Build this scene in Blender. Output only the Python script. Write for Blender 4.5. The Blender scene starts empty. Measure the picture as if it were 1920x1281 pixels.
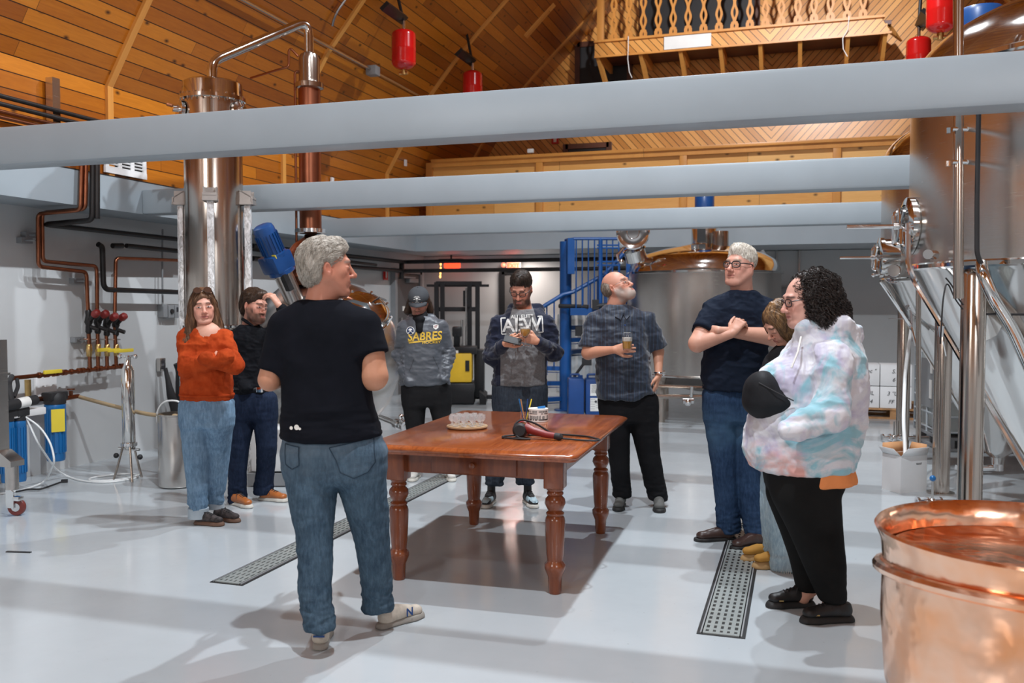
import bpy, bmesh, math, random
import numpy as np
from mathutils import Vector, Matrix, Euler
from mathutils.bvhtree import BVHTree
SC = bpy.context.scene
COL = SC.collection
PI = math.pi
# ------------------------------------------------------------ camera
FPX, CAM_H = 1700.0, 1.53
PITCH = math.atan(70.5 / FPX)
YAW = math.atan(540 / FPX)
cam_d = bpy.data.cameras.new('camera')
cam_d.sensor_width = 36.0
cam_d.lens = FPX / 1920 * 36.0
cam_d.clip_end = 100
cam_d.dof.use_dof = True
cam_d.dof.focus_distance = 5.6
cam_d.dof.aperture_fstop = 2.8
cam = bpy.data.objects.new('camera', cam_d)
cam.location = (0, 0, CAM_H)
cam.rotation_euler = (PI / 2 - PITCH, 0, YAW)
COL.objects.link(cam)
SC.camera = cam
# ------------------------------------------------------------ colour management, world, lamps
SC.view_settings.view_transform = 'Standard'
SC.view_settings.look = 'None'
SC.view_settings.gamma = 1
SC.view_settings.use_curve_mapping = False
SC.view_settings.exposure = -0.32
wd = bpy.data.worlds.new('world')
SC.world = wd
wd.use_nodes = True
wd.node_tree.nodes['Background'].inputs[0].default_value = (0.55, 0.6, 0.7, 1)
wd.node_tree.nodes['Background'].inputs[1].default_value = 0.15
def lamp(name, loc, power, kind='SPOT', size=0.12, color=(1, 0.96, 0.92), spot=150, blend=0.5, rot=(0, 0, 0)):
    l = bpy.data.lights.new(name, kind)
    l.energy = power
    l.color = color
    if kind == 'SPOT':
        l.spot_size = math.radians(spot)
        l.spot_blend = blend
        l.shadow_soft_size = size
    elif kind == 'POINT':
        l.shadow_soft_size = size
    else:
        l.shape = 'RECTANGLE'
        l.size, l.size_y = size
    o = bpy.data.objects.new(name, l)
    o.location = loc
    o.rotation_euler = rot
    COL.objects.link(o)
    return o
RIDGE = -0.5
for ly, lp in ((-1.5, 350), (2.6, 1550), (5.9, 1450), (9.2, 1150)):
    lamp('high_bay_light', (-0.9, ly, 7.3), lp, 'SPOT', 0.07, (0.88, 0.94, 1.0), 132, 0.35)
lamp('unseen_area_fill', (-4.0, -3.0, 3.9), 120, 'AREA', (1.6, 1.0), (1, 0.97, 0.94), rot=(math.radians(55), 0, math.radians(-25)))  # unseen area lamp behind the camera, on the left
b_ = Vector((-.6, 14.8, 5.9)) - Vector((.4, 9.0, 6.4))
lamp('added_balcony_fill', (.4, 9.0, 6.4), 2200, 'SPOT', .08, (.95, .96, 1.0), 50, .35, rot=b_.to_track_quat('-Z', 'Y').to_euler())  # added spot without a fixture, brightens the balcony front
b_ = Vector((1.6, 5.8, 1.6)) - Vector((3.4, -2.6, 3.6))
lamp('unseen_area_fill', (3.4, -2.6, 3.6), 130, 'AREA', (1.6, .5), (.92, .96, 1), rot=b_.to_track_quat('-Z', 'Y').to_euler())  # area lamp added behind the camera to brighten the nearest tank
lamp('loft_light', (-4.6, 14.7, 2.3), 26, 'AREA', (0.5, 0.5), (1.0, 0.86, 0.78))
# ------------------------------------------------------------ geometry helpers
def rw(u, d):      # camera-aligned ground coordinates (right, forward) -> world x, y
    return (math.cos(YAW) * u - math.sin(YAW) * d, math.sin(YAW) * u + math.cos(YAW) * d)
def uvz(px, py, d):  # picture point at forward distance d -> (right, forward, height)
    x, y = (px - 960) / FPX, (640.5 - py) / FPX
    fc = math.cos(PITCH) + y * math.sin(PITCH)
    zc = y * math.cos(PITCH) - math.sin(PITCH)
    return (x / fc * d, d, CAM_H + zc / fc * d)
def W(px, py, d):
    u, dd, z = uvz(px, py, d)
    x, y = rw(u, dd)
    return Vector((x, y, z))
def _ray(px, py):
    return W(px, py, 1.0) - Vector((0, 0, CAM_H))
def WY(px, py, Y):
    r = _ray(px, py); return Vector((0, 0, CAM_H)) + r * (Y / r.y)
def WX(px, py, X):
    r = _ray(px, py); return Vector((0, 0, CAM_H)) + r * (X / r.x)
def WZ(px, py, Z):
    r = _ray(px, py); return Vector((0, 0, CAM_H)) + r * ((Z - CAM_H) / r.z)

class MB:
    """collects shapes and links them as ONE mesh"""
    def __init__(s):
        s.v = []; s.f = []; s.uv = None; s.mi = []; s.cur = 0
    def add(s, vs, fs):
        o = len(s.v)
        s.v += [tuple(map(float, v)) for v in vs]
        s.f += [tuple(i + o for i in f) for f in fs]
        s.mi += [s.cur] * len(fs)
        return s
    def box(s, c, d, rz=0, M=None, bev=0):
        if bev > 0:
            return s.rbox(c, d, rz, M, bev)
        hx, hy, hz = d[0] / 2, d[1] / 2, d[2] / 2
        vs = [Vector((x, y, z)) for z in (-hz, hz) for y in (-hy, hy) for x in (-hx, hx)]
        R = M if M is not None else Matrix.Rotation(rz, 3, 'Z')
        vs = [R @ v + Vector(c) for v in vs]
        return s.add(vs, [(0, 2, 3, 1), (4, 5, 7, 6), (0, 1, 5, 4), (2, 6, 7, 3), (0, 4, 6, 2), (1, 3, 7, 5)])
    def rbox(s, c, d, rz=0, M=None, b=0.01):
        bm = bmesh.new()
        bmesh.ops.create_cube(bm, size=1)
        for v in bm.verts:
            v.co = Vector((v.co.x * d[0], v.co.y * d[1], v.co.z * d[2]))
        bmesh.ops.bevel(bm, geom=list(bm.edges), offset=min(b, min(d) * .49), segments=2, affect='EDGES', profile=0.6)
        R = M if M is not None else Matrix.Rotation(rz, 3, 'Z')
        bm.verts.ensure_lookup_table()
        vs = [R @ v.co + Vector(c) for v in bm.verts]
        fs = [tuple(v.index for v in f.verts) for f in bm.faces]
        bm.free()
        return s.add(vs, fs)
    def ring(s, c, ax, r, n, e=None):
        ax = Vector(ax).normalized()
        if e is None:
            e = ax.orthogonal().normalized()
        e2 = ax.cross(e)
        return [Vector(c) + (e * math.cos(2 * PI * i / n) + e2 * math.sin(2 * PI * i / n)) * r for i in range(n)]
    def cyl(s, a, b, r, r2=None, n=16, caps=True):
        a, b = Vector(a), Vector(b)
        r2 = r if r2 is None else r2
        ax = (b - a)
        if ax.length < 1e-6: return s
        e = ax.normalized().orthogonal().normalized()
        vs = s.ring(a, ax, r, n, e) + s.ring(b, ax, r2, n, e)
        fs = [(i, (i + 1) % n, n + (i + 1) % n, n + i) for i in range(n)]
        if caps:
            fs += [tuple(range(n - 1, -1, -1)), tuple(range(n, 2 * n))]
        return s.add(vs, fs)
    def tube(s, pts, r, n=8, bend=0, caps=True, closed=False, seg=5):
        P = [Vector(p) for p in pts]
        if bend > 0 and len(P) > 2:
            Q = [P[0]]
            for i in range(1, len(P) - 1):
                a, b, c = P[i - 1], P[i], P[i + 1]
                l = min(bend, (a - b).length * .49, (c - b).length * .49)
                p0 = b + (a - b).normalized() * l
                p1 = b + (c - b).normalized() * l
                for k in range(seg + 1):
                    t = k / seg
                    Q.append(p0.lerp(b, t).lerp(b.lerp(p1, t), t))
            Q.append(P[-1]); P = Q
        m = len(P)
        rs = r if isinstance(r, (list, tuple)) else [r] * m
        if len(rs) != m:
            rs = list(np.interp(np.linspace(0, 1, m), np.linspace(0, 1, len(rs)), rs))
        e = None; vs = []
        for i in range(m):
            if closed: t = (P[(i + 1) % m] - P[i - 1])
            else: t = (P[min(i + 1, m - 1)] - P[max(i - 1, 0)])
            if t.length < 1e-9: t = Vector((0, 0, 1))
            t.normalize()
            if e is None: e = t.orthogonal().normalized()
            else:
                e = e - t * e.dot(t)
                e = e.normalized() if e.length > 1e-6 else t.orthogonal().normalized()
            e2 = t.cross(e)
            vs += [P[i] + (e * math.cos(2 * PI * k / n) + e2 * math.sin(2 * PI * k / n)) * rs[i] for k in range(n)]
        fs = []
        for i in range(m if closed else m - 1):
            j = (i + 1) % m
            fs += [(i * n + k, i * n + (k + 1) % n, j * n + (k + 1) % n, j * n + k) for k in range(n)]
        if caps and not closed:
            fs += [tuple(range(n - 1, -1, -1)), tuple((m - 1) * n + k for k in range(n))]
        return s.add(vs, fs)
    def lathe(s, prof, c=(0, 0, 0), ax=(0, 0, 1), n=32, a0=0, a1=2 * PI, e=None):
        ax = Vector(ax).normalized()
        e = Vector(e).normalized() if e is not None else (Vector((1, 0, 0)) if abs(ax.z) > .99 else ax.orthogonal().normalized())
        e2 = ax.cross(e); c = Vector(c)
        full = abs(a1 - a0 - 2 * PI) < 1e-6
        m = n if full else n + 1
        vs = []
        for r, z in prof:
            for i in range(m):
                a = a0 + (a1 - a0) * i / n
                vs.append(c + ax * z + (e * math.cos(a) + e2 * math.sin(a)) * max(r, 0.0004))
        fs = []
        for j in range(len(prof) - 1):
            for i in range(n):
                k = (i + 1) % m
                fs.append((j * m + i, j * m + k, (j + 1) * m + k, (j + 1) * m + i))
        return s.add(vs, fs)
    def sphere(s, c, r, n=16, sc=(1, 1, 1), M=None):
        vs = []; k = n // 2
        R = M if M is not None else Matrix.Identity(3)
        for j in range(k + 1):
            th = PI * j / k
            for i in range(n):
                ph = 2 * PI * i / n
                v = Vector((math.sin(th) * math.cos(ph) * sc[0], math.sin(th) * math.sin(ph) * sc[1], math.cos(th) * sc[2])) * r
                vs.append(R @ v + Vector(c))
        fs = [(j * n + i, j * n + (i + 1) % n, (j + 1) * n + (i + 1) % n, (j + 1) * n + i) for j in range(k) for i in range(n)]
        return s.add(vs, [f[::-1] for f in fs])
    def prism(s, poly, a, b):
        """poly: list of 3-vectors offsets; swept from a to b"""
        a, b = Vector(a), Vector(b); n = len(poly)
        vs = [Vector(p) + a for p in poly] + [Vector(p) + b for p in poly]
        fs = [(i, (i + 1) % n, n + (i + 1) % n, n + i) for i in range(n)] + [tuple(range(n - 1, -1, -1)), tuple(range(n, 2 * n))]
        return s.add(vs, fs)
    def quad(s, a, b, c, d):
        return s.add([a, b, c, d], [(0, 1, 2, 3)])
    def build(s, name, mat=None, parent=None, smooth=True, ang=38, loc=None):
        me = bpy.data.meshes.new(name)
        vs = s.v
        if loc is not None:
            vs = [(v[0] - loc[0], v[1] - loc[1], v[2] - loc[2]) for v in vs]
        me.from_pydata(vs, [], s.f)
        me.update()
        bm = bmesh.new(); bm.from_mesh(me)
        bmesh.ops.recalc_face_normals(bm, faces=bm.faces)
        bm.to_mesh(me); bm.free()
        if smooth:
            me.polygons.foreach_set('use_smooth', [True] * len(me.polygons))
            me.set_sharp_from_angle(angle=math.radians(ang))
        for m in (mat if isinstance(mat, (list, tuple)) else [mat]):
            if m is not None: me.materials.append(m)
        if max(s.mi, default=0) > 0:
            me.polygons.foreach_set('material_index', s.mi)
        o = bpy.data.objects.new(name, me)
        COL.objects.link(o)
        if loc is not None: o.location = loc
        if parent is not None: o.parent = parent
        return o
def tag(o, label=None, cat=None, group=None, kind=None):
    if label: o['label'] = label
    if cat: o['category'] = cat
    if group: o['group'] = group
    if kind: o['kind'] = kind
    return o
def thing(name, loc, label, cat, group=None, rz=0):
    o = bpy.data.objects.new(name, None)
    o.empty_display_size = .1
    COL.objects.link(o)
    o.location = loc; o.rotation_euler = (0, 0, rz)
    return tag(o, label, cat, group)
def copy_tree(o, parent=None):
    c = o.copy(); COL.objects.link(c)
    if parent is not None: c.parent = parent
    for ch in list(o.children): copy_tree(ch, c)
    return c
# ------------------------------------------------------------ materials
class NT:
    def __init__(s, name):
        s.m = bpy.data.materials.new(name); s.m.use_nodes = True
        s.t = s.m.node_tree; s.b = s.t.nodes['Principled BSDF']
    def n(s, ty, **kw):
        nd = s.t.nodes.new(ty)
        for k, v in kw.items(): setattr(nd, k, v)
        return nd
    def l(s, a, b): s.t.links.new(a, b)
    def coord(s, kind='Object', scale=(1, 1, 1), rot=(0, 0, 0)):
        tc = s.n('ShaderNodeTexCoord'); mp = s.n('ShaderNodeMapping')
        mp.inputs['Scale'].default_value = scale; mp.inputs['Rotation'].default_value = rot
        s.l(tc.outputs[kind], mp.inputs[0]); return mp.outputs[0]
    def noise(s, vec, scale=5, detail=4, rough=.55, out='Fac', dist=0):
        nd = s.n('ShaderNodeTexNoise')
        nd.inputs['Scale'].default_value = scale; nd.inputs['Detail'].default_value = detail
        nd.inputs['Roughness'].default_value = rough; nd.inputs['Distortion'].default_value = dist
        if vec is not None: s.l(vec, nd.inputs['Vector'])
        return nd.outputs[out]
    def ramp(s, fac, stops, interp='LINEAR'):
        r = s.n('ShaderNodeValToRGB'); r.color_ramp.interpolation = interp
        e = r.color_ramp.elements
        while len(e) < len(stops): e.new(.5)
        for i, (p, c) in enumerate(stops):
            e[i].position = p
            e[i].color = (c, c, c, 1) if isinstance(c, (int, float)) else (*c[:3], 1)
        s.l(fac, r.inputs[0]); return r.outputs[0]
    def mix(s, fac, a, b, mode='MIX'):
        m = s.n('ShaderNodeMix', data_type='RGBA', blend_type=mode)
        for sock, v in ((m.inputs[0], fac), (m.inputs[6], a), (m.inputs[7], b)):
            if hasattr(v, 'is_linked'): s.l(v, sock)
            elif isinstance(v, (int, float)):
                sock.default_value = v if sock == m.inputs[0] else (v, v, v, 1)
            else: sock.default_value = (*v[:3], 1)
        return m.outputs[2]
    def math(s, op, a, b=0.0, c=None):
        m = s.n('ShaderNodeMath', operation=op)
        for i, v in enumerate((a, b) if c is None else (a, b, c)):
            if hasattr(v, 'is_linked'): s.l(v, m.inputs[i])
            else: m.inputs[i].default_value = v
        return m.outputs[0]
    def bump(s, h, strength=.3, dist=.01):
        b = s.n('ShaderNodeBump'); b.inputs['Strength'].default_value = strength; b.inputs['Distance'].default_value = dist
        s.l(h, b.inputs['Height']); s.l(b.outputs[0], s.b.inputs['Normal']); return b
    def set(s, **kw):
        names = dict(col='Base Color', rough='Roughness', metal='Metallic', spec='Specular IOR Level', coat='Coat Weight',
                     coatr='Coat Roughness', trans='Transmission Weight', ior='IOR', alpha='Alpha', sheen='Sheen Weight',
                     aniso='Anisotropic', emis='Emission Color', emiss='Emission Strength', sss='Subsurface Weight')
        for k, v in kw.items():
            i = s.b.inputs[names[k]]
            if hasattr(v, 'is_linked'): s.l(v, i)
            elif isinstance(v, (tuple, list)): i.default_value = (*v[:3], 1)
            else: i.default_value = v
        return s
def plain(name, col, rough=.5, metal=0, spec=.5, coat=0, var=.08, vs=6, bump=0, bs=80, trans=0, **kw):
    t = NT(name)
    v = t.coord()
    if var > 0:
        f = t.noise(v, vs, 4)
        c = t.mix(t.ramp(f, [(.3, 0.), (.7, 1.)]), tuple(max(0, x * (1 - var)) for x in col), tuple(min(1, x * (1 + var)) for x in col))
        t.set(col=c)
    else: t.set(col=col)
    t.set(rough=rough, metal=metal, spec=spec, coat=coat, trans=trans)
    if kw: t.set(**kw)
    if bump > 0: t.bump(t.noise(v, bs, 3), bump, .002)
    return t.m
def srgb(r, g, b):
    return tuple(((c / 255) / 12.92 if c / 255 <= .04045 else ((c / 255 + .055) / 1.055) ** 2.4) for c in (r, g, b))
def wood_planks(name, coordkind, pw, pl, cols, rough=.4, groove=.012, knots=True, rot=0, grain=1.0, coat=.15, chev=None):
    """planks run along u (x) of the coordinate, width pw across v (y)"""
    t = NT(name)
    tc = t.n('ShaderNodeTexCoord')
    mp = t.n('ShaderNodeMapping'); mp.inputs['Rotation'].default_value = (0, 0, rot)
    src = tc.outputs[coordkind]
    if chev is not None:
        sp = t.n('ShaderNodeSeparateXYZ'); t.l(src, sp.inputs[0])
        cb = t.n('ShaderNodeCombineXYZ')
        t.l(t.math('ABSOLUTE', t.math('SUBTRACT', sp.outputs[0], chev)), cb.inputs[0]); t.l(sp.outputs[1], cb.inputs[1])
        src = cb.outputs[0]
    t.l(src, mp.inputs[0])
    s = t.n('ShaderNodeSeparateXYZ'); t.l(mp.outputs[0], s.inputs[0])
    vrow = t.math('DIVIDE', s.outputs[1], pw)
    row = t.math('FLOOR', vrow)
    frac = t.math('FRACT', vrow)
    wn = t.n('ShaderNodeTexWhiteNoise', noise_dimensions='1D'); t.l(row, wn.inputs['W'])
    ush = t.math('ADD', t.math('DIVIDE', s.outputs[0], pl), t.math('MULTIPLY', wn.outputs[0], 7.3))
    seg = t.math('FLOOR', ush); uf = t.math('FRACT', ush)
    cb2 = t.n('ShaderNodeCombineXYZ'); t.l(row, cb2.inputs[0]); t.l(seg, cb2.inputs[1])
    wn2 = t.n('ShaderNodeTexWhiteNoise', noise_dimensions='2D'); t.l(cb2.outputs[0], wn2.inputs['Vector'])
    # grain coordinates: shift each plank
    gx = t.math('ADD', s.outputs[0], t.math('MULTIPLY', wn2.outputs[0], 31.0))
    gv = t.n('ShaderNodeCombineXYZ')
    t.l(t.math('MULTIPLY', gx, 1.3), gv.inputs[0]); t.l(t.math('MULTIPLY', s.outputs[1], 16.0), gv.inputs[1]); t.l(row, gv.inputs[2])
    g = t.noise(gv.outputs[0], 2.2, 6, .65, dist=1.2)
    base = t.ramp(t.math('ADD', t.math('MULTIPLY', wn2.outputs[0], .55), t.math('MULTIPLY', g, .5 * grain)), [(.2, cols[0]), (.5, cols[1]), (.8, cols[2])])
    if knots:
        kv = t.n('ShaderNodeCombineXYZ')
        t.l(t.math('MULTIPLY', gx, 1.0), kv.inputs[0]); t.l(t.math('MULTIPLY', s.outputs[1], 1.6), kv.inputs[1])
        vo = t.n('ShaderNodeTexVoronoi', voronoi_dimensions='2D'); vo.inputs['Scale'].default_value = 1.9; t.l(kv.outputs[0], vo.inputs['Vector'])
        kn = t.ramp(vo.outputs['Distance'], [(.015, 1.), (.04, .6), (.08, 0.)])
        base = t.mix(kn, base, tuple(c * .22 for c in cols[0]))
    e1 = t.math('MULTIPLY', t.math('LESS_THAN', frac, groove / pw), 1.0)
    e2 = t.math('MULTIPLY', t.math('LESS_THAN', uf, .004 / pl * 1.2), .8)
    gr = t.math('MAXIMUM', e1, e2)
    base = t.mix(gr, base, tuple(c * .12 for c in cols[0]))
    t.set(col=base, rough=rough, coat=coat, coatr=.25)
    t.bump(t.math('SUBTRACT', t.math('MULTIPLY', g, .15), gr), .5, .006)
    return t.m
M = {}
def mk_mats():
    t = NT('epoxy_floor'); v = t.coord()
    c = t.mix(t.ramp(t.noise(v, .7, 5, .6), [(.3, 0.), (.75, 1.)]), (.42, .46, .485), (.50, .54, .565))
    c = t.mix(t.ramp(t.noise(v, 9, 6, .7), [(.55, 0.), (.8, .35)]), c, (.42, .44, .46))
    sp = t.ramp(t.noise(v, 55, 2, .5), [(.74, 0.), (.76, 1.)])
    c = t.mix(t.math('MULTIPLY', sp, .4), c, (.15, .15, .15))
    t.set(col=c, rough=t.ramp(t.noise(v, 3, 5, .65), [(.3, .10), (.7, .22)]), spec=.6)
    t.bump(t.noise(v, 4, 3), .06, .02); M['floor'] = t.m
    M['wall'] = plain('painted_wall', (.54, .555, .56), .75, var=.05, vs=1.2, bump=.1, bs=140)
    M['grey'] = plain('grey_beam_paint', (.32, .37, .405), .38, var=.05, vs=2.0, bump=.05, bs=60)
    M['trimgrey'] = plain('pale_grey_paint', (.50, .54, .57), .5, var=.05, vs=2)
    M['white'] = plain('white_plastic', (.8, .8, .8), .4, var=.03)
    M['vault'] = wood_planks('varnished_pine_vault', 'UV', .135, 2.6, ((.27, .066, .003), (.41, .120, .006), (.58, .195, .014)), rough=.36, groove=.009, coat=.3)
    M['pine'] = wood_planks('knotty_pine_panel', 'UV', 1.4, 3.0, ((.62, .27, .06), (.76, .38, .10), (.88, .50, .17)), rough=.4, groove=.004)
    M['pinetrim'] = wood_planks('pine_trim', 'Object', .5, 9.0, ((.50, .19, .035), (.68, .30, .065), (.80, .40, .1)), rough=.4, groove=.0, knots=False)
    M['diag'] = wood_planks('diagonal_pine_boards', 'UV', .09, 30., ((.50, .2, .035), (.64, .28, .06), (.78, .38, .1)), rough=.4, groove=.01, rot=math.radians(-48), knots=False, chev=-0.5)
    M['darkwood'] = plain('dark_stained_wood', (.10, .035, .018), .4, var=.3, vs=5)
    M['black'] = plain('black_void_paint', (.012, .012, .013), .55, var=.1)
    M['blackmetal'] = plain('black_steel', (.02, .02, .022), .35, metal=.3, var=.1)
    M['blackpipe'] = plain('black_iron_pipe', (.022, .02, .02), .38, metal=.4, var=.2, bump=.2)
    M['rubber'] = plain('black_rubber', (.018, .018, .02), .6, var=.1)
    t = NT('brushed_steel'); v = t.coord(scale=(1, 1, 1))
    st = t.coord(scale=(3, 3, 160)); nz = t.noise(st, 2.0, 3, .6)
    big = t.noise(v, 2.5, 4, .6)
    t.set(col=t.mix(big, (.50, .47, .44), (.66, .63, .60)), metal=1, rough=t.math('ADD', t.math('MULTIPLY', nz, .16), .16), aniso=.5)
    t.bump(nz, .05, .002); M['brushed'] = t.m
    t = NT('brushed_steel_lengthwise'); v = t.coord(scale=(60, 60, .6)); nz = t.noise(v, 2.0, 3, .6)
    t.set(col=(.50, .44, .39), metal=1, rough=t.math('ADD', t.math('MULTIPLY', nz, .18), .10)); t.bump(nz, .06, .002); M['brushedv'] = t.m
    t = NT('polished_steel'); v = t.coord(); t.set(col=(.74, .73, .71), metal=1, rough=t.ramp(t.noise(v, 6, 4), [(.3, .06), (.8, .14)])); t.bump(t.noise(v, 3, 3), .06, .02); M['polished'] = t.m
    t = NT('chrome_steel'); t.set(col=(.8, .8, .8), metal=1, rough=.12); M['chrome'] = t.m
    t = NT('wrapped_steel'); v = t.coord(scale=(1, 1, .35)); t.set(col=t.mix(t.ramp(t.noise(v, 26, 5, .7, dist=2), [(.35, 0.), (.6, 1.)]), (.32, .31, .30), (.86, .87, .88)), metal=.35, rough=.28); t.bump(t.noise(v, 30, 4), .8, .01); M['wrap'] = t.m
    t = NT('copper_pipe'); v = t.coord(); t.set(col=t.mix(t.noise(v, 9, 4), (.17, .06, .03), (.40, .155, .085)), metal=1, rough=.3); M['copper'] = t.m
    t = NT('bright_copper'); v = t.coord(); nz = t.noise(v, 8, 2, .5)
    t.set(col=t.mix(t.ramp(t.noise(v, 4, 3), [(.35, 0.), (.7, 1.)]), (.98, .45, .22), (1.0, .69, .52)), metal=1, rough=t.ramp(nz, [(.3, .12), (.7, .26)]))
    t.bump(nz, .45, .02); M['copperpot'] = t.m
    t = NT('aged_copper_pipe'); v = t.coord(scale=(1, 1, .4)); t.set(col=t.mix(t.noise(v, 8, 5), (.20, .065, .035), (.42, .16, .09)), metal=1, rough=.34); M['copperdark'] = t.m
    M['brass'] = plain('brass', (.62, .42, .17), .3, metal=1, var=.15)
    M['blue'] = plain('blue_machine_paint', (.006, .055, .20), .35, var=.1, coat=.2)
    M['stairblue'] = plain('blue_stair_paint', (.006, .075, .27), .4, var=.08)
    M['blueplast'] = plain('blue_plastic', (.008, .13, .36), .32, var=.06, coat=.2)
    M['canblue'] = plain('dark_blue_jerrycan_plastic', (.010, .06, .23), .4, var=.08)
    M['red'] = plain('glossy_red_paint', (.55, .008, .008), .18, var=.05, coat=.5)
    M['valvered'] = plain('red_plastic_handle', (.24, .022, .02), .4, var=.1)
    M['yellow'] = plain('yellow_paint', (.72, .44, .02), .4, var=.08)
    M['tag'] = plain('yellow_label', (.80, .62, .05), .5, var=.05)
    M['cardwhite'] = plain('white_cardboard', (.78, .78, .78), .75, var=.03)
    M['card'] = plain('brown_cardboard', (.50, .25, .11), .8, var=.1)
    M['pallet'] = plain('pallet_wood', (.50, .27, .12), .75, var=.25, vs=12)
    M['hose'] = plain('tan_rubber_hose', (.42, .31, .18), .5, var=.1)
    M['tubing'] = plain('milky_plastic_tube', (.80, .82, .82), .3, var=.02)
    M['paper'] = plain('white_paper', (.78, .78, .75), .7, var=.04)
    M['ink'] = plain('black_ink', (.03, .03, .035), .6, var=0)
    M['greyplast'] = plain('grey_electric_box', (.25, .26, .27), .5, var=.06)
    M['dullsteel'] = plain('dull_steel', (.36, .33, .31), .45, metal=.7, var=.15)
    M['grate'] = plain('galvanised_grate', (.33, .36, .35), .4, metal=.3, var=.08)
    M['door'] = plain('door_paint', (.10, .095, .095), .45, var=.08)
    M['ibc'] = plain('translucent_tank_plastic', (.50, .54, .53), .35, var=.05)
    t = NT('clear_glass'); t.set(col=(1, 1, 1), rough=.02, trans=1, ior=1.45); M['glass'] = t.m
    t = NT('thin_clear_glass'); t.set(col=(.92, .94, .96), rough=.04, alpha=.30, spec=1.0, coat=.6); M['thinglass'] = t.m
    M['beer'] = plain('golden_beer', (.85, .45, .06), .1, var=.05, trans=.35)
    M['foam'] = plain('white_foam', (.85, .82, .76), .7, var=.04)
    t = NT('cherry_table_wood'); v = t.coord(scale=(14, 1.1, 14)); g = t.noise(v, 2.2, 6, .62, dist=.8)
    t.set(col=t.ramp(g, [(.25, (.20, .045, .013)), (.55, (.34, .085, .022)), (.8, (.46, .135, .036))]), rough=.2, coat=.55, coatr=.12)
    t.bump(g, .06, .003); M['cherry'] = t.m
    t = NT('cherry_leg_wood'); v = t.coord(scale=(9, 9, 1.1)); g = t.noise(v, 2.4, 6, .62, dist=.8)
    t.set(col=t.ramp(g, [(.25, (.13, .030, .010)), (.6, (.23, .058, .017)), (.85, (.33, .09, .026))]), rough=.26, coat=.4, coatr=.15); M['cherryleg'] = t.m
    def em(name, col, st):
        t = NT(name); t.set(col=col, emis=col, emiss=st, rough=.4); return t.m
    M['lampwhite'] = em('lit_white_lamp', (1, .95, .85), 9)
    M['lampred'] = em('lit_red_sign', (1, .06, .02), 3.0)
    M['lamporange'] = em('lit_orange_bulb', (1, .38, .10), 5)
    M['exitface'] = em('lit_exit_face', (1, .24, .14), 1.1)
mk_mats()
def text_obj(body, size, mat, name, parent=None, extrude=.001, loc=(0, 0, 0), M3=None, bold=False, sx=1.0, shear=0, xo=0):
    cu = bpy.data.curves.new(name, 'FONT'); cu.body = body; cu.size = size; cu.extrude = extrude
    cu.align_x = 'CENTER'; cu.align_y = 'CENTER'; cu.shear = shear; cu.resolution_u = 3
    if bold: cu.offset = size * .022
    tmp = bpy.data.objects.new(name, cu); COL.objects.link(tmp)
    me = bpy.data.meshes.new_from_object(tmp.evaluated_get(bpy.context.evaluated_depsgraph_get()))
    bpy.data.objects.remove(tmp); bpy.data.curves.remove(cu)
    me.name = name
    for v in me.vertices: v.co.x *= sx
    if M3 is not None:
        me.transform(M3.to_4x4())
    me.transform(Matrix.Translation(loc))
    me.materials.clear(); me.materials.append(mat)
    o = bpy.data.objects.new(name, me); COL.objects.link(o)
    if parent is not None: o.parent = parent
    return o
def basis(right, up):
    r = Vector(right).normalized(); u = Vector(up); u = (u - r * u.dot(r)).normalized(); n = r.cross(u)
    return Matrix((r, u, n)).transposed()
# ============================================================ THE SETTING
XL, XR, YB, YF = -6.5, 5.5, 15.2, -4.5
ZB, ZT = 2.38, 2.61          # underside and top of the beams
PROF = [(-6.0, 2.69), (-6.0, 3.5), (-5.72, 3.97), (-5.38, 4.52), (-4.9, 5.1), (-4.5, 5.52), (-4.1, 5.91), (-3.65, 6.33), (-3.2, 6.74), (-2.5, 7.35), (-1.9, 7.85), (-1.2, 8.38), (-.5, 8.85)]
PROFR = [(2 * RIDGE - x, z) for x, z in reversed(PROF)]
def vault_z(x):
    P = PROF if x < RIDGE else PROFR
    return float(np.interp(x, [p[0] for p in P][1 if x < RIDGE else 0:], [p[1] for p in P][1 if x < RIDGE else 0:])) if x < RIDGE else float(np.interp(2 * RIDGE - x, [p[0] for p in PROF][1:], [p[1] for p in PROF][1:]))
def vault_hit(px, py):
    r = _ray(px, py); prev = None
    for k in range(200, 2600):
        d = k * .01
        p = Vector((0, 0, CAM_H)) + r * d
        inside = p.z < vault_z(p.x) and -6.0 < p.x < 5.0
        if not inside: return p, d
    return p, d
def uv_quads(name, quads, mat, kind='structure', parent=None):
    """quads: list of (4 verts, 4 uvs)"""
    me = bpy.data.meshes.new(name); vs = []; fs = []; uvs = []
    for q, u in quads:
        o = len(vs); vs += [tuple(p) for p in q]; fs.append((o, o + 1, o + 2, o + 3)); uvs += u
    me.from_pydata(vs, [], fs); l = me.uv_layers.new(name='UVMap')
    l.data.foreach_set('uv', [c for u in uvs for c in u])
    me.materials.append(mat)
    o = bpy.data.objects.new(name, me); COL.objects.link(o)
    if kind: o['kind'] = kind
    if parent: o.parent = parent
    return o
def slab(name, c, d, mat, kind='structure', bev=0, parent=None):
    o = MB().box(c, d, bev=bev).build(name, mat, parent)
    if kind: o['kind'] = kind
    return o
slab('floor', (-.5, 6, -.1), (14, 22, .2), M['floor'])
slab('wall_left', (XL - .1, 5.5, 1.3), (.2, 20.6, 2.6), M['wall'])
slab('wall_right', (XR + .1, 5.5, 1.3), (.2, 20.6, 2.6), M['wall'])
slab('wall_back', (-.5, YB + .1, 1.19), (12.2, .2, 2.38), M['wall'])
slab('wall_front', (-.5, YF - .1, 1.3), (12.2, .2, 2.6), M['wall'])
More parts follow.
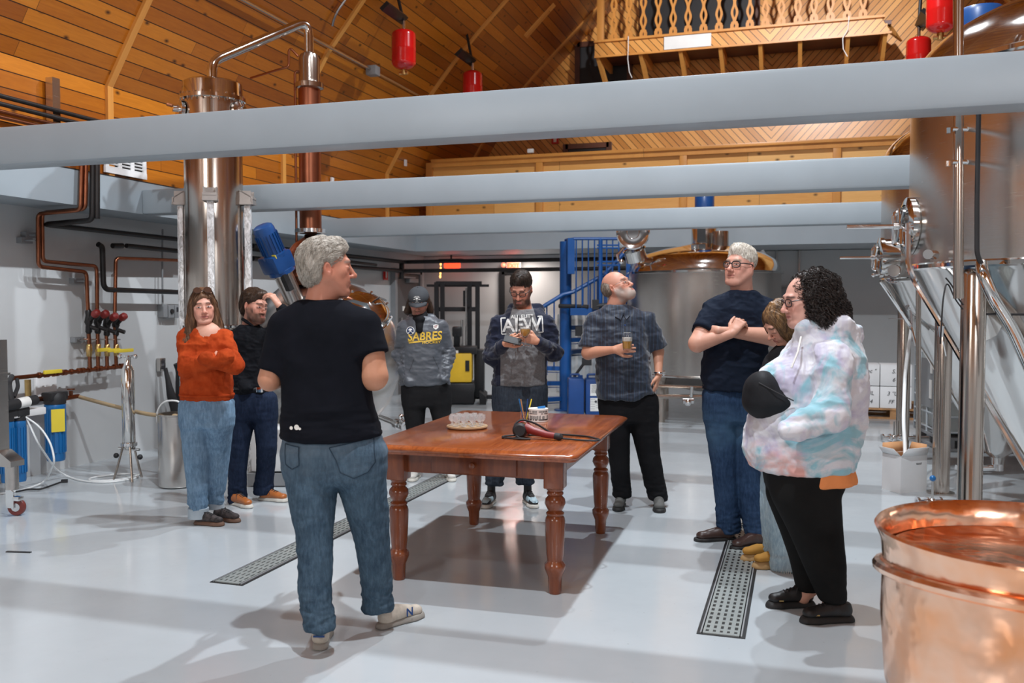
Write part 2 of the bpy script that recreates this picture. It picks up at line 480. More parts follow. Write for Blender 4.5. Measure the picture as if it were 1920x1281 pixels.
# vault: knee walls and curved ceiling in one plank-clad shell
quads = []
for P, sg in ((PROF, 1), (PROFR, -1)):
    arc = [0]
    for a, b in zip(P, P[1:]): arc.append(arc[-1] + math.dist(a, b))
    for i in range(len(P) - 1):
        (x0, z0), (x1, z1) = P[i], P[i + 1]
        a0, a1 = (arc[i], arc[i + 1]) if sg > 0 else (arc[-1] - arc[i], arc[-1] - arc[i + 1])
        quads.append((((x0, YF - .2, z0), (x0, 16.2, z0), (x1, 16.2, z1), (x1, YF - .2, z1)), [(YF, a0), (16.2, a0), (16.2, a1), (YF, a1)]))
vault = uv_quads('ceiling', quads, M['vault'])
m = vault.modifiers.new('thickness', 'SOLIDIFY'); m.thickness = .12; m.offset = -1
# ribs on the vault
for i, ry in enumerate((.9, 3.85, 6.8, 9.7, 12.6, 15.4)):
    b = MB(); hw = .035
    P = PROF + PROFR[1:]
    inn = []
    for k, (x, z) in enumerate(P):
        x0, z0 = P[max(k - 1, 0)]; x1, z1 = P[min(k + 1, len(P) - 1)]
        t = Vector((x1 - x0, 0, z1 - z0)).normalized(); nrm = Vector((t.z, 0, -t.x))
        inn.append(Vector((x, 0, z)) + nrm * .03)
    for k in range(len(P) - 1):
        a, c = Vector((P[k][0], 0, P[k][1])), Vector((P[k + 1][0], 0, P[k + 1][1]))
        y0, y1 = Vector((0, ry - hw, 0)), Vector((0, ry + hw, 0))
        vs = [a + y0, a + y1, c + y1, c + y0, inn[k] + y0, inn[k] + y1, inn[k + 1] + y1, inn[k + 1] + y0]
        b.add(vs, [(4, 7, 6, 5), (0, 4, 5, 1), (3, 2, 6, 7), (0, 3, 7, 4), (1, 5, 6, 2)])
    b.build('trim_%d' % (i + 1), M['pinetrim'])['kind'] = 'structure'
# gable wall of the loft (diagonal boards)
def gable(name, y, mat, zb):
    P = PROF + PROFR[1:]
    qs = []
    for i in range(len(P) - 1):
        (x0, z0), (x1, z1) = P[i], P[i + 1]
        if abs(x1 - x0) < 1e-6: continue
        qs.append((((x0, y, zb), (x1, y, zb), (x1, y, z1), (x0, y, z0)), [(x0, zb), (x1, zb), (x1, z1), (x0, z0)]))
    return uv_quads(name, qs, mat)
gable('wall_gable', 16.0, M['diag'], 2.55)
gable('wall_front_gable', YF, M['diag'], 2.6)
slab('trim_7', (-.5, 15.95, 2.62), (11, .1, .1), M['pinetrim'])
# loft floor at the back, left gallery band
slab('ceiling_loft', (-.5, 14.95, 2.5), (11.9, 2.5, .22), M['trimgrey'])
slab('ceiling_soffit', (-6.25, 4.55, 2.425), (.5, 18.1, .08), M['grey'])
slab('ceiling_soffit_right', (5.25, 4.55, 2.425), (.5, 18.1, .08), M['grey'])
b = MB().box((-5.975, 4.55, 2.53), (.05, 18.1, .30)); b.build('trim_8', M['grey'])['kind'] = 'structure'
b = MB().box((-5.985, 4.55, 2.687), (.045, 18.1, .014)); b.build('trim_9', M['black'])['kind'] = 'structure'
b = MB().box((4.975, 4.55, 2.53), (.05, 18.1, .30)); b.build('trim_10', M['grey'])['kind'] = 'structure'
b = MB().box((-.5, 13.65, 2.52), (11.0, .10, .28)); b.build('trim_11', M['grey'])['kind'] = 'structure'
# steel beams spanning the hall
BE = [('nearest long pale grey beam crossing high in front of everything', 4.37, 4.95), ('pale grey beam second from the camera, ending at the steel tank', 7.16, 4.95), ('pale grey beam third from the camera, just above the blue staircase', 10.3, 4.95)]
for lab, y, xe in BE:
    o = MB().rbox(((-5.95 + xe) / 2, y + .1, (ZB + ZT) / 2), (xe + 5.95, .2, ZT - ZB), b=.022).build('steel_beam', M['grey'])
    tag(o, lab, 'beam', 'grey steel beams across the hall')
# loft parapet of knotty pine
par = thing('loft_parapet', (-.5, 13.7, 2.66), 'long knotty pine parapet with framed panels above the rear grey band', 'parapet')
def lb(c): return (c[0] + .5, c[1] - 13.7, c[2] - 2.66)
qs = []
stiles = [-5.75, WY(1012, 380, 13.7).x, WY(1281, 380, 13.7).x, WY(1568, 380, 13.7).x, 3.3, 4.9]
for a, c in zip(stiles, stiles[1:]):
    o = uv_quads('panel', [(((a + .5, .02, 0), (c + .5, .02, 0), (c + .5, .02, 1.14), (a + .5, .02, 1.14)), [(a, a * .37), (c, a * .37), (c, a * .37 + 1.14), (a, a * .37 + 1.14)])], M['pine'], None, par)
for s_ in stiles:
    MB().box(lb((s_, 13.69, 3.24)), (.11, .06, 1.14), bev=.008).build('stile', M['pinetrim'], par)
MB().box(lb((-.4, 13.69, 3.83)), (10.6, .14, .05), bev=.01).box(lb((-.4, 13.68, 3.77)), (10.6, .05, .08)).build('top_rail', M['pinetrim'], par)
MB().box(lb((-.4, 13.68, 2.74)), (10.6, .05, .09)).build('bottom_rail', M['pinetrim'], par)
# dark openings in the gable
def opening(n, x0, x1, z0, z1):
    b = MB().box(((x0 + x1) / 2, 15.985, (z0 + z1) / 2), (x1 - x0, .05, z1 - z0))
    o = b.build('door_%d' % n, M['black']); o['kind'] = 'structure'
    f = MB()
    for x in (x0, x1): f.box((x, 15.96, (z0 + z1) / 2), (.09, .07, z1 - z0 + .09))
    f.box(((x0 + x1) / 2, 15.96, z1), (x1 - x0, .07, .09))
    f.build('door_frame', M['darkwood'], o)
a = WY(1062, 262, 16); c = WY(1143, 262, 16)
opening(3, a.x, c.x, 2.67, 4.35)
a = WY(1084, 150, 16); c = WY(1150, 150, 16)
opening(4, a.x, c.x + .3, 4.9, WY(1084, 86, 16).z)
opening(5, WY(1205, 40, 16).x, WY(1420, 40, 16).x, 5.95, 7.6)
# balcony
BY = 14.8
bl = WY(1115, 95, BY); br = WY(1672, 48, BY)
bx0, bx1, bz0 = bl.x, br.x, WY(1115, 108, BY).z; bz1 = WY(1116, 82, BY).z
bal = thing('wooden_balcony', ((bx0 + bx1) / 2, BY, bz0), 'pine balcony with cut-out balusters high on the rear gable', 'balcony')
def bb(x, y, z): return (x - (bx0 + bx1) / 2, y - BY, z - bz0)
MB().box(bb((bx0 + bx1) / 2, BY + .65, bz1 - .05), (bx1 - bx0, 1.2, .06)).build('deck', M['darkwood'], bal)
L2 = bb(bx0, BY, bz0); R2 = bb(bx1, BY, bz0); hh = bz1 - bz0
o = uv_quads('fascia_board', [((L2, R2, (R2[0] - .14, 0, hh), (L2[0], 0, hh)), [(bx0, 0), (bx1, 0), (bx1 - .14, hh), (bx0, hh)]),
    (((R2[0] - .14, 0, hh), R2, (R2[0] + .2, .5, 0), (R2[0] + .06, .5, hh)), [(bx1, 0), (bx1 + .2, 0), (bx1 + .6, .2), (bx1 + .4, .2)])], M['diag'], None, bal)
m = o.modifiers.new('t', 'SOLIDIFY'); m.thickness = .03; m.offset = -1
MB().box(bb((bx0 + bx1) / 2 - .05, BY - .01, bz1 + .02), (bx1 - bx0 - .1, .1, .035)).box(bb((bx0 + bx1) / 2, BY - .02, bz0), (bx1 - bx0, .03, .03)).build('fascia_cap', M['pinetrim'], bal)
for px in (1126,):
    x = WY(px, 40, BY).x
    MB().box(bb(x, BY + .02, bz1 + .55), (.11, .09, 1.1), bev=.008).build('corner_post', M['pinetrim'], bal)
MB().box(bb((bx0 + bx1) / 2 - .1, BY + .02, bz1 + 1.07), (bx1 - bx0 - .3, .1, .05), bev=.008).build('handrail', M['pinetrim'], bal)
def baluster():
    b = MB(); n = 60; h = 1.02; t = .012
    for sgn in (-1, 1):
        pr = []
        for i in range(n + 1):
            z = i / n * h
            ph = (z - .12) / .30 % 1.0
            w = .040 + .018 * math.cos(2 * PI * (ph - .5)) if .12 < z < 1.02 - .0 else .062
            if .10 < z <= .13: w = .05
            ho = max(0.0, .020 * math.sin(PI * ((ph - .22) / .56))) if .22 < ph < .78 and z > .12 else 0.0
            if .03 < z < .09: ho = .012 * math.sin(PI * (z - .03) / .06)
            pr.append((z, ho, w))
        for (z0, h0, w0), (z1, h1, w1) in zip(pr, pr[1:]):
            vs = [(sgn * h0, -t, z0), (sgn * w0, -t, z0), (sgn * w1, -t, z1), (sgn * h1, -t, z1), (sgn * h0, t, z0), (sgn * w0, t, z0), (sgn * w1, t, z1), (sgn * h1, t, z1)]
            b.add(vs, [(0, 1, 2, 3), (7, 6, 5, 4), (1, 5, 6, 2), (0, 3, 7, 4)])
    return b
b0 = None
for px in (1151, 1179, 1206, 1234, 1262, 1290, 1319, 1348, 1377, 1406, 1435, 1465, 1496, 1526, 1557, 1588, 1618):
    x = WY(px, 40, BY).x
    if b0 is None:
        b0 = baluster().build('baluster', M['pinetrim'], bal, ang=30); o = b0
    else:
        o = b0.copy(); COL.objects.link(o); o.parent = bal
    o.location = bb(x, BY + .02, bz1 + .03)
for px in (1120, 1200, 1275, 1350, 1425, 1500, 1590, 1660):
    x = WY(px, 100, BY).x
    p = MB(); p.prism([(-.03, 0, 0), (.03, 0, 0), (.03, 0, .12), (-.03, 0, .12)], bb(x, BY + .05, bz0 - .02), bb(x, 15.95, bz0 - .55))
    p.box(bb(x, BY + .6, bz0 + .08), (.05, 1.15, .14)).build('brace', M['pinetrim'], bal)
o = MB().box(WY(1289, 78, BY - .03), (.74, .015, .2)).build('blank_sign', M['paper'])
tag(o, 'blank white rectangular panel fixed to the balcony front', 'sign')
for pts in (((1178, 68), (1178, 90), (1177, 110), (1180, 135), (1185, 146)), ((1592, 30), (1590, 55), (1580, 72), (1581, 92), (1589, 106))):
    o = MB().tube([WY(x, y, BY - .09) for x, y in pts], .007, 5).build('hanging_cable', M['paper'])
    tag(o, 'thin white cable hanging from the balcony ' + ('near its left post' if pts[0][0] < 1300 else 'towards its right end'), 'cable')
# loose timber following the vault
a, c = WY(986, 70, 14.0), WY(1066, -22, 14.0)
d = (c - a).normalized(); nn = Vector((d.z, 0, -d.x))
o = MB().prism([Vector((0, -.08, 0)), Vector((0, .08, 0)), Vector((0, .08, 0)) + nn * -.11, Vector((0, -.08, 0)) + nn * -.11], a, c + d * .9).build('hanging_timber', M['pinetrim'])
tag(o, 'thick light timber with a cut end under the dark vault, left of the balcony', 'beam')
# gable details
o = MB().box(WY(1041, 263, 15.93), (.13, .02, .13)).build('wall_sign', M['red']); tag(o, 'small red square sign on the boards left of the dark loft door', 'sign')
MB().box(Vector((0, -.012, 0)) + WY(1041, 263, 15.93), (.05, .01, .07)).build('sign_symbol', M['paper'], None).parent = o
o = MB().box(WY(995, 283, 13.62), (.1, .05, .06), bev=.01).build('wall_sensor', M['paper']); tag(o, 'small white box on the parapet top rail', 'sensor')
# doors / exits at the back below the loft
d1 = MB().box((-6.47, 14.35, 1.02), (.05, .95, 2.04)).build('door_1', M['door']); d1['kind'] = 'structure'
f = MB()
for y in (13.83, 14.87): f.box((-6.455, y, 1.04), (.09, .09, 2.1))
f.box((-6.455, 14.35, 2.09), (.09, 1.1, .08)).build('door_frame', M['greyplast'], d1)
MB().box((-6.40, 14.45, 1.93), (.08, .38, .07), bev=.01).box((-6.35, 14.2, 1.98), (.03, .5, .025)).build('door_closer', M['greyplast'], d1)
MB().box((-6.435, 14.2, 1.45), (.012, .16, .08)).build('door_label', M['paper'], d1)
MB().box((-6.42, 14.02, 1.05), (.05, .05, .5), bev=.01).build('door_handle', M['chrome'], d1)
xa, xb = WY(943, 600, YB).x, WY(974, 600, YB).x
d2 = MB().box(((xa + xb) / 2, YB - .02, 1.02), (xb - xa, .05, 2.04)).build('door_2', M['door']); d2['kind'] = 'structure'
f = MB()
for x in (xa, xb): f.box((x, YB - .03, 1.04), (.10, .08, 2.1))
f.box(((xa + xb) / 2, YB - .03, 2.09), (xb - xa, .08, .09)).build('door_frame', M['blackmetal'], d2)
# corrugated roll-up door behind the staircase
xa, xb = WY(1045, 650, YB - .06).x, WY(1215, 650, YB - .06).x
n = 60; b = MB(); vs = []
for i in range(n + 1):
    x = xa + (xb - xa) * i / n
    for z in (.02, 1.35): vs.append((x, YB - .06 + .025 * math.sin(i * 1.25), z))
b.add(vs, [(2 * i, 2 * i + 2, 2 * i + 3, 2 * i + 1) for i in range(n)])
b.build('wall_panel', M['trimgrey'])['kind'] = 'structure'
lp = WZ(882, 484, 2.385)
o = MB().lathe([(0.001, 0), (.10, 0), (.115, .012), (.115, .02)], (lp.x, lp.y, 2.365), n=24).build('ceiling_lamp', M['lampwhite']); tag(o, 'round lit white lamp flush in the low rear ceiling', 'lamp')
lamp('ceiling_lamp_light', (lp.x, lp.y, 2.33), 10, 'SPOT', .1, (1, .86, .76), 160, .4)
# exit sign & red glowing light
c = WY(963, 499, YB - .12)
e = thing('exit_sign', c, 'lit reddish exit sign hanging at the back wall behind the glasses man', 'sign')
MB().box((0, .02, 0), (.26, .05, .18), bev=.008).build('housing', M['paper'], e)
MB().box((0, -.012, 0), (.23, .012, .15)).build('sign_face', M['exitface'], e)
text_obj('EXIT', .11, M['lampred'], 'letters', e, .003, (0, -.024, 0), basis((1, 0, 0), (0, 0, 1)), bold=True)
o = MB().sphere(WY(944, 497, YB - .14), .045, 14).build('emergency_lamp', M['exitface']); tag(o, 'small round emergency lamp beside the exit sign', 'lamp')
c = WY(846, 498, YB - .35)
e = thing('warning_beacon', c, 'glowing red light bar with orange bulbs under the rear ceiling above the forklift', 'lamp')
MB().box((0, 0, .10), (.42, .14, .03)).cyl((0, 0, .1), (0, 0, 2.385 - c.z), .015).build('bracket', M['blackmetal'], e)
MB().rbox((.02, 0, 0), (.30, .08, .10), b=.03).build('red_lens', M['lampred'], e)
for k, (dx, dz) in enumerate(((-.19, .03), (-.19, -.05), (-.195, -.13), (-.20, -.19))):
    MB().sphere((dx, -.02, dz), .022, 10, (.8, .8, 1.5)).build('orange_bulb', M['lamporange'], e)
o = MB().box((-6.475, 13.55, 2.02), (.02, .14, .2)).build('extinguisher_sign', M['red']); tag(o, 'red fire extinguisher sign on the left wall beside the rear door', 'sign')
x = MB().box((-6.462, 13.55, 2.01), (.006, .03, .11)).build('sign_symbol', M['paper'], o)
# floor drains
def drain(x0, x1, y0, y1, lab):
    t = thing('floor_drain', ((x0 + x1) / 2, (y0 + y1) / 2, 0), lab, 'drain', 'slotted trench drains in the floor')
    w, l = x1 - x0, y1 - y0
    MB().box((0, 0, .001), (w + .03, l + .02, .004)).build('channel', M['black'], t)
    b = MB()
    b.box((-w / 2 + .006, 0, .0045), (.012, l, .007)); b.box((w / 2 - .006, 0, .0045), (.012, l, .007))
    g = MB(); pitch = .062; nrow = int(l / pitch); cols = 5; gw = (w - .03) / cols
    for j in range(nrow + 1):
        y = -l / 2 + j * pitch
        g.box((0, min(max(y, -l / 2 + .013), l / 2 - .013), .0040), (w - .024, .024, .006))
    for i in range(cols + 1):
        x = -w / 2 + .015 + i * gw
        g.box((x, 0, .0050), (.019 if 0 < i < cols else .016, l, .006))
    g.build('grate', M['grate'], t, smooth=False)
    b.build('frame', M['greyplast'], t, smooth=False)
drain(-.425, -.235, 4.22, 7.2, 'long slotted metal drain running beside the loafers of the arms-crossed man')
drain(-3.06, -2.88, 4.2, 10.6, 'long slotted metal drain running diagonally behind the man in the black T-shirt')
o = MB().box((*WZ(35, 1036, 0).xy, .002), (.16, .02, .006), rz=.2).build('floor_slot', M['blackmetal']); tag(o, 'short dark slot in the bare floor at far left', 'drain')
# vent grille on the knee wall
a, c = WX(197, 300, -5.985), WX(268, 337, -5.985)
g = thing('vent_grille', (-5.98, (a.y + c.y) / 2, 2.92), 'white louvred vent grille on the pine knee wall above the left grey band', 'vent')
ww = c.y - a.y
f = MB()
for yy in (-ww / 2, -ww / 6, ww / 6, ww / 2): f.box((.01, yy, 0), (.02, .045, .38))
for zz in (-.18, .18): f.box((.011, 0, zz), (.023, ww + .049, .052))
f.build('frame', M['white'], g)
MB().box((.003, 0, 0), (.005, ww, .36)).build('backing', M['black'], g)
f = MB()
for k in range(11): f.box((.012, 0, -.15 + k * .03), (.016, ww, .011), M=Matrix.Rotation(.5, 3, 'Y'))
f.build('louvres', M['white'], g)
for px, py in ((757, 302), (623, 340)):
    p = WX(px, py, -5.97)
    if px == 757: p = vault_hit(757, 302)[0] + Vector((.03, 0, -.03))
    o = MB().box(p, (.03, .06, .1), bev=.006).build('outlet_box', M['white']); tag(o, 'tiny white outlet on the pine vault ' + ('left of the parapet' if px == 757 else 'right of the copper column'), 'outlet')
# right wall boxes
o = MB().box(WY(1463, 552, YB - .06), (.3, .1, .22), bev=.01).build('wall_box', M['greyplast']); tag(o, 'dark grey box on the rear wall between the big kettle and the curly hair', 'box')
for px in (1456, 1499):
    p = WY(px, 470, YB - .05)
    o = MB().cyl((p.x, p.y, 2.38), (p.x, p.y, 1.7 if px == 1499 else .4), .022, n=8).build('wall_conduit', M['brushed']); tag(o, 'thin vertical conduit on the rear wall ' + ('above the curly-haired woman' if px == 1499 else 'right of the big kettle'), 'conduit')
# ============================================================ TABLE AND WHAT LIES ON IT
TH = .775
tb = thing('dining_table', (-1.68, 5.22, 0), 'cherry-brown wooden table with thick turned legs in the middle of the hall', 'table', rz=math.radians(1.5))
b = MB()
hw, hl = .6, .84
def slabprof(b, hw, hl, prof):
    """rectangular plate with an edge profile [(inset, z)...]"""
    vs = []; fs = []
    for ins, z in prof:
        x, y = hw - ins, hl - ins; c = .03
        vs += [(-x + c, -y, z), (x - c, -y, z), (x, -y + c, z), (x, y - c, z), (x - c, y, z), (-x + c, y, z), (-x, y - c, z), (-x, -y + c, z)]
    n = 8
    for j in range(len(prof) - 1):
        for i in range(n):
            k = (i + 1) % n
            fs.append((j * n + i, j * n + k, (j + 1) * n + k, (j + 1) * n + i))
    fs.append(tuple(range(n - 1, -1, -1))); fs.append(tuple(range((len(prof) - 1) * n, len(prof) * n)))
    b.add(vs, fs)
slabprof(b, hw, hl, [(.035, TH - .05), (.018, TH - .046), (.016, TH - .034), (.004, TH - .030), (0, TH - .022), (.002, TH - .014), (.012, TH - .008), (.022, TH - .004), (.03, TH)])
b.build('tabletop', M['cherry'], tb, ang=50)
b = MB()
for sx in (-1, 1): b.box((sx * .43, .02, .665), (.03, 1.3, .12))
for sy in (-1, 1): b.box((0, sy * .66 + .02, .665), (.84, .03, .12))
b.build('apron', M['cherryleg'], tb)
d = MB().box((0, -.66, .662), (.48, .028, .10), bev=.006).build('drawer', M['cherryleg'], tb)
MB().lathe([(.004, 0), (.008, .012), (.018, .022), (.016, .032), (.0, .036)], (0, -.672, .665), (0, -1, 0), 14).build('knob', M['cherryleg'], d)
lp_ = [(.030, 0), (.034, .01), (.038, .10), (.050, .13), (.056, .15), (.056, .175), (.044, .19), (.042, .20), (.047, .24), (.052, .36), (.054, .43), (.050, .45), (.042, .462), (.048, .47), (.048, .478), (.036, .49), (.046, .51), (.056, .535), (.052, .56), (.036, .58), (.044, .588), (.044, .598), (.038, .606), (.046, .615), (.046, .625)]
lg = None
for sx in (-1, 1):
    for sy in (-1, 1):
        if lg is None:
            b = MB().lathe([(r, z * .9) for r, z in lp_], n=24); b.box((0, 0, .645), (.105, .105, .165), bev=.008)
            lg = b.build('leg', M['cherryleg'], tb, ang=45)
            o = lg
        else: o = lg.copy(); COL.objects.link(o); o.parent = tb
        o.location = (sx * .445, sy * .655 + .01, 0)
# tasting glasses on a round board
tc = WZ(876, 801, TH + .005)
o = MB().lathe([(0, 0), (.11, 0), (.122, .004), (.126, .010), (.124, .016), (.10, .018), (0, .018)], (tc.x, tc.y, TH), n=40).build('serving_board', plain('pale_wood_board', (.62, .42, .24), .45, var=.08))
tag(o, 'round pale wooden board carrying small glasses on the table', 'board')
gl = None
gi = 0
for ring, n in ((.0, 1), (.048, 6), (.094, 11)):
    for k in range(n):
        a = 2 * PI * k / max(n, 1) + ring * 9
        p = (tc.x + ring * math.cos(a), tc.y + ring * math.sin(a), TH + .0185)
        if gl is None:
            gl = MB().lathe([(0, 0), (.017, 0), (.019, .002), (.0045, .006), (.0035, .018), (.010, .024), (.019, .034), (.0205, .045), (.017, .062), (.0165, .064), (.0155, .062), (.019, .045), (.0175, .036), (.009, .027), (0, .024)], n=16).build('tasting_glass', M['thinglass'], ang=60)
            o = gl
        else: o = gl.copy(); COL.objects.link(o)
        o.location = p
        tag(o, 'small clear stemmed tasting glass ' + ('at the centre of the round board', 'in the inner ring on the round board', 'in the outer ring on the round board')[(n > 1) + (n > 6)], 'glass', 'tasting glasses on the round board')
# pens in a holder, paper roll, hair dryer
pc = WZ(984, 789, TH)
h = thing('pen_holder', (pc.x, pc.y, TH), 'clear cup full of pens on the table beside the printed roll', 'pen holder')
MB().lathe([(0, .001), (.026, .001), (.030, .004), (.032, .06), (.030, .06), (.027, .006), (0, .005)], n=20).build('cup', M['glass'], h)
for k, (dx, dy, tx, ty, mt) in enumerate(((-.008, 0, -.035, .01, 'blueplast'), (.006, .004, .012, .0, 'canblue'), (0, -.008, -.022, -.01, 'card'), (.01, 0, .03, .02, 'tag'))):
    o = MB().tube([(pc.x + dx, pc.y + dy, TH + .006), (pc.x + dx + tx, pc.y + dy + ty, TH + .14)], .0042, 8).build('pen', M[mt])
    tag(o, ['light blue pen leaning left in the clear cup', 'dark blue pen standing in the clear cup', 'brownish pencil leaning left in the clear cup', 'yellow pencil leaning right in the clear cup'][k], 'pen', 'pens in the cup')
pc = WZ(1009, 790, TH)
r_ = thing('paper_roll', (pc.x, pc.y, TH), 'white roll of printed labels standing on the table behind the red tool', 'roll')
MB().lathe([(.022, 0), (.062, 0), (.064, .002), (.064, .083), (.062, .085), (.024, .085), (.022, .083), (.022, 0)], n=40).build('roll', M['paper'], r_)
b = MB(); random.seed(4)
for k in range(26):
    a = -PI / 2 - .25 - 1.3 + k * .12
    for (z, hh_, ww_) in ((.068, .012, .004), (.055, .004, .006), (.03, .018 + .01 * random.random(), .0035), (.016, .008, .006)):
        if random.random() < .8:
            b.box((.0645 * math.cos(a), .0645 * math.sin(a), z), (.0015, ww_, hh_), rz=a)
b.build('print', M['ink'], r_)
MB().box((.025, -.01, .092), (.05, .03, .002), M=Matrix.Rotation(.35, 3, 'X') @ Matrix.Rotation(.4, 3, 'Z')).build('blue_slip', M['blueplast'], r_)
hc = WZ(975, 822, TH)
hd = thing('heat_tool', (hc.x, hc.y, TH), 'red and black hand-held heat tool with looped black cable lying on the table', 'tool')
MB().lathe([(.0, -.045), (.030, -.045), (.040, -.035), (.043, 0), (.040, .03), (.03, .045), (0, .045)], (0, 0, .045), (.25, -1, .1), 24).build('housing', M['rubber'], hd)
MB().lathe([(.041, .01), (.045, .02), (.043, .035), (.036, .05), (.03, .05)], (0.01, .03, .047), (-.2, 1, .1), 24).build('nozzle_ring', M['valvered'], hd)
MB().tube([(.03, .0, .062), (.08, 0, .045), (.16, -.01, .028), (.21, -.012, .024)], [.028, .022, .019, .017], 14).build('handle', M['valvered'], hd)
MB().tube([(.205, -.012, .024), (.235, -.014, .02), (.25, -.014, .015)], [.018, .020, .010], 12).build('handle_cap', M['rubber'], hd)
z = .008
MB().tube([(.25, -.014, .012), (.36, -.02, z), (.44, -.015, z), (.455, .03, z), (.36, .13, z), (.27, .15, z), (.16, .10, z + .01), (.07, .07, .08), (0, .02, .105), (-.03, -.01, .08), (-.03, -.03, .03), (.02, -.07, z), (.1, -.06, z), (.0, -.075, z), (-.09, -.05, z), (-.10, -.0, z), (-.03, .06, z), (.05, .09, z), (.12, .08, z)], .0055, 8, bend=.04).build('cable', M['rubber'], hd)
# ============================================================ FERMENTERS ON THE RIGHT
def tank(name, cx, cy, R, lab, legs, zc=1.74, zt=2.80, dome=.46):
    t = thing(name, (cx, cy, 0), lab, 'tank', 'conical steel fermenters on the right')
    b = MB(); b.lathe([(R, zc), (R, zt)], n=72); b.build('shell', M['brushed'], t)
    b = MB(); b.lathe([(R + .004, zc - .02), (R + .012, zc - .01), (R + .012, zc + .01), (R + .002, zc + .02)], n=72)
    b.build('lower_seam', M['polished'], t)
    MB().lathe([(R + .002, zt - .02), (R + .012, zt - .01), (R + .012, zt + .012), (R, zt + .02)], n=72).build('upper_seam', M['polished'], t)
    pr = [(R * math.cos(a), zt + dome * math.sin(a)) for a in [k / 16 * PI / 2 for k in range(17)]]
    MB().lathe(pr, n=72).build('dome', M['polished'], t)
    MB().lathe([(R, zc), (R - .03, zc - .04), (.13, .22), (.06, .16), (.05, .10), (0, .10)], n=72).build('cone', M['polished'], t)
    MB().cyl((0, 0, .13), (0, 0, .04), .05, n=16).tube([(0, 0, .06), (-.35, -.1, .06)], .03, 10).build('outlet', M['chrome'], t)
    for lx, ly, r, zt_ in legs:
        lgp = MB().lathe([(r * 1.6, 0), (r * 1.6, .012), (r, .015), (r, zt_ - r), (r * .86, zt_ - r * .5), (r * .5, zt_ - r * .13), (0, zt_)], (lx - cx, ly - cy, 0), n=24).build('leg', M['brushedv'], t)
        # pad welding the leg to the cone
        dx, dy = cx - lx, cy - ly; l = math.hypot(dx, dy)
        MB().prism([(-.02, 0, 0), (.02, 0, 0), (.02, 0, .3), (-.02, 0, .3)], (lx - cx + dx / l * r * .3, ly - cy + dy / l * r * .3, zt_ - .42), (lx - cx + dx / l * (r + .12), ly - cy + dy / l * (r + .12), zt_ - .36)).build('leg_pad', M['polished'], lgp)
    return t
tB = tank('fermenter', 1.61, 5.85, 1.0, 'nearest tall steel tank with cone bottom, cut by the right picture edge', [(.87, 5.29, .062, 1.74), (1.09, 6.68, .062, 1.72), (2.35, 5.1, .062, 1.72), (2.35, 6.6, .062, 1.72)])
tC = tank('fermenter', 1.70, 9.0, 1.0, 'steel cone-bottomed tank standing behind the nearest one, small manway towards the hall', [(1.10, 7.98, .066, 1.68), (.98, 9.68, .062, 1.66), (2.5, 8.2, .062, 1.7), (2.5, 9.8, .062, 1.7)])
def manway(t, cx, cy, px, py, dd, r, ang):
    """round side door; ang = outward direction in the ground plane"""
    p = W(px, py, dd); ax = Vector((math.cos(ang), math.sin(ang), 0)); c = p - Vector((cx, cy, 0))
    o = MB().lathe([(r * .94, -.16), (r, -.12), (r, 0), (r * 1.07, .0), (r * 1.07, .03), (r, .035), (r * .8, .045), (r * .78, .02), (r * .4, .012), (0, .01)], c, ax, 36).build('manway', M['polished'], t)
    h = MB(); e = Vector((0, 0, 1)); s_ = ax.cross(e)
    c2 = c + ax * .06
    for k in range(3):
        a = k * PI / 3 + .3
        dv = e * math.cos(a) + s_ * math.sin(a)
        h.tube([c2 - dv * r * .72, c2 + dv * r * .72], .009, 8)
    h.cyl(c, c2 + ax * .04, .02, n=10)
    h.tube([c2, c2 + ax * .30], .012, 8)
    h.build('handwheel', M['chrome'], o)
    MB().tube([c + s_ * r * 1.05 + e * .1 - ax * .1, c + s_ * r * 1.22 + e * .1 + ax * .05, c + s_ * r * 1.22 - e * .1 + ax * .05, c + s_ * r * 1.05 - e * .1 - ax * .1], .014, 8, bend=.03).build('hinge', M['chrome'], o)
manway(tB, 1.61, 5.85, 1709, 424, 5.30, .155, PI + .15)
manway(tC, 1.70, 9.0, 1655, 483, 8.05, .165, PI + .1)
def on(t, o): return o
def P_(t, px, py, d): return W(px, py, d) - t.location
b = MB().tube([P_(tB, 1797, -30, 4.50), P_(tB, 1797, 560, 4.50)], .024, 12); b.build('cleaning_pipe', M['brushedv'], tB)
b = MB()
for py in (242, 304):
    b.tube([P_(tB, 1785, py, 4.49), P_(tB, 1812, py, 4.49)], .012, 8).cyl(P_(tB, 1778, py - 2, 4.49), P_(tB, 1778, py + 8, 4.49), .012, n=8).tube([P_(tB, 1812, py, 4.49), P_(tB, 1812, py, 5.2)], .012, 8)
b.build('pipe_clamp', M['chrome'], tB)
b = MB().tube([P_(tB, 1752, 478, 4.9), P_(tB, 1740, 477, 4.78)], .026, 12).build('sample_port', M['chrome'], tB)
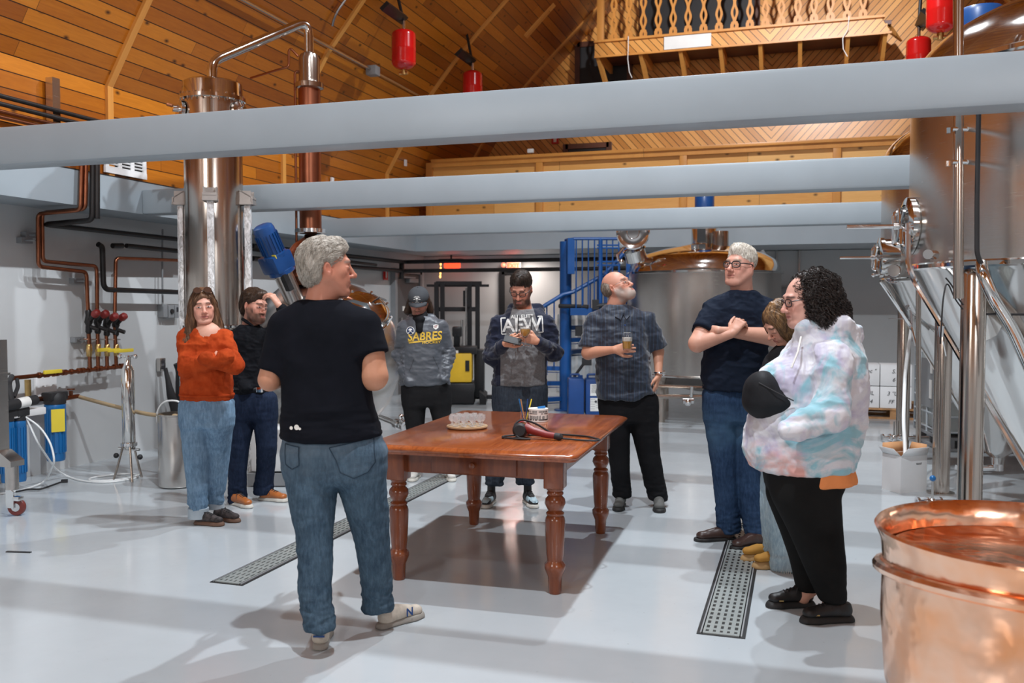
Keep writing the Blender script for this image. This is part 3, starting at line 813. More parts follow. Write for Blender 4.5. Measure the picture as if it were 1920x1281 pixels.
# left side curved spray pipe of the nearest tank
MB().tube([P_(tB, 1703, 420, 5.2), P_(tB, 1703, 500, 5.1), P_(tB, 1716, 530, 5.05), P_(tB, 1770, 618, 4.95), P_(tB, 1845, 745, 4.8), P_(tB, 1925, 880, 4.7)], .016, 8, bend=.12).build('down_pipe', M['chrome'], tB)
MB().tube([P_(tB, 1840, 495, 4.55), P_(tB, 1842, 512, 4.5), P_(tB, 1862, 560, 4.48), P_(tB, 1895, 610, 4.5), P_(tB, 1935, 700, 4.5)], .03, 10, bend=.15).build('cone_curve_line', M['polished'], tB)  # curved line down the cone, drawn as a polished tube
MB().tube([P_(tB, 1835, 210, 4.52), P_(tB, 1832, 380, 4.52), P_(tB, 1832, 480, 4.52), P_(tB, 1846, 505, 4.52)], .012, 8, bend=.05).build('dark_shell_line', M['rubber'], tB)  # dark upright line on the shell, drawn as a thin tube
wire = MB().tube([P_(tB, 1763, 645, 4.6), P_(tB, 1768, 560, 4.6), P_(tB, 1775, 524, 4.62), P_(tB, 1790, 560, 4.6), P_(tB, 1805, 580, 4.6)], .004, 6, bend=.05)
wire.tube([P_(tB, 1773, 521, 4.6), P_(tB, 1785, 535, 4.6), P_(tB, 1797, 560, 4.6), P_(tB, 1806, 572, 4.6)], .004, 6, bend=.05)
wire.tube([P_(tB, 1850, 589, 4.5), P_(tB, 1930, 590, 4.5)], .006, 6)
wire.build('sensor_wire', M['rubber'], tB)
b = MB().cyl(P_(tB, 1763, 612, 4.62), P_(tB, 1764, 632, 4.62), .02, .012, n=10).tube([P_(tB, 1768, 640, 4.6), P_(tB, 1774, 668, 4.6)], .003, 6).build('sample_valve', M['chrome'], tB)
b = MB().tube([P_(tC, 1722, 535, 7.7), P_(tC, 1722, 905, 7.7)], .022, 10); b.build('racking_pipe', M['brushedv'], tC)
b = MB().tube([P_(tC, 1705, 560, 8.0), P_(tC, 1710, 590, 8.0), P_(tC, 1712, 640, 8.0)], .02, 10).cyl(P_(tC, 1700, 575, 8.0), P_(tC, 1718, 575, 8.0), .03, n=10)
b.tube([P_(tC, 1666, 598, 8.0), P_(tC, 1712, 598, 8.0)], .004, 6)
b.build('dosing_valve', M['chrome'], tC)
MB().tube([P_(tC, 1712, 600, 8.0), P_(tC, 1705, 640, 8.0), P_(tC, 1697, 700, 7.95), P_(tC, 1694, 790, 7.6), P_(tC, 1697, 838, 7.5), P_(tC, 1697, 862, 7.45)], .016, 10, bend=.1).build('white_hose', M['tubing'], tC)
MB().tube([P_(tC, 1651, 529, 8.0), P_(tC, 1708, 612, 8.0), P_(tC, 1718, 650, 7.95)], .014, 8, bend=.05).build('cone_edge_pipe', M['chrome'], tC)
b = MB().tube([P_(tC, 1660, 500, 8.0), P_(tC, 1657, 520, 8.0), P_(tC, 1665, 530, 8.0), P_(tC, 1700, 530, 7.9)], .006, 6, bend=.04).cyl(P_(tC, 1640, 515, 8.1), P_(tC, 1650, 515, 8.1), .012, n=8).sphere(P_(tC, 1638, 516, 8.1), .02, 10)
b.lathe([(.05, 0), (.055, .02), (.05, .05), (0, .05)], P_(tC, 1678, 508, 7.75), (-.3, -1, 0), 14)
b.build('thermometer', M['chrome'], tC)
def floor_valve(px, py, d, lab, knob):
    p = W(px, py, d)
    t = thing('floor_valve', p, lab, 'valve')
    b = MB(); x = Vector((math.cos(YAW), math.sin(YAW), 0))
    b.tube([x * -.12, x * .34], .022, 10)
    for k in (-.12, -.05, .05): b.cyl(x * k, x * (k + .018), .042, n=16)
    b.sphere((0, 0, 0), .035, 12)
    b.build('valve_body', M['chrome'], t)
    h = MB().cyl((0, 0, .03), (0, 0, .17), .009, n=8).build('lever', M['brushed'], t)
    if knob: MB().sphere((0, 0, .185), .024, 12).build('knob', M['blueplast'], h)
    return t
floor_valve(1748, 942, 6.9, 'chrome floor-level valve with a blue ball knob beside the white box', True)
floor_valve(1676, 822, 8.9, 'small chrome valve low behind the open white box', False)
# open white carton
bc = WZ(1693, 924, 0)
bx = thing('open_box', (bc.x + .02, bc.y + .12, 0), 'open white carton with brown inside on the floor beside the right tanks', 'box', rz=math.radians(38))
b = MB(); w2, d2_, hh2 = .135, .10, .30
for (x, y, sx, sy) in ((0, -d2_, 2 * w2, .006), (0, d2_, 2 * w2, .006), (-w2, 0, .006, 2 * d2_), (w2, 0, .006, 2 * d2_)): b.box((x, y, hh2 / 2), (sx, sy, hh2))
b.box((0, 0, .004), (2 * w2, 2 * d2_, .006)); b.build('carton', M['cardwhite'], bx)
b = MB()
for (x, y, sx, sy) in ((0, -d2_ + .005, 2 * w2 - .012, .003), (0, d2_ - .005, 2 * w2 - .012, .003), (-w2 + .005, 0, .003, 2 * d2_ - .012), (w2 - .005, 0, .003, 2 * d2_ - .012)): b.box((x, y, hh2 / 2), (sx, sy, hh2 - .004))
b.build('lining', M['card'], bx)
for k, (q, mt) in enumerate(((((-w2, -d2_, hh2), (w2, -d2_, hh2), (w2 * .8, -d2_ - .05, hh2 + .07), (-w2 * .8, -d2_ - .05, hh2 + .07)), 'cardwhite'), (((-w2, -d2_, hh2), (-w2, d2_, hh2), (-w2 - .06, d2_ * .8, hh2 + .06), (-w2 - .06, -d2_ * .8, hh2 + .06)), 'cardwhite'), (((w2, -d2_, hh2), (w2, d2_, hh2), (w2 + .02, d2_ * .8, hh2 + .08), (w2 + .02, -d2_ * .8, hh2 + .08)), 'card'), (((-w2, d2_, hh2), (w2, d2_, hh2), (w2 * .8, d2_ + .03, hh2 + .08), (-w2 * .8, d2_ + .03, hh2 + .08)), 'card'))):
    o = MB().quad(*q).build('flap', M[mt], bx); m = o.modifiers.new('t', 'SOLIDIFY'); m.thickness = .004
text_obj('YEAST', .022, M['ink'], 'printing', bx, .0005, (.05, -d2_ - .0045, .23), basis((1, 0, 0), (0, 0, 1)))
# caged liquid container
ic = (1.75, 10.9)
ic = rw(*uvz(1800, 800, 9.7)[:2])
it = thing('caged_container', (ic[0] + .25, ic[1] + .1, 0), 'white liquid container in a tubular steel cage behind the tank legs', 'container', rz=math.radians(8))
MB().rbox((0, 0, .64), (1.08, .94, .92), b=.06).build('bottle', M['ibc'], it)
b = MB()
for z in (.2, .36, .52, .68, .84, 1.0, 1.13):
    b.tube([(-.58, -.5, z), (.58, -.5, z), (.58, .5, z), (-.58, .5, z)], .011, 6, closed=True)
for k in range(6):
    x = -.58 + k * .232
    b.tube([(x, -.5, .15), (x, -.5, 1.13)], .011, 6); b.tube([(x, .5, .15), (x, .5, 1.13)], .011, 6)
for k in range(5):
    y = -.5 + k * .25
    b.tube([(-.58, y, .15), (-.58, y, 1.13)], .011, 6); b.tube([(.58, y, .15), (.58, y, 1.13)], .011, 6)
b.build('cage', M['trimgrey'], it)
b = MB()
for z in (.135, .02): b.box((0, 0, z), (1.18, 1.0, .03))
for x in (-.5, 0, .5):
    for y in (-.42, 0, .42): b.box((x, y, .075), (.13, .12, .10))
b.build('pallet_base', M['greyplast'], it)
b = MB().box((-.592, -.05, .68), (.006, .5, .52)); b.build('label_plate', M['greyplast'], it)
MB().box((-.598, -.18, .62), (.004, .1, .2)).box((-.598, -.2, .85), (.004, .08, .12)).build('label', M['paper'], it)
# pallet and labelled cartons at the rear right
pc = WZ(1650, 785, 0)
pal = thing('pallet', (pc.x + .18, pc.y + .5, 0), 'wooden pallet loaded with white cartons at the rear right', 'pallet')
b = MB()
for k in range(6): b.box((0, -.5 + k * .2, .133), (1.2, .13, .02))
for y in (-.5, 0, .5): b.box((0, y, .011), (1.2, .1, .02))
b.build('boards', M['pallet'], pal)
b = MB()
for x in (-.55, 0, .55):
    for y in (-.5, 0, .5): b.box((x, y, .072), (.12, .1, .1))
b.build('blocks', M['pallet'], pal)
txt = {(0, 0): ('3M 5-UL', '2-28-24'), (1, 0): ('3 "U" .', 'FF 11'), (0, 1): ('Y. 3 Smc "', 'V -'), (1, 1): ('S. ,', '6 .')}
names = {(0, 0): 'white carton reading 3M, lower left of the four on the pallet', (1, 0): 'white carton lower right of the four on the pallet, half behind a tank leg', (0, 1): 'white carton with faint handwriting, upper left of the four on the pallet', (1, 1): 'white carton upper right of the four on the pallet, mostly behind a tank leg'}
for i in (0, 1):
    for j in (0, 1):
        c = pal.location + Vector((-.36 + i * .395 - .03, -.36, .145 + .145 + j * .295))
        t = thing('carton', c, names[(i, j)], 'box', 'white cartons on the rear pallet')
        MB().rbox((0, 0, 0), (.385, .38, .286), b=.006).build('carton_body', M['cardwhite'], t)
        for q, s_ in enumerate(txt[(i, j)]):
            text_obj(s_, .075, M['ink'], 'handwriting', t, .0004, (-.01, -.1935, .05 - q * .11), basis((1, 0, 0), (0, 0, 1)), shear=.25)
# copper pot in the right foreground
cc = rw(1.775, 3.05)
t = thing('copper_pot', (cc[0], cc[1], 0), 'large hammered bright copper vessel, out of focus in the lower right corner', 'pot')
R = .50
MB().lathe([(0, .02), (R * .72, .02), (R * .86, .08), (R * .93, .2), (R * .965, .45), (R * .955, .62), (R * .97, .70), (R, .735), (R * 1.012, .748), (R, .757), (R * .97, .745), (R * .94, .69), (R * .92, .60), (R * .90, .4), (R * .6, .06), (0, .05)], n=96).build('vessel', M['copperpot'], t)
b = MB()
pts = [(R * 1.0 * math.cos(a), R * 1.0 * math.sin(a), .58 - .06 * math.sin(a * 1 + .4)) for a in [k / 48 * 2 * PI for k in range(48)]]
b.tube([(x * .985, y * .985, z) for x, y, z in pts], .02, 8, closed=True).build('band', M['copperpot'], t)
b = MB().lathe([(0, .0), (R * .8, .0), (R * .915, .01)], (0, 0, .655), n=80)
o = b.build('crinkled_film', M['copperpot'], t)
# ============================================================ BIG KETTLE AT THE BACK
D0 = 12.2
kx, ky = rw(*uvz(1319, 600, D0)[:2])
kt = thing('brew_kettle', (kx, ky, 0), 'huge round stainless kettle with polished dome behind the beer-holding man', 'kettle')
def K(px, py, d): return W(px, py, d) - kt.location
MB().lathe([(1.0, .62), (1.0, 1.93)], n=80).build('shell', M['brushed'], kt)
MB().lathe([(1.0, 1.92), (1.03, 1.925), (1.03, 1.95), (1.0, 1.955), (.985, 2.02), (.93, 2.11), (.8, 2.19), (.55, 2.26), (.3, 2.31), (.2, 2.33), (0, 2.33)], n=80).build('dome', M['polished'], kt)
MB().lathe([(1.0, .63), (1.012, .62), (1.0, .60), (.6, .46), (.12, .36), (0, .36)], n=64).build('bottom', M['brushed'], kt)
f = MB(); f.lathe([(.17, 2.3), (.17, 2.62), (.19, 2.62), (.19, 2.64), (0, 2.64)], n=24).build('agitator_neck', M['polished'], kt)
MB().box((-.02, -.165, 2.45), (.11, .03, .2)).build('coupling_window', M['black'], kt)
MB().lathe([(.10, 2.64), (.13, 2.68), (.13, 2.98), (.10, 3.02), (0, 3.02)], n=24).build('agitator_motor', M['blue'], kt)
MB().cyl(K(1351, 470, 11.9), K(1351, 434, 11.9), .105, n=24).build('vapour_stub', M['brushedv'], kt)
MB().cyl(K(1303, 475, 11.6), K(1303, 459, 11.6), .05, n=16).build('sight_port', M['chrome'], kt)
c = K(1190, 472, 11.9)
o = MB().lathe([(.14, -.12), (.14, .02), (.155, .03)], c, (-.2, -.35, 1), 24).build('manway_neck', M['polished'], kt)
MB().lathe([(0, .012), (.07, .012), (.076, .022), (.084, .012), (.15, .008), (.18, .02), (.2, .03), (.215, .02), (.2, -.02), (0, -.03)], K(1187, 437, 11.75), (.12, -1, -.05), 32).build('manway_lid', M['chrome'], o)
MB().tube([K(1160, 490, 11.7), K(1158, 478, 11.7), K(1172, 462, 11.8)], .018, 8).sphere(K(1165, 491, 11.65), .035, 10).build('lid_clamp', M['chrome'], o)
for a in (-2.2, -.9, .7, 2.4):
    MB().cyl((.8 * math.cos(a), .8 * math.sin(a), .0), (.8 * math.cos(a), .8 * math.sin(a), .6), .06, n=14).build('leg', M['brushedv'], kt)
MB().tube([K(1180, 722, 11.3), K(1335, 727, 11.3)], .02, 8).tube([K(1180, 743, 11.2), K(1335, 744, 11.2)], .028, 8).build('transfer_pipe', M['brushedv'], kt)
b = MB().tube([K(1297, 725, 11.15), K(1296, 745, 11.15)], .02, 8).cyl(K(1280, 752, 11.1), K(1300, 752, 11.1), .035, n=12).sphere(K(1290, 755, 11.05), .045, 10)
b.build('drain_valve', M['chrome'], kt)
MB().tube([K(1428, 470, 12.9), K(1440, 490, 12.9), K(1448, 515, 12.9)], .03, 8, bend=.1).build('hose', M['greyplast'], kt)
# ============================================================ STAIR
sx_, sy_ = rw(*uvz(1060, 768, 13.0)[:2])
st = thing('spiral_stair', (sx_, sy_, 0), 'blue steel spiral stair with railings at the back of the hall', 'stairs', rz=YAW)
MB().cyl((0, 0, 0), (0, 0, 2.42), .085, n=24).cyl((0, 0, 0), (0, 0, .02), .16, n=24).build('centre_pole', M['stairblue'], st)
tr = [(200, .20), (178, .42), (156, .63), (70, .86), (40, 1.04), (14, 1.22)]
for a, z in tr:
    a = math.radians(a); w = math.radians(15)
    vs = [(.08 * math.cos(a - .4), .08 * math.sin(a - .4)), (.62 * math.cos(a - w), .62 * math.sin(a - w)), (.62 * math.cos(a + w), .62 * math.sin(a + w)), (.08 * math.cos(a + .4), .08 * math.sin(a + .4))]
    MB().prism([Vector((x, y, 0)) for x, y in vs], (0, 0, z - .06), (0, 0, z)).prism([Vector((vs[k][0], vs[k][1], 0)) for k in range(4)], (0, 0, z - .09), (0, 0, z - .085)).build('tread', M['stairblue'], st)
MB().box((.50, .1, 1.42), (.9, .8, .10)).build('platform', M['stairblue'], st)
rl = MB()
sp = [(math.radians(a), z) for a, z in ((205, 1.15), (180, 1.38), (150, 1.6), (110, 1.8), (75, 1.95), (40, 2.15), (15, 2.35))]
rp = [(.62 * math.cos(a), .62 * math.sin(a), z) for a, z in sp]
rl = MB().tube([(-.40, -.35, 1.45), (-.05, -.12, 1.66), (.1, -.1, 1.7), (.55, -.1, 1.95), (.88, -.1, 2.32)], .03, 8)
rl.build('spiral_handrail', M['stairblue'], st)
bl_ = MB()
for k in range(13):
    t_ = k / 12; x = -.38 + t_ * 1.24
    zt_ = float(np.interp(x, [-.40, -.05, .1, .55, .88], [1.45, 1.66, 1.7, 1.95, 2.32]))
    if abs(x) < .1: continue
    bl_.tube([(x, -.1 if x > 0 else -.2, zt_), (x, -.1 if x > 0 else -.2, 1.4 if x > 0 else zt_ - 1.0)], .011, 6)
bl_.build('spiral_balusters', M['stairblue'], st)
g = MB().tube([(.0, 0, 2.44), (.1, -.28, 2.44), (.72, -.28, 2.44)], .022, 8)
g.build('platform_handrail', M['stairblue'], st)
g = MB()
for k in range(8): g.tube([(.13 + k * .085, -.28, 2.44), (.13 + k * .085, -.28, 1.45)], .010 if k != 4 else .03, 6)
for z in (2.35, 2.31, 2.12, 2.07): g.tube([(.42, -.28, z), (.72, -.28, z)], .012, 6)
g.box((.88, -.1, 2.05), (.06, .06, .75)); g.box((.06, -.2, 2.2), (.1, .18, .5))
g.build('platform_balusters', M['stairblue'], st)
b = MB().box((.40, -.32, 1.52), (.09, .06, .14)).tube([(-.1, -.12, 1.5), (.3, -.3, 1.49)], .03, 8).tube([(.4, -.32, 1.5), (.6, -.35, 1.52)], .03, 8)
b.build('platform_valve', M['rubber'], st)
b = MB().box((.2, -.3, 1.15), (.16, .1, .14)).box((.28, -.3, .72), (.13, .1, .1)).tube([(.2, -.3, 1.1), (.3, -.3, .95), (.28, -.3, .75), (.1, -.3, .5)], .02, 6, bend=.06)
o = b.build('hanging_control', M['rubber'], st)
for k, px in enumerate((1079, 1111)):
    p = WZ(px, 772, 0); p = Vector(rw(*uvz(px, 772, 12.45)[:2]) + (0,)) 
    t = thing('jerrycan', (p.x, p.y, 0), ['dark blue plastic jerrycan directly right of the stair pole', 'dark blue jerrycan with white hazard labels beside the striped shirt'][k], 'jerrycan', 'blue jerrycans by the stair', rz=YAW)
    MB().rbox((0, 0, .26), (.22, .3, .52 - .02 * k), b=.035).build('can_body', M['canblue'], t)
    MB().tube([(-.07, 0, .5), (-.07, 0, .56), (.05, 0, .56), (.05, 0, .5)], .016, 8, bend=.02).cyl((.08, 0, .5), (.08, 0, .55), .02, n=12).build('carry_grip', M['canblue'], t)
    if k:
        MB().box((.03, -.153, .36), (.15, .004, .16)).box((.03, -.153, .16), (.15, .004, .18)).build('label', M['paper'], t)
        b = MB()
        for r in range(7): b.box((.03, -.156, .42 - r * .016), (.12, .002, .004))
        for r in range(9): b.box((-.01 + (r % 2) * .07, -.156, .23 - r * .016), (.06, .002, .003))
        b.box((.03, -.156, .2), (.03, .002, .03), M=Matrix.Rotation(PI / 4, 3, 'Y')).build('label_print', M['ink'], t)
    else: pass
# ============================================================ PALLET STACKER
sx2, sy2 = rw(*uvz(855, 740, 14.2)[:2])
fk = thing('pallet_stacker', (sx2, sy2, 0), 'yellow and black pallet stacker truck with tall mast beside the rear wall', 'forklift', rz=YAW)
def S(px, py, d=14.2):
    u, dd, z = uvz(px, py, d); u0 = uvz(855, 740, 14.2)[0]; return Vector((u - u0, dd - 14.2, z))
b = MB()
for x in (S(818, 600).x, S(829, 600).x, S(880, 600).x, S(895, 600).x): b.box((x, .1, .95), (.07, .12, 1.84))
b.box((S(860, 600).x, .1, S(860, 531).z), (.72, .1, .06)).box((S(858, 600).x, .1, S(858, 580).z), (.6, .06, .07)).box((S(858, 600).x, .1, S(858, 533).z - .02), (.98, .05, .04))
b.box((S(875, 600).x, .05, S(875, 560).z), (.11, .16, .25)); b.build('mast', M['blackmetal'], fk)
MB().tube([S(866, 600, 14.1), S(866, 650, 14.1)], .02, 8).tube([S(874, 540, 14.1), S(874, 650, 14.1)], .015, 8).build('lift_cylinder', M['brushed'], fk)
MB().rbox((S(862, 600).x, -.25, S(862, 686).z), (.42, .5, .44), b=.03).build('body', M['yellow'], fk)
MB().rbox((S(862, 600).x, -.2, .17), (.5, .62, .32), b=.03).build('chassis', M['blackmetal'], fk)
MB().rbox((S(868, 600).x, -.2, S(868, 655).z), (.46, .45, .12), b=.03).build('top_cover', M['blackmetal'], fk)
MB().box((S(856, 0).x, -.44, S(856, 657).z), (.08, .02, .04)).build('plate', M['paper'], fk)
MB().box((S(878, 0).x, -.51, S(880, 682).z), (.06, .015, .16)).build('latch', M['blackmetal'], fk)
MB().tube([S(856, 655, 13.95), S(857, 625, 13.9)], .05, 8).rbox(S(857, 622, 13.9), (.15, .08, .16), b=.03).tube([S(848, 625, 13.9), S(866, 625, 13.9)], .03, 8).build('tiller', M['blackmetal'], fk)
MB().rbox((S(898, 0).x, 0, .45), (.16, .3, .75), b=.03).prism([(0, 0, 0), (.1, 0, 0), (.1, 0, .12), (0, 0, .2)], (S(900, 0).x, -.5, 0), (S(900, 0).x, .3, 0)).box((S(915, 0).x, .1, .06), (.6, .14, .06)).build('outrigger', M['blackmetal'], fk)
MB().cyl((S(880, 0).x, -.3, .09), (S(880, 0).x + .06, -.3, .09), .09, n=20).build('wheel', M['rubber'], fk)
# ============================================================ STILL COLUMN
ux = lambda px, py, d: Vector(rw(*uvz(px, py, d)[:2]) + (uvz(px, py, d)[2],))
cD = 7.95
c0 = ux(404, 600, cD)
col = thing('still_column', (c0.x, c0.y, 0), 'tall brushed steel still column on wrapped legs behind the woman in orange', 'still', rz=YAW)
R = .245; ztop = uvz(404, 185, cD)[2]
MB().lathe([(R, .95), (R, ztop - .02)], n=48).build('shell', M['brushedv'], col)
MB().lathe([(0, .95), (R * .9, .95), (R + .02, .955), (R + .02, .985), (R, .99)], n=48).lathe([(R + .0, 1.32), (R + .03, 1.325), (R + .03, 1.345), (R, 1.35)], n=48).build('ring', M['polished'], col)
zt = uvz(404, 152, cD)[2]
MB().lathe([(R, ztop - .035), (R + .035, ztop - .03), (R + .035, ztop), (R + .01, ztop + .005), (R + .005, zt - .03), (R - .03, zt - .01), (.1, zt), (0, zt)], n=48).build('lid', M['polished'], col)
b = MB()
for k in range(24):
    a = 2 * PI * k / 24
    b.cyl(((R + .022) * math.cos(a), (R + .022) * math.sin(a), ztop - .05), ((R + .022) * math.cos(a), (R + .022) * math.sin(a), ztop + .02), .007, n=6)
b.build('bolts', M['chrome'], col)['kind'] = 'stuff'
b = MB()
for a in (-2.55, -.35):
    e = Vector((math.cos(a), math.sin(a), 0))
    b.lathe([(.0, .0), (.07, 0), (.075, .03), (.05, .04), (.03, .045), (.03, .09), (0, .09)], e * R + Vector((0, 0, ztop - .12)), e, 16)
b.build('port', M['chrome'], col)
MB().tube([Vector((-.27, -.13, ztop - .10)), Vector((-.34, -.15, ztop - .08))], .014, 8).build('port_pipe', M['copper'], col)
zl = uvz(404, 372, cD)[2]
for a in (-PI / 2 + .22, PI - .08, .02, PI / 2):
    e = Vector((math.cos(a), math.sin(a), 0)); s_ = Vector((-e.y, e.x, 0)); p = e * (R + .05)
    lgp = MB().box(p + Vector((0, 0, (zl - .05) / 2)), (.055, .055, zl - .05), rz=a, bev=.008).build('leg', M['wrap'], col)
    b = MB()
    for sg in (-1, 1):
        b.prism([s_ * .005, s_ * -.005, s_ * -.005 + e * 0.1, s_ * .005 + e * .1], e * (R - .01) + s_ * sg * .05 + Vector((0, 0, zl + .06)), e * (R - .01) + s_ * sg * .05 + Vector((0, 0, zl - .06)))
    b.box(e * (R + .045) + Vector((0, 0, zl - .045)), (.13, .12, .02), rz=a).prism([s_ * .055, -s_ * .055, -s_ * .055 - Vector((0, 0, .012)), s_ * .055 - Vector((0, 0, .012))], e * (R - .01) + Vector((0, 0, zl + .07)), e * (R + .11) + Vector((0, 0, zl - .0)))
    b.box(e * (R + .10) + Vector((0, 0, zl - .02)), (.012, .12, .06), rz=a)
    b.build('bracket', M['dullsteel'], lgp)
# condenser
q0 = ux(584, 600, 8.6)
co = thing('condenser_column', (q0.x, q0.y, 0), 'slim dark copper column with chrome head above the grey-haired man', 'condenser', rz=YAW)
def zz(py, d=8.6): return uvz(584, py, d)[2]
r = .102
MB().lathe([(r, zz(436)), (r, zz(168))], n=32).build('copper_shaft', M['copperdark'], co)
MB().lathe([(r, zz(168)), (r + .03, zz(166)), (r + .03, zz(157)), (r, zz(155)), (r * .95, zz(150)), (r * .95, zz(112)), (r * .8, zz(103)), (.05, zz(99)), (0, zz(99))], n=32).build('head', M['brushedv'], co)
MB().lathe([(r, zz(438)), (r + .045, zz(437)), (r + .045, zz(430)), (r, zz(429))], n=32).build('flange', M['chrome'], co)
MB().lathe([(.055, zz(440)), (.065, zz(445)), (.16, zz(458)), (.24, zz(478)), (.30, zz(505)), (.30, zz(520)), (.24, zz(535)), (.16, 1.72)], n=40).build('helmet', M['copperdark'], co)
MB().tube([(-.13, -.02, zz(560)), (-.13, -.02, zz(138)), (-.11, -.02, zz(134)), (-.06, -.02, zz(138))], .012, 8, bend=.03).tube([(-.10, 0, zz(106)), (-.17, 0, zz(91)), (-.19, 0, zz(95)), (-.19, 0, zz(125)), (-.28, 0, zz(130)), (-.62, .25, zz(134))], .011, 8, bend=.03).build('side_pipe', M['copper'], co)
# vapour pipe joins both
pth = [Vector((c0.x, c0.y, zt - .02)), ux(400, 122, cD) , ux(403, 112, cD), ux(575, 47, 8.6), ux(584, 60, 8.6), Vector((q0.x, q0.y, zz(99) - .01))]
pth[1] = Vector((c0.x, c0.y, uvz(404, 115, cD)[2])); pth = [pth[0], pth[1], Vector((q0.x, q0.y, uvz(584, 38, 8.6)[2])), pth[5]]
o = MB().tube(pth, .043, 16, bend=.16, seg=8).build('vapour_pipe', M['polished']); tag(o, 'polished steel vapour pipe sloping up from the column lid to the condenser', 'pipe')
# pot of the still
pD = 8.75
p0 = ux(604, 700, pD)
pot = thing('still_pot', (p0.x, p0.y, 0), 'rounded stainless still pot behind the man in the black T-shirt, round hatch on its shoulder', 'still', rz=YAW)
MB().lathe([(0, .24), (.06, .25), (.30, .30), (.53, .42), (.65, .58), (.74, .80), (.77, .95), (.76, 1.12), (.70, 1.32), (.58, 1.52), (.40, 1.68), (.18, 1.76), (.14, 1.78)], n=64).build('vessel', M['brushed'], pot)
def PP(px, py, d): u, dd, z = uvz(px, py, d); return Vector((u - uvz(604, 700, pD)[0], dd - pD, z))
hc_ = PP(690, 600, 8.35)
ax = Vector((.40, -.58, .71)).normalized()
hn = MB().lathe([(.20, -.22), (.20, .09), (.215, .10), (.215, .12), (.20, .125)], PP(678, 600, 8.22), ax, 32).build('hatch_neck', M['polished'], pot)
MB().lathe([(.22, .125), (.225, .14), (.20, .17), (.12, .21), (.0, .225)], PP(678, 600, 8.22), ax, 32).build('hatch_lid', M['polished'], hn)
b = MB(); e1 = ax.orthogonal().normalized(); e2 = ax.cross(e1)
for k in range(8):
    a = k * PI / 4; v = e1 * math.cos(a) + e2 * math.sin(a)
    cc_ = PP(678, 600, 8.22)
    b.tube([cc_ + v * .225 + ax * .05, cc_ + v * .235 + ax * .16], .012, 6)
b.tube([cc_ + ax * .2, cc_ + ax * .26 + e1 * .1, cc_ + ax * .2 + e1 * .2], .01, 6).lathe([(.218, .055), (.228, .06), (.228, .075), (.218, .08)], cc_, ax, 32)
b.build('hatch_clamps', M['chrome'], hn)
MB().tube([PP(712, 782, 8.5), PP(742, 794, 8.35), PP(762, 800, 8.25)], .024, 10).cyl(PP(742, 794, 8.35), PP(748, 797, 8.3), .045, n=14).cyl(PP(755, 797, 8.3), PP(761, 800, 8.25), .05, n=14).tube([PP(752, 797, 8.3), PP(752, 783, 8.3)], .01, 6).sphere(PP(752, 782, 8.3), .03, 10).build('outlet_valve', M['chrome'], pot)
for a in (-2.3, -.75, .8, 2.3):
    MB().cyl((.5 * math.cos(a), .5 * math.sin(a), 0), (.5 * math.cos(a), .5 * math.sin(a), .45), .035, n=10).build('leg', M['brushedv'], pot)
# agitator with blue motor
am = thing('agitator', (0, 0, 0), 'tilted blue electric gear motor on a slotted steel neck, left of the grey-haired man', 'motor')
A, B = ux(549, 556, 8.25), ux(492, 425, 8.0)
am.location = A
d_ = (B - A); L = d_.length; d_.normalize(); e = d_.orthogonal().normalized()
MB().lathe([(.085, -.25), (.085, L * .32), (.10, L * .33), (.10, L * .35)], (0, 0, 0), d_, 24).build('neck', M['brushed'], am)
MB().box(d_ * L * .19 + Vector((.05, -.09, .01)), (.06, .05, .16), M=d_.to_track_quat('Z', 'Y').to_matrix()).build('neck_slot', M['black'], am)
MB().lathe([(.0, L * .35), (.12, L * .35), (.12, L * .40), (.09, L * .42), (.09, L * .60), (0, L * .60)], (0, 0, 0), d_, 24).build('gear_flange', M['blue'], am)
Mr = d_.to_track_quat('Z', 'Y').to_matrix()
MB().rbox(d_ * L * .50 + Vector((-.01, 0, 0)), (.24, .22, .17), M=Mr, b=.03).build('gearbox', M['blue'], am)
b = MB().lathe([(0, L * .58), (.115, L * .58), (.115, L * .62), (.095, L * .63), (.095, L * .95), (.085, L * 1.0), (.06, L * 1.02), (0, L * 1.02)], (0, 0, 0), d_, 28)
for k in range(20):
    a = 2 * PI * k / 20; v = (Mr @ Vector((math.cos(a), math.sin(a), 0)))
    b.prism([v * .09 + Mr @ Vector((0, 0, 0)) + v.cross(d_) * .002, v * .09 - v.cross(d_) * .002, v * .105 - v.cross(d_) * .002, v * .105 + v.cross(d_) * .002], d_ * L * .64, d_ * L * .9)
b.build('motor', M['blue'], am)
MB().box(d_ * L * .52 + Mr @ Vector((.0, -.0, 0)) + Vector((.045, -.115, .02)), (.05, .008, .05), M=Mr).build('plate', M['tag'], am)
# wrapped goods on a low trolley behind the young man
p = ux(519, 850, 7.75)
t = thing('wrapped_stack', (p.x, p.y, 0), 'low stack wrapped in clear film behind the legs of the man in the black shirt', 'stack', rz=YAW)
MB().rbox((0, 0, .30), (.34, .4, .36), b=.03).build('stack', M['tubing'], t)
MB().box((0, 0, .06), (.38, .45, .1)).build('base', M['greyplast'], t)
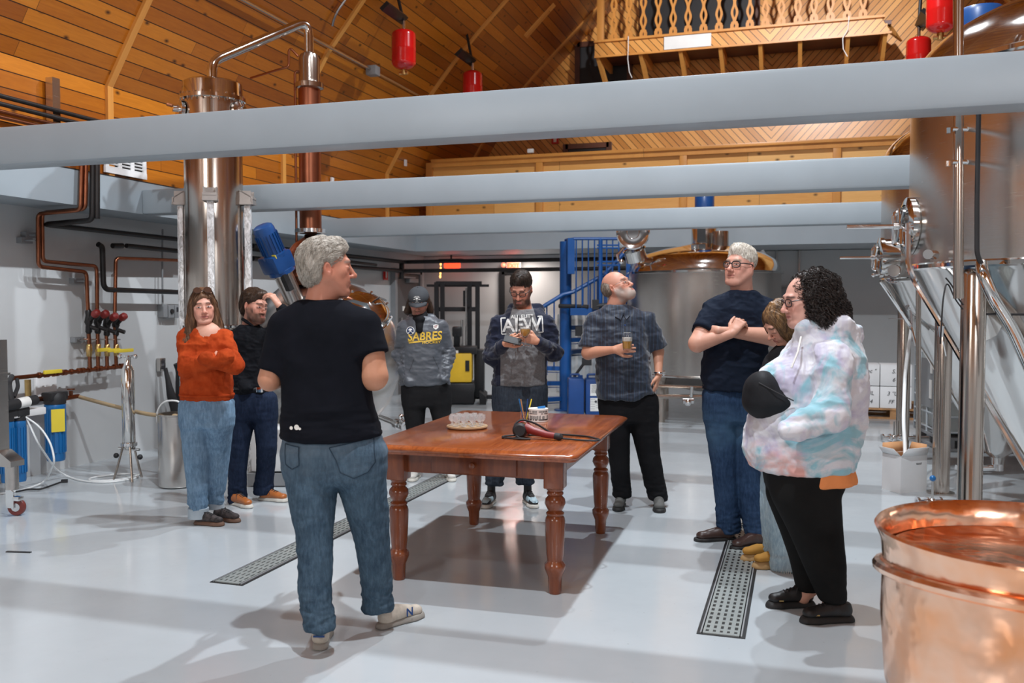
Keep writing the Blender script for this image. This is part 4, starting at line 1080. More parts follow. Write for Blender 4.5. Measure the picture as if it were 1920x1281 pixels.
# ============================================================ WALL PIPEWORK
WXL = XL + .16
def wp(px, py, x=WXL): return WX(px, py, x)
def pipe(name, pts, r, mat, lab, cat='pipe', bend=.05, grp=None, x=None):
    P = [wp(*q) if len(q) == 2 else wp(q[0], q[1], q[2]) for q in pts]
    o = MB().tube(P, r, 10, bend=bend).build(name, mat)
    return tag(o, lab, cat, grp)
g = 'copper pipes on the left wall'
pipe('copper_pipe', [(154, 280, -5.88), (151, 394, -5.88), (71, 401, WXL), (72, 500), (162, 510), (169, 692)], .018, M['copper'], 'copper pipe dropping furthest left, stepping down to the first valve', grp=g)
pipe('copper_pipe', [(162, 280, -5.86), (160, 392, -5.86), (79, 399, WXL), (80, 490), (181, 499), (184, 690)], .018, M['copper'], 'copper pipe just inside the first one, ending at the second valve', grp=g)
pipe('copper_pipe', [(350, 489), (217, 484), (215, 605), (218, 686)], .018, M['copper'], 'copper pipe coming from behind the column to the fourth valve', grp=g)
pipe('copper_pipe', [(199, 605), (201, 688)], .018, M['copper'], 'short copper pipe with the third valve', grp=g)
pipe('copper_manifold', [(233, 687), (140, 697), (25, 709), (20, 712)], .019, M['copper'], 'horizontal copper manifold with many fittings below the four valves', 'pipe')
b = MB()
for k in range(14):
    q_ = 228 - k * 11.5 - (k * 37 % 7); p = wp(q_, 688 + (215 - q_) * .112); g_ = .010 + .012 * (k % 3 == 0); b.lathe([(.018, -g_ - .003), (.027, -g_), (.027, g_), (.018, g_ + .003)], p, (0, 1, 0), 12)
o = b.build('pipe_fittings', M['copper']); o['kind'] = 'stuff'; tag(o, 'copper couplings along the manifold', 'fitting')
k = 0
for px, py in ((166, 600), (183, 601), (200, 606), (217, 606)):
    p = wp(px, py)
    t = thing('zone_valve', p, ['bronze balancing valve with red handle, first from the left', 'bronze balancing valve with red handle, second from the left', 'bronze balancing valve with red handle, third from the left', 'bronze balancing valve with red handle, rightmost of the four'][k], 'valve', 'red-handled valves on the copper pipes')
    MB().lathe([(.018, -.13), (.03, -.11), (.026, -.05), (.038, -.02), (.026, .04), (.03, .08), (.018, .1)], n=14).tube([(0, 0, -.02), (.09, -.02, .05)], .024, 8).tube([(0, 0, -.06), (.08, .03, -.09)], .02, 8).build('valve_body', M['blackpipe'], t)
    MB().lathe([(0, 0), (.032, .0), (.038, .02), (.034, .06), (.018, .075), (0, .075)], (.08, -.02, .045), (.9, -.1, .5), 14).build('handle', M['valvered'], t)
    q = wp(px + 1, 657)
    t = thing('ball_valve', q, ['small brass ball valve without visible lever under the first red valve', 'brass ball valve with yellow lever under the second red valve', 'brass ball valve with yellow lever under the third red valve', 'brass ball valve with long yellow lever sticking out to the right'][k], 'valve', 'yellow ball valves on the copper pipes')
    MB().lathe([(.018, -.06), (.026, -.05), (.026, -.02), (.031, 0), (.026, .02), (.026, .05), (.018, .06)], n=12).build('valve_body', M['brass'], t)
    if k: MB().box((.06 + k * .009, .0, .01 - k * .004), (.02, .16 + .1 * (k == 3), .035), bev=.006).build('lever', M['tag'], t)
    k += 1
o = MB().box(wp(94, 699) + Vector((.03, 0, .01)), (.02, .2, .035), bev=.006).build('valve_lever', M['tag']); tag(o, 'yellow lever lying on the horizontal copper manifold', 'valve')
o = MB().tube([wp(143, 637, XL + .02), wp(150, 637, WXL), wp(225, 637, WXL)], .008, 6).build('support_rod', M['brushed']); tag(o, 'thin steel rod clamping the four copper pipes', 'bracket')
k = 0
for px, py in ((46, 451), (54, 441), (143, 527), (145, 637)):
    o = MB().box(wp(px, py, XL + .03), (.06, .12, .05)).tube([wp(px, py, XL + .05), wp(px + 20, py, WXL)], .008, 6).build('pipe_bracket', M['greyplast'])
    tag(o, 'grey strut bracket on the left wall ' + ['left of the first copper drop, lower of two', 'left of the first copper drop, upper of two', 'left of the valves, at mid height', 'just below the red valves'][k], 'bracket', 'strut brackets on the left wall'); k += 1
g = 'black iron pipes on the left wall'
pipe('iron_pipe', [(174, 250, -5.86), (173, 413, -5.86), (84, 421, WXL), (335, 449), (560, 479), (705, 497, XL + .3)], .024, M['blackpipe'], 'upper black iron pipe dropping past the grey band then running back along the wall', grp=g)
pipe('iron_pipe', [(182, 250, -5.83), (182, 410, -5.83)], .024, M['blackpipe'], 'short black vertical pipe beside the upper iron pipe', grp=g)
pipe('iron_pipe', [(211, 461), (230, 461)], .026, M['blackpipe'], 'short capped black pipe stub under the upper iron pipe', grp=g)
pipe('iron_pipe', [(237, 461), (335, 471), (560, 495)], .024, M['blackpipe'], 'middle black iron pipe under the upper one', grp=g)
pipe('iron_pipe', [(184, 458), (192, 463), (194, 543), (335, 548), (560, 556)], .026, M['blackpipe'], 'lowest black iron pipe bending down beside the copper pipes', bend=.08, grp=g)
o = MB().tube([wp(305, 430, XL + .08), wp(304, 470, XL + .08), wp(305, 575, XL + .08)], .01, 6).build('wall_conduit', M['greyplast']); tag(o, 'thin conduit rising from the grey switch boxes on the left wall', 'conduit')
rg = 'black pipes under the rear ceiling'
for py, yy, lab in ((489, 13.9, 'upper black pipe running across under the rear ceiling'), (506, 13.85, 'lower black pipe running across under the rear ceiling')):
    a, c = WY(709, py + (3 if py < 500 else 4), yy), WY(1185, py - 4, yy)
    z = (a.z + c.z) / 2
    a.x = max(a.x, XL + .2)
    o = MB().tube([(XL + .2, 9.5, z), (XL + .2, yy, z), (c.x, yy, z)], .032, 10, bend=.06).build('iron_pipe', M['blackpipe']); tag(o, lab, 'pipe', rg)
o = MB().tube([(XL + .2, 13.8, 2.2), (XL + .2, 13.8, 1.95)], .045, 10).build('iron_pipe', M['blackpipe']); tag(o, 'short thick black pipe joining the two rear pipes at the corner', 'pipe')
# black and copper pipes high on the knee wall at far left
for k, (p0_, p1_, r, mt, lab) in enumerate((((-10, 177), (150, 222), .019, 'blackpipe', 'upper black pipe along the pine knee wall at far left'), ((-10, 192), (130, 232), .019, 'blackpipe', 'lower black pipe along the pine knee wall at far left'), ((-10, 206), (95, 228), .015, 'copper', 'upper copper pipe along the pine knee wall at far left'), ((-10, 217), (70, 233), .015, 'copper', 'lower copper pipe along the pine knee wall at far left'))):
    a = WX(p0_[0], p0_[1], -5.86 - .0 * k)
    o = MB().tube([(-5.86, .5, a.z - .0), (-5.86, 6.95, a.z)], r, 10).build('knee_wall_pipe', M[mt]); tag(o, lab, 'pipe', 'pipes along the knee wall')
a = WX(100, 210, -5.93)
o = MB().box((-5.93, a.y, 3.1), (.07, .08, .6)).build('strut_channel', M['brushed']); tag(o, 'short grey vertical strut holding the pipes on the knee wall', 'bracket')
# switch boxes, outlets
k = 0
for px, py in ((305, 583), (316, 584), (328, 584)):
    c = wp(px, py, XL + .04)
    o = MB().box(c, (.08, .10 if k else .07, .14), bev=.01).build('switch_box', M['greyplast']); tag(o, ['narrow grey box, leftmost of three on the left wall', 'grey switch box with round dial, middle of three on the left wall', 'grey box with small window, rightmost of three beside the column leg'][k], 'switch box', 'grey boxes on the left wall')
    if k == 1: MB().cyl((c.x + .04, c.y, c.z), (c.x + .055, c.y, c.z), .025, n=16).build('dial', M['rubber'], o)
    if k == 2: MB().box((c.x + .04, c.y, c.z + .02), (.006, .05, .05)).build('window', M['ink'], o)
    k += 1
c = wp(302, 684, XL + .03)
o = MB().box(c, (.05, .09, .14), bev=.008).build('wall_outlet', M['brushed']); tag(o, 'steel outlet box low on the left wall beside the orange cardigan', 'outlet')
MB().box(c + Vector((.026, 0, .03)), (.006, .05, .035)).box(c + Vector((.026, 0, -.03)), (.006, .05, .035)).build('socket', M['ink'], o)
# black hanging bag of hose
o = MB().tube([wp(310, 690, XL + .1), wp(318, 730, XL + .14), wp(330, 775, XL + .16), wp(334, 789, XL + .16), wp(338, 760, XL + .14), wp(338, 700, XL + .12), wp(330, 682, XL + .1)], [.02, .045, .05, .05, .05, .05, .03], 10, bend=.1).build('hanging_hose', M['rubber']); tag(o, 'black folded hose hanging on the wall behind the orange cardigan', 'hose')
# blue water filters
def housing(px, pyt, pyb, hw, x, name, lab, label=False, grp=None):
    a, c = WX(px, pyt, x), WX(px, pyb, x)
    t = thing(name, (a.x, a.y, c.z), lab, 'water filter', grp)
    h = a.z - c.z
    b = MB().lathe([(0, 0), (hw * .86, 0), (hw * .94, .02), (hw * .98, h * .3), (hw, h - .06), (hw * 1.08, h - .05), (hw * 1.08, h - .01), (hw, h)], n=32)
    for k in range(16):
        an = 2 * PI * k / 16; b.box((hw * .99 * math.cos(an), hw * .99 * math.sin(an), h * .52), (.012, .014, h * .74), rz=an)
    b.build('bowl', M['blueplast'], t)
    MB().lathe([(hw * 1.1, h), (hw * 1.12, h + .03), (hw * 1.1, h + .07), (hw * .8, h + .10), (0, h + .10)], n=32).box((0, 0, h + .07), (.12, hw * 2.3, .07), bev=.01).build('cap', M['rubber'], t)
    if label: MB().box((hw * .93, -hw * .57, h * .72), (.006, .11, .20), rz=-.55).build('label', M['tag'], t)
    return t, h
t, h = housing(103, 757, 864, .082, XL + .22, 'water_filter', 'single blue filter housing with a yellow label on the left wall', True)
t2, h2 = housing(12, 790, 905, .052, -6.05, 'water_filter', 'left one of the two joined blue filter housings at the left edge', grp='pair of joined blue filters')
t2, h2 = housing(35, 788, 903, .052, -6.05, 'water_filter', 'right one of the two joined blue filter housings at the left edge', grp='pair of joined blue filters')
a = WX(30, 776, -6.05)
o = MB().box((-6.05, a.y - .05, a.z + .0), (.1, .62, .06), bev=.01).build('mounting_plate', M['white']); tag(o, 'white mounting plate above the two joined blue filters', 'bracket')
o = MB().cyl((-6.0, a.y - .25, a.z + .07), (-6.0, a.y + .15, a.z + .10), .042, n=20).sphere((-6.0, a.y - .25, a.z + .07), .042, 14).build('inline_filter', M['rubber']); tag(o, 'black horizontal cartridge lying on the white plate at the left edge', 'filter')
MB().lathe([(.0435, -.05), (.0435, .05)], (-6.0, a.y + .02, a.z + .09), (0, 1, .07), 20).build('label', M['paper'], o)
pipe('brown_pipe', [(40, 756), (62, 750), (86, 747)], .024, M['copper'], 'short brown pipe between the black cartridge and the single filter')
pipe('brown_pipe', [(120, 748), (133, 745), (147, 743)], .022, M['copper'], 'short copper pipe with small tap right of the single filter')
o = MB().tube([wp(133, 745), wp(133, 733)], .018, 8).lathe([(0, 0), (.035, 0), (.035, .012), (0, .012)], wp(133, 731), n=12).build('tap', M['copper']); tag(o, 'small copper tap above the tan hose', 'valve')
pipe('brass_pipe', [(52, 712), (53, 753)], .026, M['brass'], 'short vertical brass pipe with valve below the manifold')
c = wp(85, 729, XL + .015)
o = MB().box(c, (.03, .24, .22), bev=.006).build('wall_plate', M['white']); tag(o, 'white square plate screwed to the wall above the single blue filter', 'plate')
o = MB().tube([wp(22, 706), wp(16, 720, -6.1), wp(22, 750, -6.05), wp(26, 775, -6.05)], .022, 8, bend=.06).tube([wp(32, 712, -6.2), wp(34, 725, -6.1), wp(26, 745, -6.05)], .016, 8, bend=.04).build('black_hose', M['rubber']); tag(o, 'black looped hose hanging from the left end of the copper manifold', 'hose')
# tan hose down to the steel bin
bn = WZ(332, 912, 0)
e_ = Vector((bn.x - .05, bn.y + .1, .60))
s0 = wp(147, 744)
o = MB().tube([s0, s0.lerp(e_, .3) + Vector((.02, 0, -.03)), s0.lerp(e_, .7) + Vector((.03, 0, -.06)), e_ + Vector((0, 0, -.02)), e_ + Vector((.05, 0, -.15))], .018, 10, bend=.2).build('tan_hose', M['hose']); tag(o, 'tan rubber hose running from the tap into the steel bin', 'hose')
t = thing('steel_bin', (bn.x, bn.y + .01, 0), 'open brushed steel bin on the floor behind the woman in orange', 'bin')
MB().lathe([(0, .01), (.145, .01), (.15, .02), (.155, .6), (.162, .605), (.162, .615), (.15, .612), (.142, .03), (0, .02)], n=48).build('bin_body', M['brushed'], t)
MB().tube([(-.15, -.03, .45), (-.17, -.05, .62), (-.06, -.08, .73), (.1, -.08, .73), (.16, -.04, .62)], .008, 8, bend=.08).build('wire_handle', M['tubing'], t)
# tall carbon filter on tripod
fp = WZ(243, 900, 0)
t = thing('carbon_filter', (fp.x, fp.y, 0), 'tall polished steel cylinder on a short tripod near the left wall', 'filter')
D_ = 6.9
r = .054; zt_ = uvz(240, 690, (fp.xy).length * .98)[2]
z0 = .27; z1 = CAM_H + (570 - 690) * 7.7 / 1700
MB().lathe([(0, z0), (r * .6, z0), (r, z0 + .03), (r, z1 - .03), (r * .7, z1), (.03, z1 + .02), (.028, z1 + .08), (.045, z1 + .085), (.045, z1 + .1), (0, z1 + .1)], n=36).build('cylinder', M['polished'], t)
b = MB().tube([(-.08, 0, z1 + .09), (.08, 0, z1 + .09)], .01, 8)
for x in (-.08, .08): b.sphere((x, 0, z1 + .09), .022, 10)
b.build('wing_nut', M['chrome'], t)
MB().lathe([(r + .0, z0 + .02), (r + .015, z0 + .03), (r + .015, z0 + .055), (r, z0 + .06)], n=32).tube([(-.11, 0, z0 + .0), (.11, 0, z0 + .0)], .012, 8).build('clamp', M['chrome'], t)
for a in (-2.4, -.7, 1.4):
    MB().tube([(.05 * math.cos(a), .05 * math.sin(a), z0 + .02), (.10 * math.cos(a), .10 * math.sin(a), .1), (.13 * math.cos(a), .13 * math.sin(a), 0)], .01, 8).build('leg', M['brushedv'], t)
for x in (-.12, .13): MB().sphere((x, -.02, .21), .024, 10).build('knob', M['rubber'], t)
# thin white tubing on the floor, cord
Z0 = lambda px, py, z=.008: WZ(px, py, z)
o = MB().tube([wp(48, 782, -6.0), wp(75, 800, -5.9), wp(95, 830, -5.8), wp(103, 865, -5.7), Z0(85, 905), Z0(40, 920), Z0(0, 926)], .008, 6, bend=.25).build('white_tube', M['tubing']); tag(o, 'thin white tube arcing from the joined filters to the floor at left', 'tube')
o = MB().tube([wp(50, 785, -6.0), wp(70, 830, -5.9), Z0(104, 880, .1), Z0(125, 893), Z0(150, 902), Z0(200, 906), Z0(262, 896), Z0(255, 888), Z0(210, 890), Z0(165, 897), Z0(170, 903), Z0(230, 900), Z0(262, 890)], .008, 6, bend=.15).build('white_tube', M['tubing']); tag(o, 'thin white tube coiled on the floor around the tripod', 'tube')
o = MB().tube([Z0(30, 922), Z0(55, 917), Z0(75, 918), Z0(98, 910), Z0(120, 902)], .007, 6, bend=.1).build('power_cord', M['rubber']); tag(o, 'short black power cord lying on the floor below the filters', 'cord')
MB().box(Z0(121, 902, .015), (.05, .03, .025), rz=.6).build('plug', M['rubber'], o)
# machine frame on castors at the left edge
q = WZ(24, 966, 0)
t = thing('machine_trolley', (q.x, q.y, 0), 'steel machine frame on red castors cut by the left picture edge', 'trolley')
MB().cyl((0, 0, .19), (0, 0, .36), .045, n=20).build('castor_stem', M['brushed'], t)
MB().prism([Vector((-.25, 0, .36)), Vector((.055, 0, .36)), Vector((.055, 0, .40)), Vector((-.06, 0, .47)), Vector((-.25, 0, .47))], (0, -.06, 0), (0, .06, 0)).box((-.13, .0, .87), (.10, .12, .8)).box((-.13, 0, 1.02), (.13, .14, .02)).build('frame', M['brushed'], t)
w = MB().lathe([(0, -.02), (.035, -.02), (.058, -.018), (.062, -.01), (.062, .01), (.058, .018), (.035, .02), (0, .02)], (.04, -.0, .063), (.35, -.93, 0), 28).build('castor_wheel', plain('red_brown_wheel', (.16, .03, .025), .35, var=.1), t)
MB().lathe([(0, -.024), (.03, -.024), (.03, .024), (0, .024)], (.04, -.0, .063), (.35, -.93, 0), 20).prism([(-.02, 0, 0), (.05, 0, 0), (.05, 0, .12), (-.02, 0, .15)], (0, -.04, .06), (0, -.03, .06)).box((.07, -.02, .13), (.06, .05, .03), bev=.006).build('castor_fork', M['chrome'], t)
# ============================================================ RED TANKS, CONDUIT
def redtank(px, py, wpx, lab, dadd=0, dd=None, top=False):
    hit, d = vault_hit(px - 22, py - 75) if not top else (None, dd)
    if dd: d = dd
    c = W(px, py, d - .15)
    r = wpx / 2 * (d - .15) / FPX
    t = thing('red_pressure_tank', c, lab, 'pressure tank', 'red tanks hung from the vault')
    h = r * 1.65
    pr = [(0, -h)] + [(r * math.sin(a), -h + r * .6 - r * .6 * math.cos(a)) for a in [k / 8 * PI / 2 for k in range(1, 9)]] + [(r, -.02), (r * 1.015, -.01), (r * 1.015, .01), (r, .02)] + [(r * math.cos(a), h - r * .5 + r * .5 * math.sin(a)) for a in [k / 8 * PI / 2 for k in range(9)]]
    MB().lathe(pr, n=36).build('shell', M['red'], t)
    MB().cyl((0, 0, -h), (0, 0, -h - .06), .03, n=12).tube([(-.06, 0, -h - .04), (.05, 0, -h - .04)], .02, 8).build('bottom_valve', M['brass'], t)
    MB().cyl((0, 0, h - .02), (0, 0, h + .10), .02, n=10).build('hanger', M['chrome'], t)
    sg = -1 if c.x < RIDGE else 1
    z = vault_z(c.x)
    if z - c.z < h + .2: z = c.z + h + .3
    A_ = Vector((0, 0, h + .1)); ln = .42
    dv = Vector((sg * .75, -.1, .05)).normalized()
    x2 = None
    b = MB().box(A_ + Vector((sg * .02, -.22, .03)), (.12, .55, .05), M=Matrix.Rotation(sg * .7, 3, 'Y'))
    b.tube([A_ + Vector((0, 0, 0)), Vector((sg * .1, 0, max(z - c.z, h + .15)))], .02, 8)
    b.build('bracket', M['blackmetal'], t)
    return t
redtank(757, 93, 45, 'large red tank hanging from the vault left of the loose timber')
redtank(886, 163, 37, 'red tank hanging low over the nearest beam, left of centre')
redtank(1764, 20, 50, 'large red tank hanging at the top edge above the right steel dome', dd=8.6)
redtank(1722, 105, 43, 'red tank peeking over the beam beside the right steel dome', dd=11.0)
# blue agitator motor on the nearest fermenter
c = W(1838, 60, 6.1)
t = thing('dome_motor', (c.x, c.y, 2.9), 'blue finned electric motor behind the big right steel dome', 'motor')
z = c.z - 2.9
b = MB().lathe([(0, z - .3), (.13, z - .3), (.13, z + .02), (0, z + .02)], n=24)
for k in range(24):
    a = 2 * PI * k / 24; b.box((.135 * math.cos(a), .135 * math.sin(a), z - .14), (.02, .005, .28), rz=a)
b.build('finned_body', M['blue'], t)
MB().lathe([(.142, z + .02), (.145, z + .12), (.13, z + .15), (0, z + .16)], n=28).build('fan_cover', M['blue'], t)
MB().cyl((0, 0, .2), (0, 0, z - .28), .06, n=14).build('mount', M['chrome'], t)
# conduit lengthwise on the vault
h1, _ = vault_hit(690, 128)
y0, y1 = vault_hit(470, -10)[0], vault_hit(785, 182)[0]
o = MB().tube([(h1.x + .06, y0.y - .6, h1.z - .03), (h1.x + .06, y1.y + .3, h1.z - .03)], .018, 8).build('ceiling_conduit', M['brushed']); tag(o, 'long silver conduit running lengthwise up the left side of the vault', 'conduit')
o = MB().box((h1.x + .07, h1.y, h1.z - .04), (.14, .14, .12), bev=.01).build('junction_box', M['greyplast']); tag(o, 'small grey and red junction box on the vault conduit', 'junction box')
a_, _ = vault_hit(617, 38); b_, _ = vault_hit(640, -5)
o = MB().tube([vault_hit(617, 42)[0] + Vector((.04, 0, -.04)), vault_hit(620, 28)[0] + Vector((.04, 0, -.04)), vault_hit(628, 12)[0] + Vector((.04, 0, -.04)), vault_hit(645, -12)[0] + Vector((.04, 0, -.04))], .016, 8, bend=.05).build('ceiling_conduit', M['brushed']); tag(o, 'short curved silver conduit at the top edge above the vapour pipe', 'conduit')
# ============================================================ SCULPTING KIT (distance fields -> one closed surface)
def _hash(ix, iy, iz, seed):
    h = (ix.astype(np.int64) * 374761393 + iy.astype(np.int64) * 668265263 + iz.astype(np.int64) * 2147483647 + seed * 974634777) & 0xffffffff
    h = ((h ^ (h >> 13)) * 1274126177) & 0xffffffff
    return ((h ^ (h >> 16)) & 0xffff) / 65535.0 * 2 - 1
def vnoise(P, seed=0):
    i = np.floor(P); f = P - i; i = i.astype(np.int64); f = f * f * (3 - 2 * f)
    r = 0
    for dx in (0, 1):
        wx = f[:, 0] if dx else 1 - f[:, 0]
        for dy in (0, 1):
            wy = f[:, 1] if dy else 1 - f[:, 1]
            for dz in (0, 1):
                wz = f[:, 2] if dz else 1 - f[:, 2]
                r = r + wx * wy * wz * _hash(i[:, 0] + dx, i[:, 1] + dy, i[:, 2] + dz, seed)
    return r
def fbm(P, seed=0, o=3):
    r = 0; a = 1.0
    for k in range(o):
        r = r + a * vnoise(P * (2 ** k) + k * 7.7, seed + k); a *= .5
    return r
V3 = lambda p: np.array([p[0], p[1], p[2]], float)
class Field:
    def __init__(s, lo, hi, h):
        s.h = h; s.lo = V3(lo)
        n = np.ceil((V3(hi) - s.lo) / h).astype(int) + 1
        s.n = n
        s.ax = [s.lo[i] + np.arange(n[i]) * h for i in range(3)]
        s.v = np.full(n, 9.0, np.float32)
    def _sub(s, lo, hi):
        sl = []
        for i in range(3):
            a = max(int((lo[i] - s.lo[i]) / s.h), 0); b = min(int((hi[i] - s.lo[i]) / s.h) + 2, s.n[i])
            if b - a < 1: return None, None
            sl.append(slice(a, b))
        g = np.meshgrid(*[s.ax[i][sl[i]] for i in range(3)], indexing='ij', sparse=True)
        return tuple(sl), g
    def _put(s, sl, d, k, sub=False):
        a = s.v[sl]
        if sub:
            d = -d
            h = np.clip(.5 - .5 * (a - d) / k, 0, 1) if k > 0 else (d > a).astype(float)
            s.v[sl] = a * (1 - h) + d * h + (k * h * (1 - h) if k > 0 else 0)
        else:
            if k > 0:
                h = np.clip(.5 + .5 * (a - d) / k, 0, 1)
                s.v[sl] = a * (1 - h) + d * h - k * h * (1 - h)
            else: s.v[sl] = np.minimum(a, d)
    def cap(s, a, b, ra, rb=None, k=.02, sub=False, e=None, fl=1.0):
        """tapered limb; e, fl = flattening direction and factor"""
        a, b = V3(a), V3(b); rb = ra if rb is None else rb
        m = max(ra, rb) + k + .03
        sl, g = s._sub(np.minimum(a, b) - m, np.maximum(a, b) + m)
        if sl is None: return s
        ab = b - a; L2 = max(ab.dot(ab), 1e-9)
        x, y, z = g[0] - a[0], g[1] - a[1], g[2] - a[2]
        t = np.clip((x * ab[0] + y * ab[1] + z * ab[2]) / L2, 0, 1)
        qx, qy, qz = x - t * ab[0], y - t * ab[1], z - t * ab[2]
        if e is not None:
            e = V3(e) / np.linalg.norm(V3(e))
            c = qx * e[0] + qy * e[1] + qz * e[2]
            f = 1 / fl - 1
            qx, qy, qz = qx + c * e[0] * f, qy + c * e[1] * f, qz + c * e[2] * f
        d = np.sqrt(qx * qx + qy * qy + qz * qz) - (ra + (rb - ra) * t)
        s._put(sl, d, k, sub); return s
    def sleeve(s, a, b, ra, rb, k=.03):
        a, b = V3(a), V3(b); ab = b - a; L = np.linalg.norm(ab); ab /= L
        m = max(ra, rb) + k + .03
        sl, g = s._sub(np.minimum(a, b) - m, np.maximum(a, b) + m)
        if sl is None: return s
        x, y, z = g[0] - a[0], g[1] - a[1], g[2] - a[2]
        t = x * ab[0] + y * ab[1] + z * ab[2]; tc = np.clip(t, 0, L)
        t0 = np.maximum(t, 0)
        r_ = np.sqrt((x - t0 * ab[0]) ** 2 + (y - t0 * ab[1]) ** 2 + (z - t0 * ab[2]) ** 2) - (ra + (rb - ra) * tc / L)
        d = np.maximum(r_, t - L)
        s._put(sl, d, k); return s
    def ell(s, c, r, k=.02, R=None, sub=False):
        c, r = V3(c), V3(r); m = r.max() + k + .03
        sl, g = s._sub(c - m, c + m)
        if sl is None: return s
        x, y, z = g[0] - c[0], g[1] - c[1], g[2] - c[2]
        if R is not None:
            R = np.array(R)
            x, y, z = x * R[0, 0] + y * R[1, 0] + z * R[2, 0], x * R[0, 1] + y * R[1, 1] + z * R[2, 1], x * R[0, 2] + y * R[1, 2] + z * R[2, 2]
        q = np.sqrt((x / r[0]) ** 2 + (y / r[1]) ** 2 + (z / r[2]) ** 2)
        q2 = np.sqrt((x / r[0] ** 2) ** 2 + (y / r[1] ** 2) ** 2 + (z / r[2] ** 2) ** 2)
        d = q * (q - 1) / np.maximum(q2, 1e-6)
        s._put(sl, d, k, sub); return s
    def loft(s, st, k=.02, p=2.3, rnd=.02):
        """st: stations (x, y, z, rx, ry) any z order"""
        st = sorted(st, key=lambda q: q[2]); A = np.array(st, float)
        m = max(A[:, 3].max(), A[:, 4].max()) + .06
        sl, g = s._sub((A[:, 0].min() - m, A[:, 1].min() - m, A[0, 2] - .05), (A[:, 0].max() + m, A[:, 1].max() + m, A[-1, 2] + .05))
        if sl is None: return s
        z = g[2]; zz = z.ravel()
        # smooth interpolation
        zi = np.clip(zz, A[0, 2], A[-1, 2])
        def ip(c):
            v = np.interp(zi, A[:, 2], A[:, c]); h = .02
            return (v + np.interp(zi - h, A[:, 2], A[:, c]) + np.interp(zi + h, A[:, 2], A[:, c])) / 3
        cx, cy, rx, ry = [ip(c).reshape(z.shape) for c in (0, 1, 3, 4)]
        q = (np.abs((g[0] - cx) / rx) ** p + np.abs((g[1] - cy) / ry) ** p) ** (1 / p)
        d = (q - 1) * np.minimum(rx, ry)
        dz = np.maximum(A[0, 2] - z, z - A[-1, 2]) + rnd
        d2 = d + rnd
        d = np.sqrt(np.maximum(d2, 0) ** 2 + np.maximum(dz, 0) ** 2) + np.minimum(np.maximum(d2, dz), 0) - rnd
        s._put(sl, d, k); return s
    def halfspace(s, pt, nrm):
        """keep the side against the normal"""
        pt, nrm = V3(pt), V3(nrm) / np.linalg.norm(V3(nrm))
        g = np.meshgrid(*s.ax, indexing='ij', sparse=True)
        d = (g[0] - pt[0]) * nrm[0] + (g[1] - pt[1]) * nrm[1] + (g[2] - pt[2]) * nrm[2]
        s.v = np.maximum(s.v, d.astype(np.float32)); return s
    def mesh(s):
        v = s.v; ins = v < 0
        v[0], v[-1], v[:, 0], v[:, -1], v[:, :, 0], v[:, :, -1] = (np.maximum(q, .001) for q in (v[0], v[-1], v[:, 0], v[:, -1], v[:, :, 0], v[:, :, -1]))
        ins = v < 0
        c = np.zeros(np.array(v.shape) - 1, np.int8)
        for dx in (0, 1):
            for dy in (0, 1):
                for dz in (0, 1):
                    c += ins[dx:dx + c.shape[0], dy:dy + c.shape[1], dz:dz + c.shape[2]]
        act = np.argwhere((c > 0) & (c < 8))
        if len(act) == 0: return np.zeros((0, 3)), np.zeros((0, 4), int)
        idx = np.full(c.shape, -1, np.int32); idx[act[:, 0], act[:, 1], act[:, 2]] = np.arange(len(act))
        corners = [(x, y, z) for x in (0, 1) for y in (0, 1) for z in (0, 1)]
        cv = {q: v[act[:, 0] + q[0], act[:, 1] + q[1], act[:, 2] + q[2]] for q in corners}
        acc = np.zeros((len(act), 3)); cnt = np.zeros(len(act))
        for q in corners:
            for ax in range(3):
                if q[ax] == 0:
                    q2 = list(q); q2[ax] = 1; q2 = tuple(q2)
                    a, b = cv[q], cv[q2]; m = (a < 0) != (b < 0)
                    t = np.where(m, a / np.where(m, a - b, 1), 0)
                    p = np.tile(np.array(q, float), (len(act), 1)); p[:, ax] = t
                    acc += p * m[:, None]; cnt += m
        V = (act + acc / cnt[:, None]) * s.h + s.lo
        F = []
        for ax in range(3):
            o1, o2 = [(1, 2), (2, 0), (0, 1)][ax]
            sa = [slice(1, -1)] * 3; sa[ax] = slice(0, v.shape[ax] - 1)
            sb = list(sa); sb[ax] = slice(1, v.shape[ax])
            A_, B_ = ins[tuple(sa)], ins[tuple(sb)]
            e = np.argwhere(A_ != B_)
            if len(e) == 0: continue
            fl = A_[e[:, 0], e[:, 1], e[:, 2]]
            off = np.array([1, 1, 1]); off[ax] = 0
            base = e + off
            def cell(d1, d2):
                q = base.copy(); q[:, o1] -= d1; q[:, o2] -= d2
                return idx[q[:, 0], q[:, 1], q[:, 2]]
            q = np.stack([cell(1, 1), cell(0, 1), cell(0, 0), cell(1, 0)], 1)
            q[~fl] = q[~fl][:, ::-1]
            F.append(q)
        return V, np.concatenate(F)
def vnormals(V, F):
    a, b, c, d = V[F[:, 0]], V[F[:, 1]], V[F[:, 2]], V[F[:, 3]]
    n = np.cross(c - a, d - b); N = np.zeros_like(V)
    for i in range(4):
        for k in range(3): N[:, k] += np.bincount(F[:, i], n[:, k], len(V))
    return N / np.maximum(np.linalg.norm(N, axis=1), 1e-9)[:, None]
def relax(V, F, it=2, w=.5):
    for _ in range(it):
        S = np.zeros_like(V); C = np.zeros(len(V))
        for i in range(4):
            for j in (1, 3):
                q = V[F[:, (i + j) % 4]]
                for k in range(3): S[:, k] += np.bincount(F[:, i], q[:, k], len(V))
                C += np.bincount(F[:, i], minlength=len(V))
        V = V * (1 - w) + w * S / np.maximum(C, 1)[:, None]
    return V
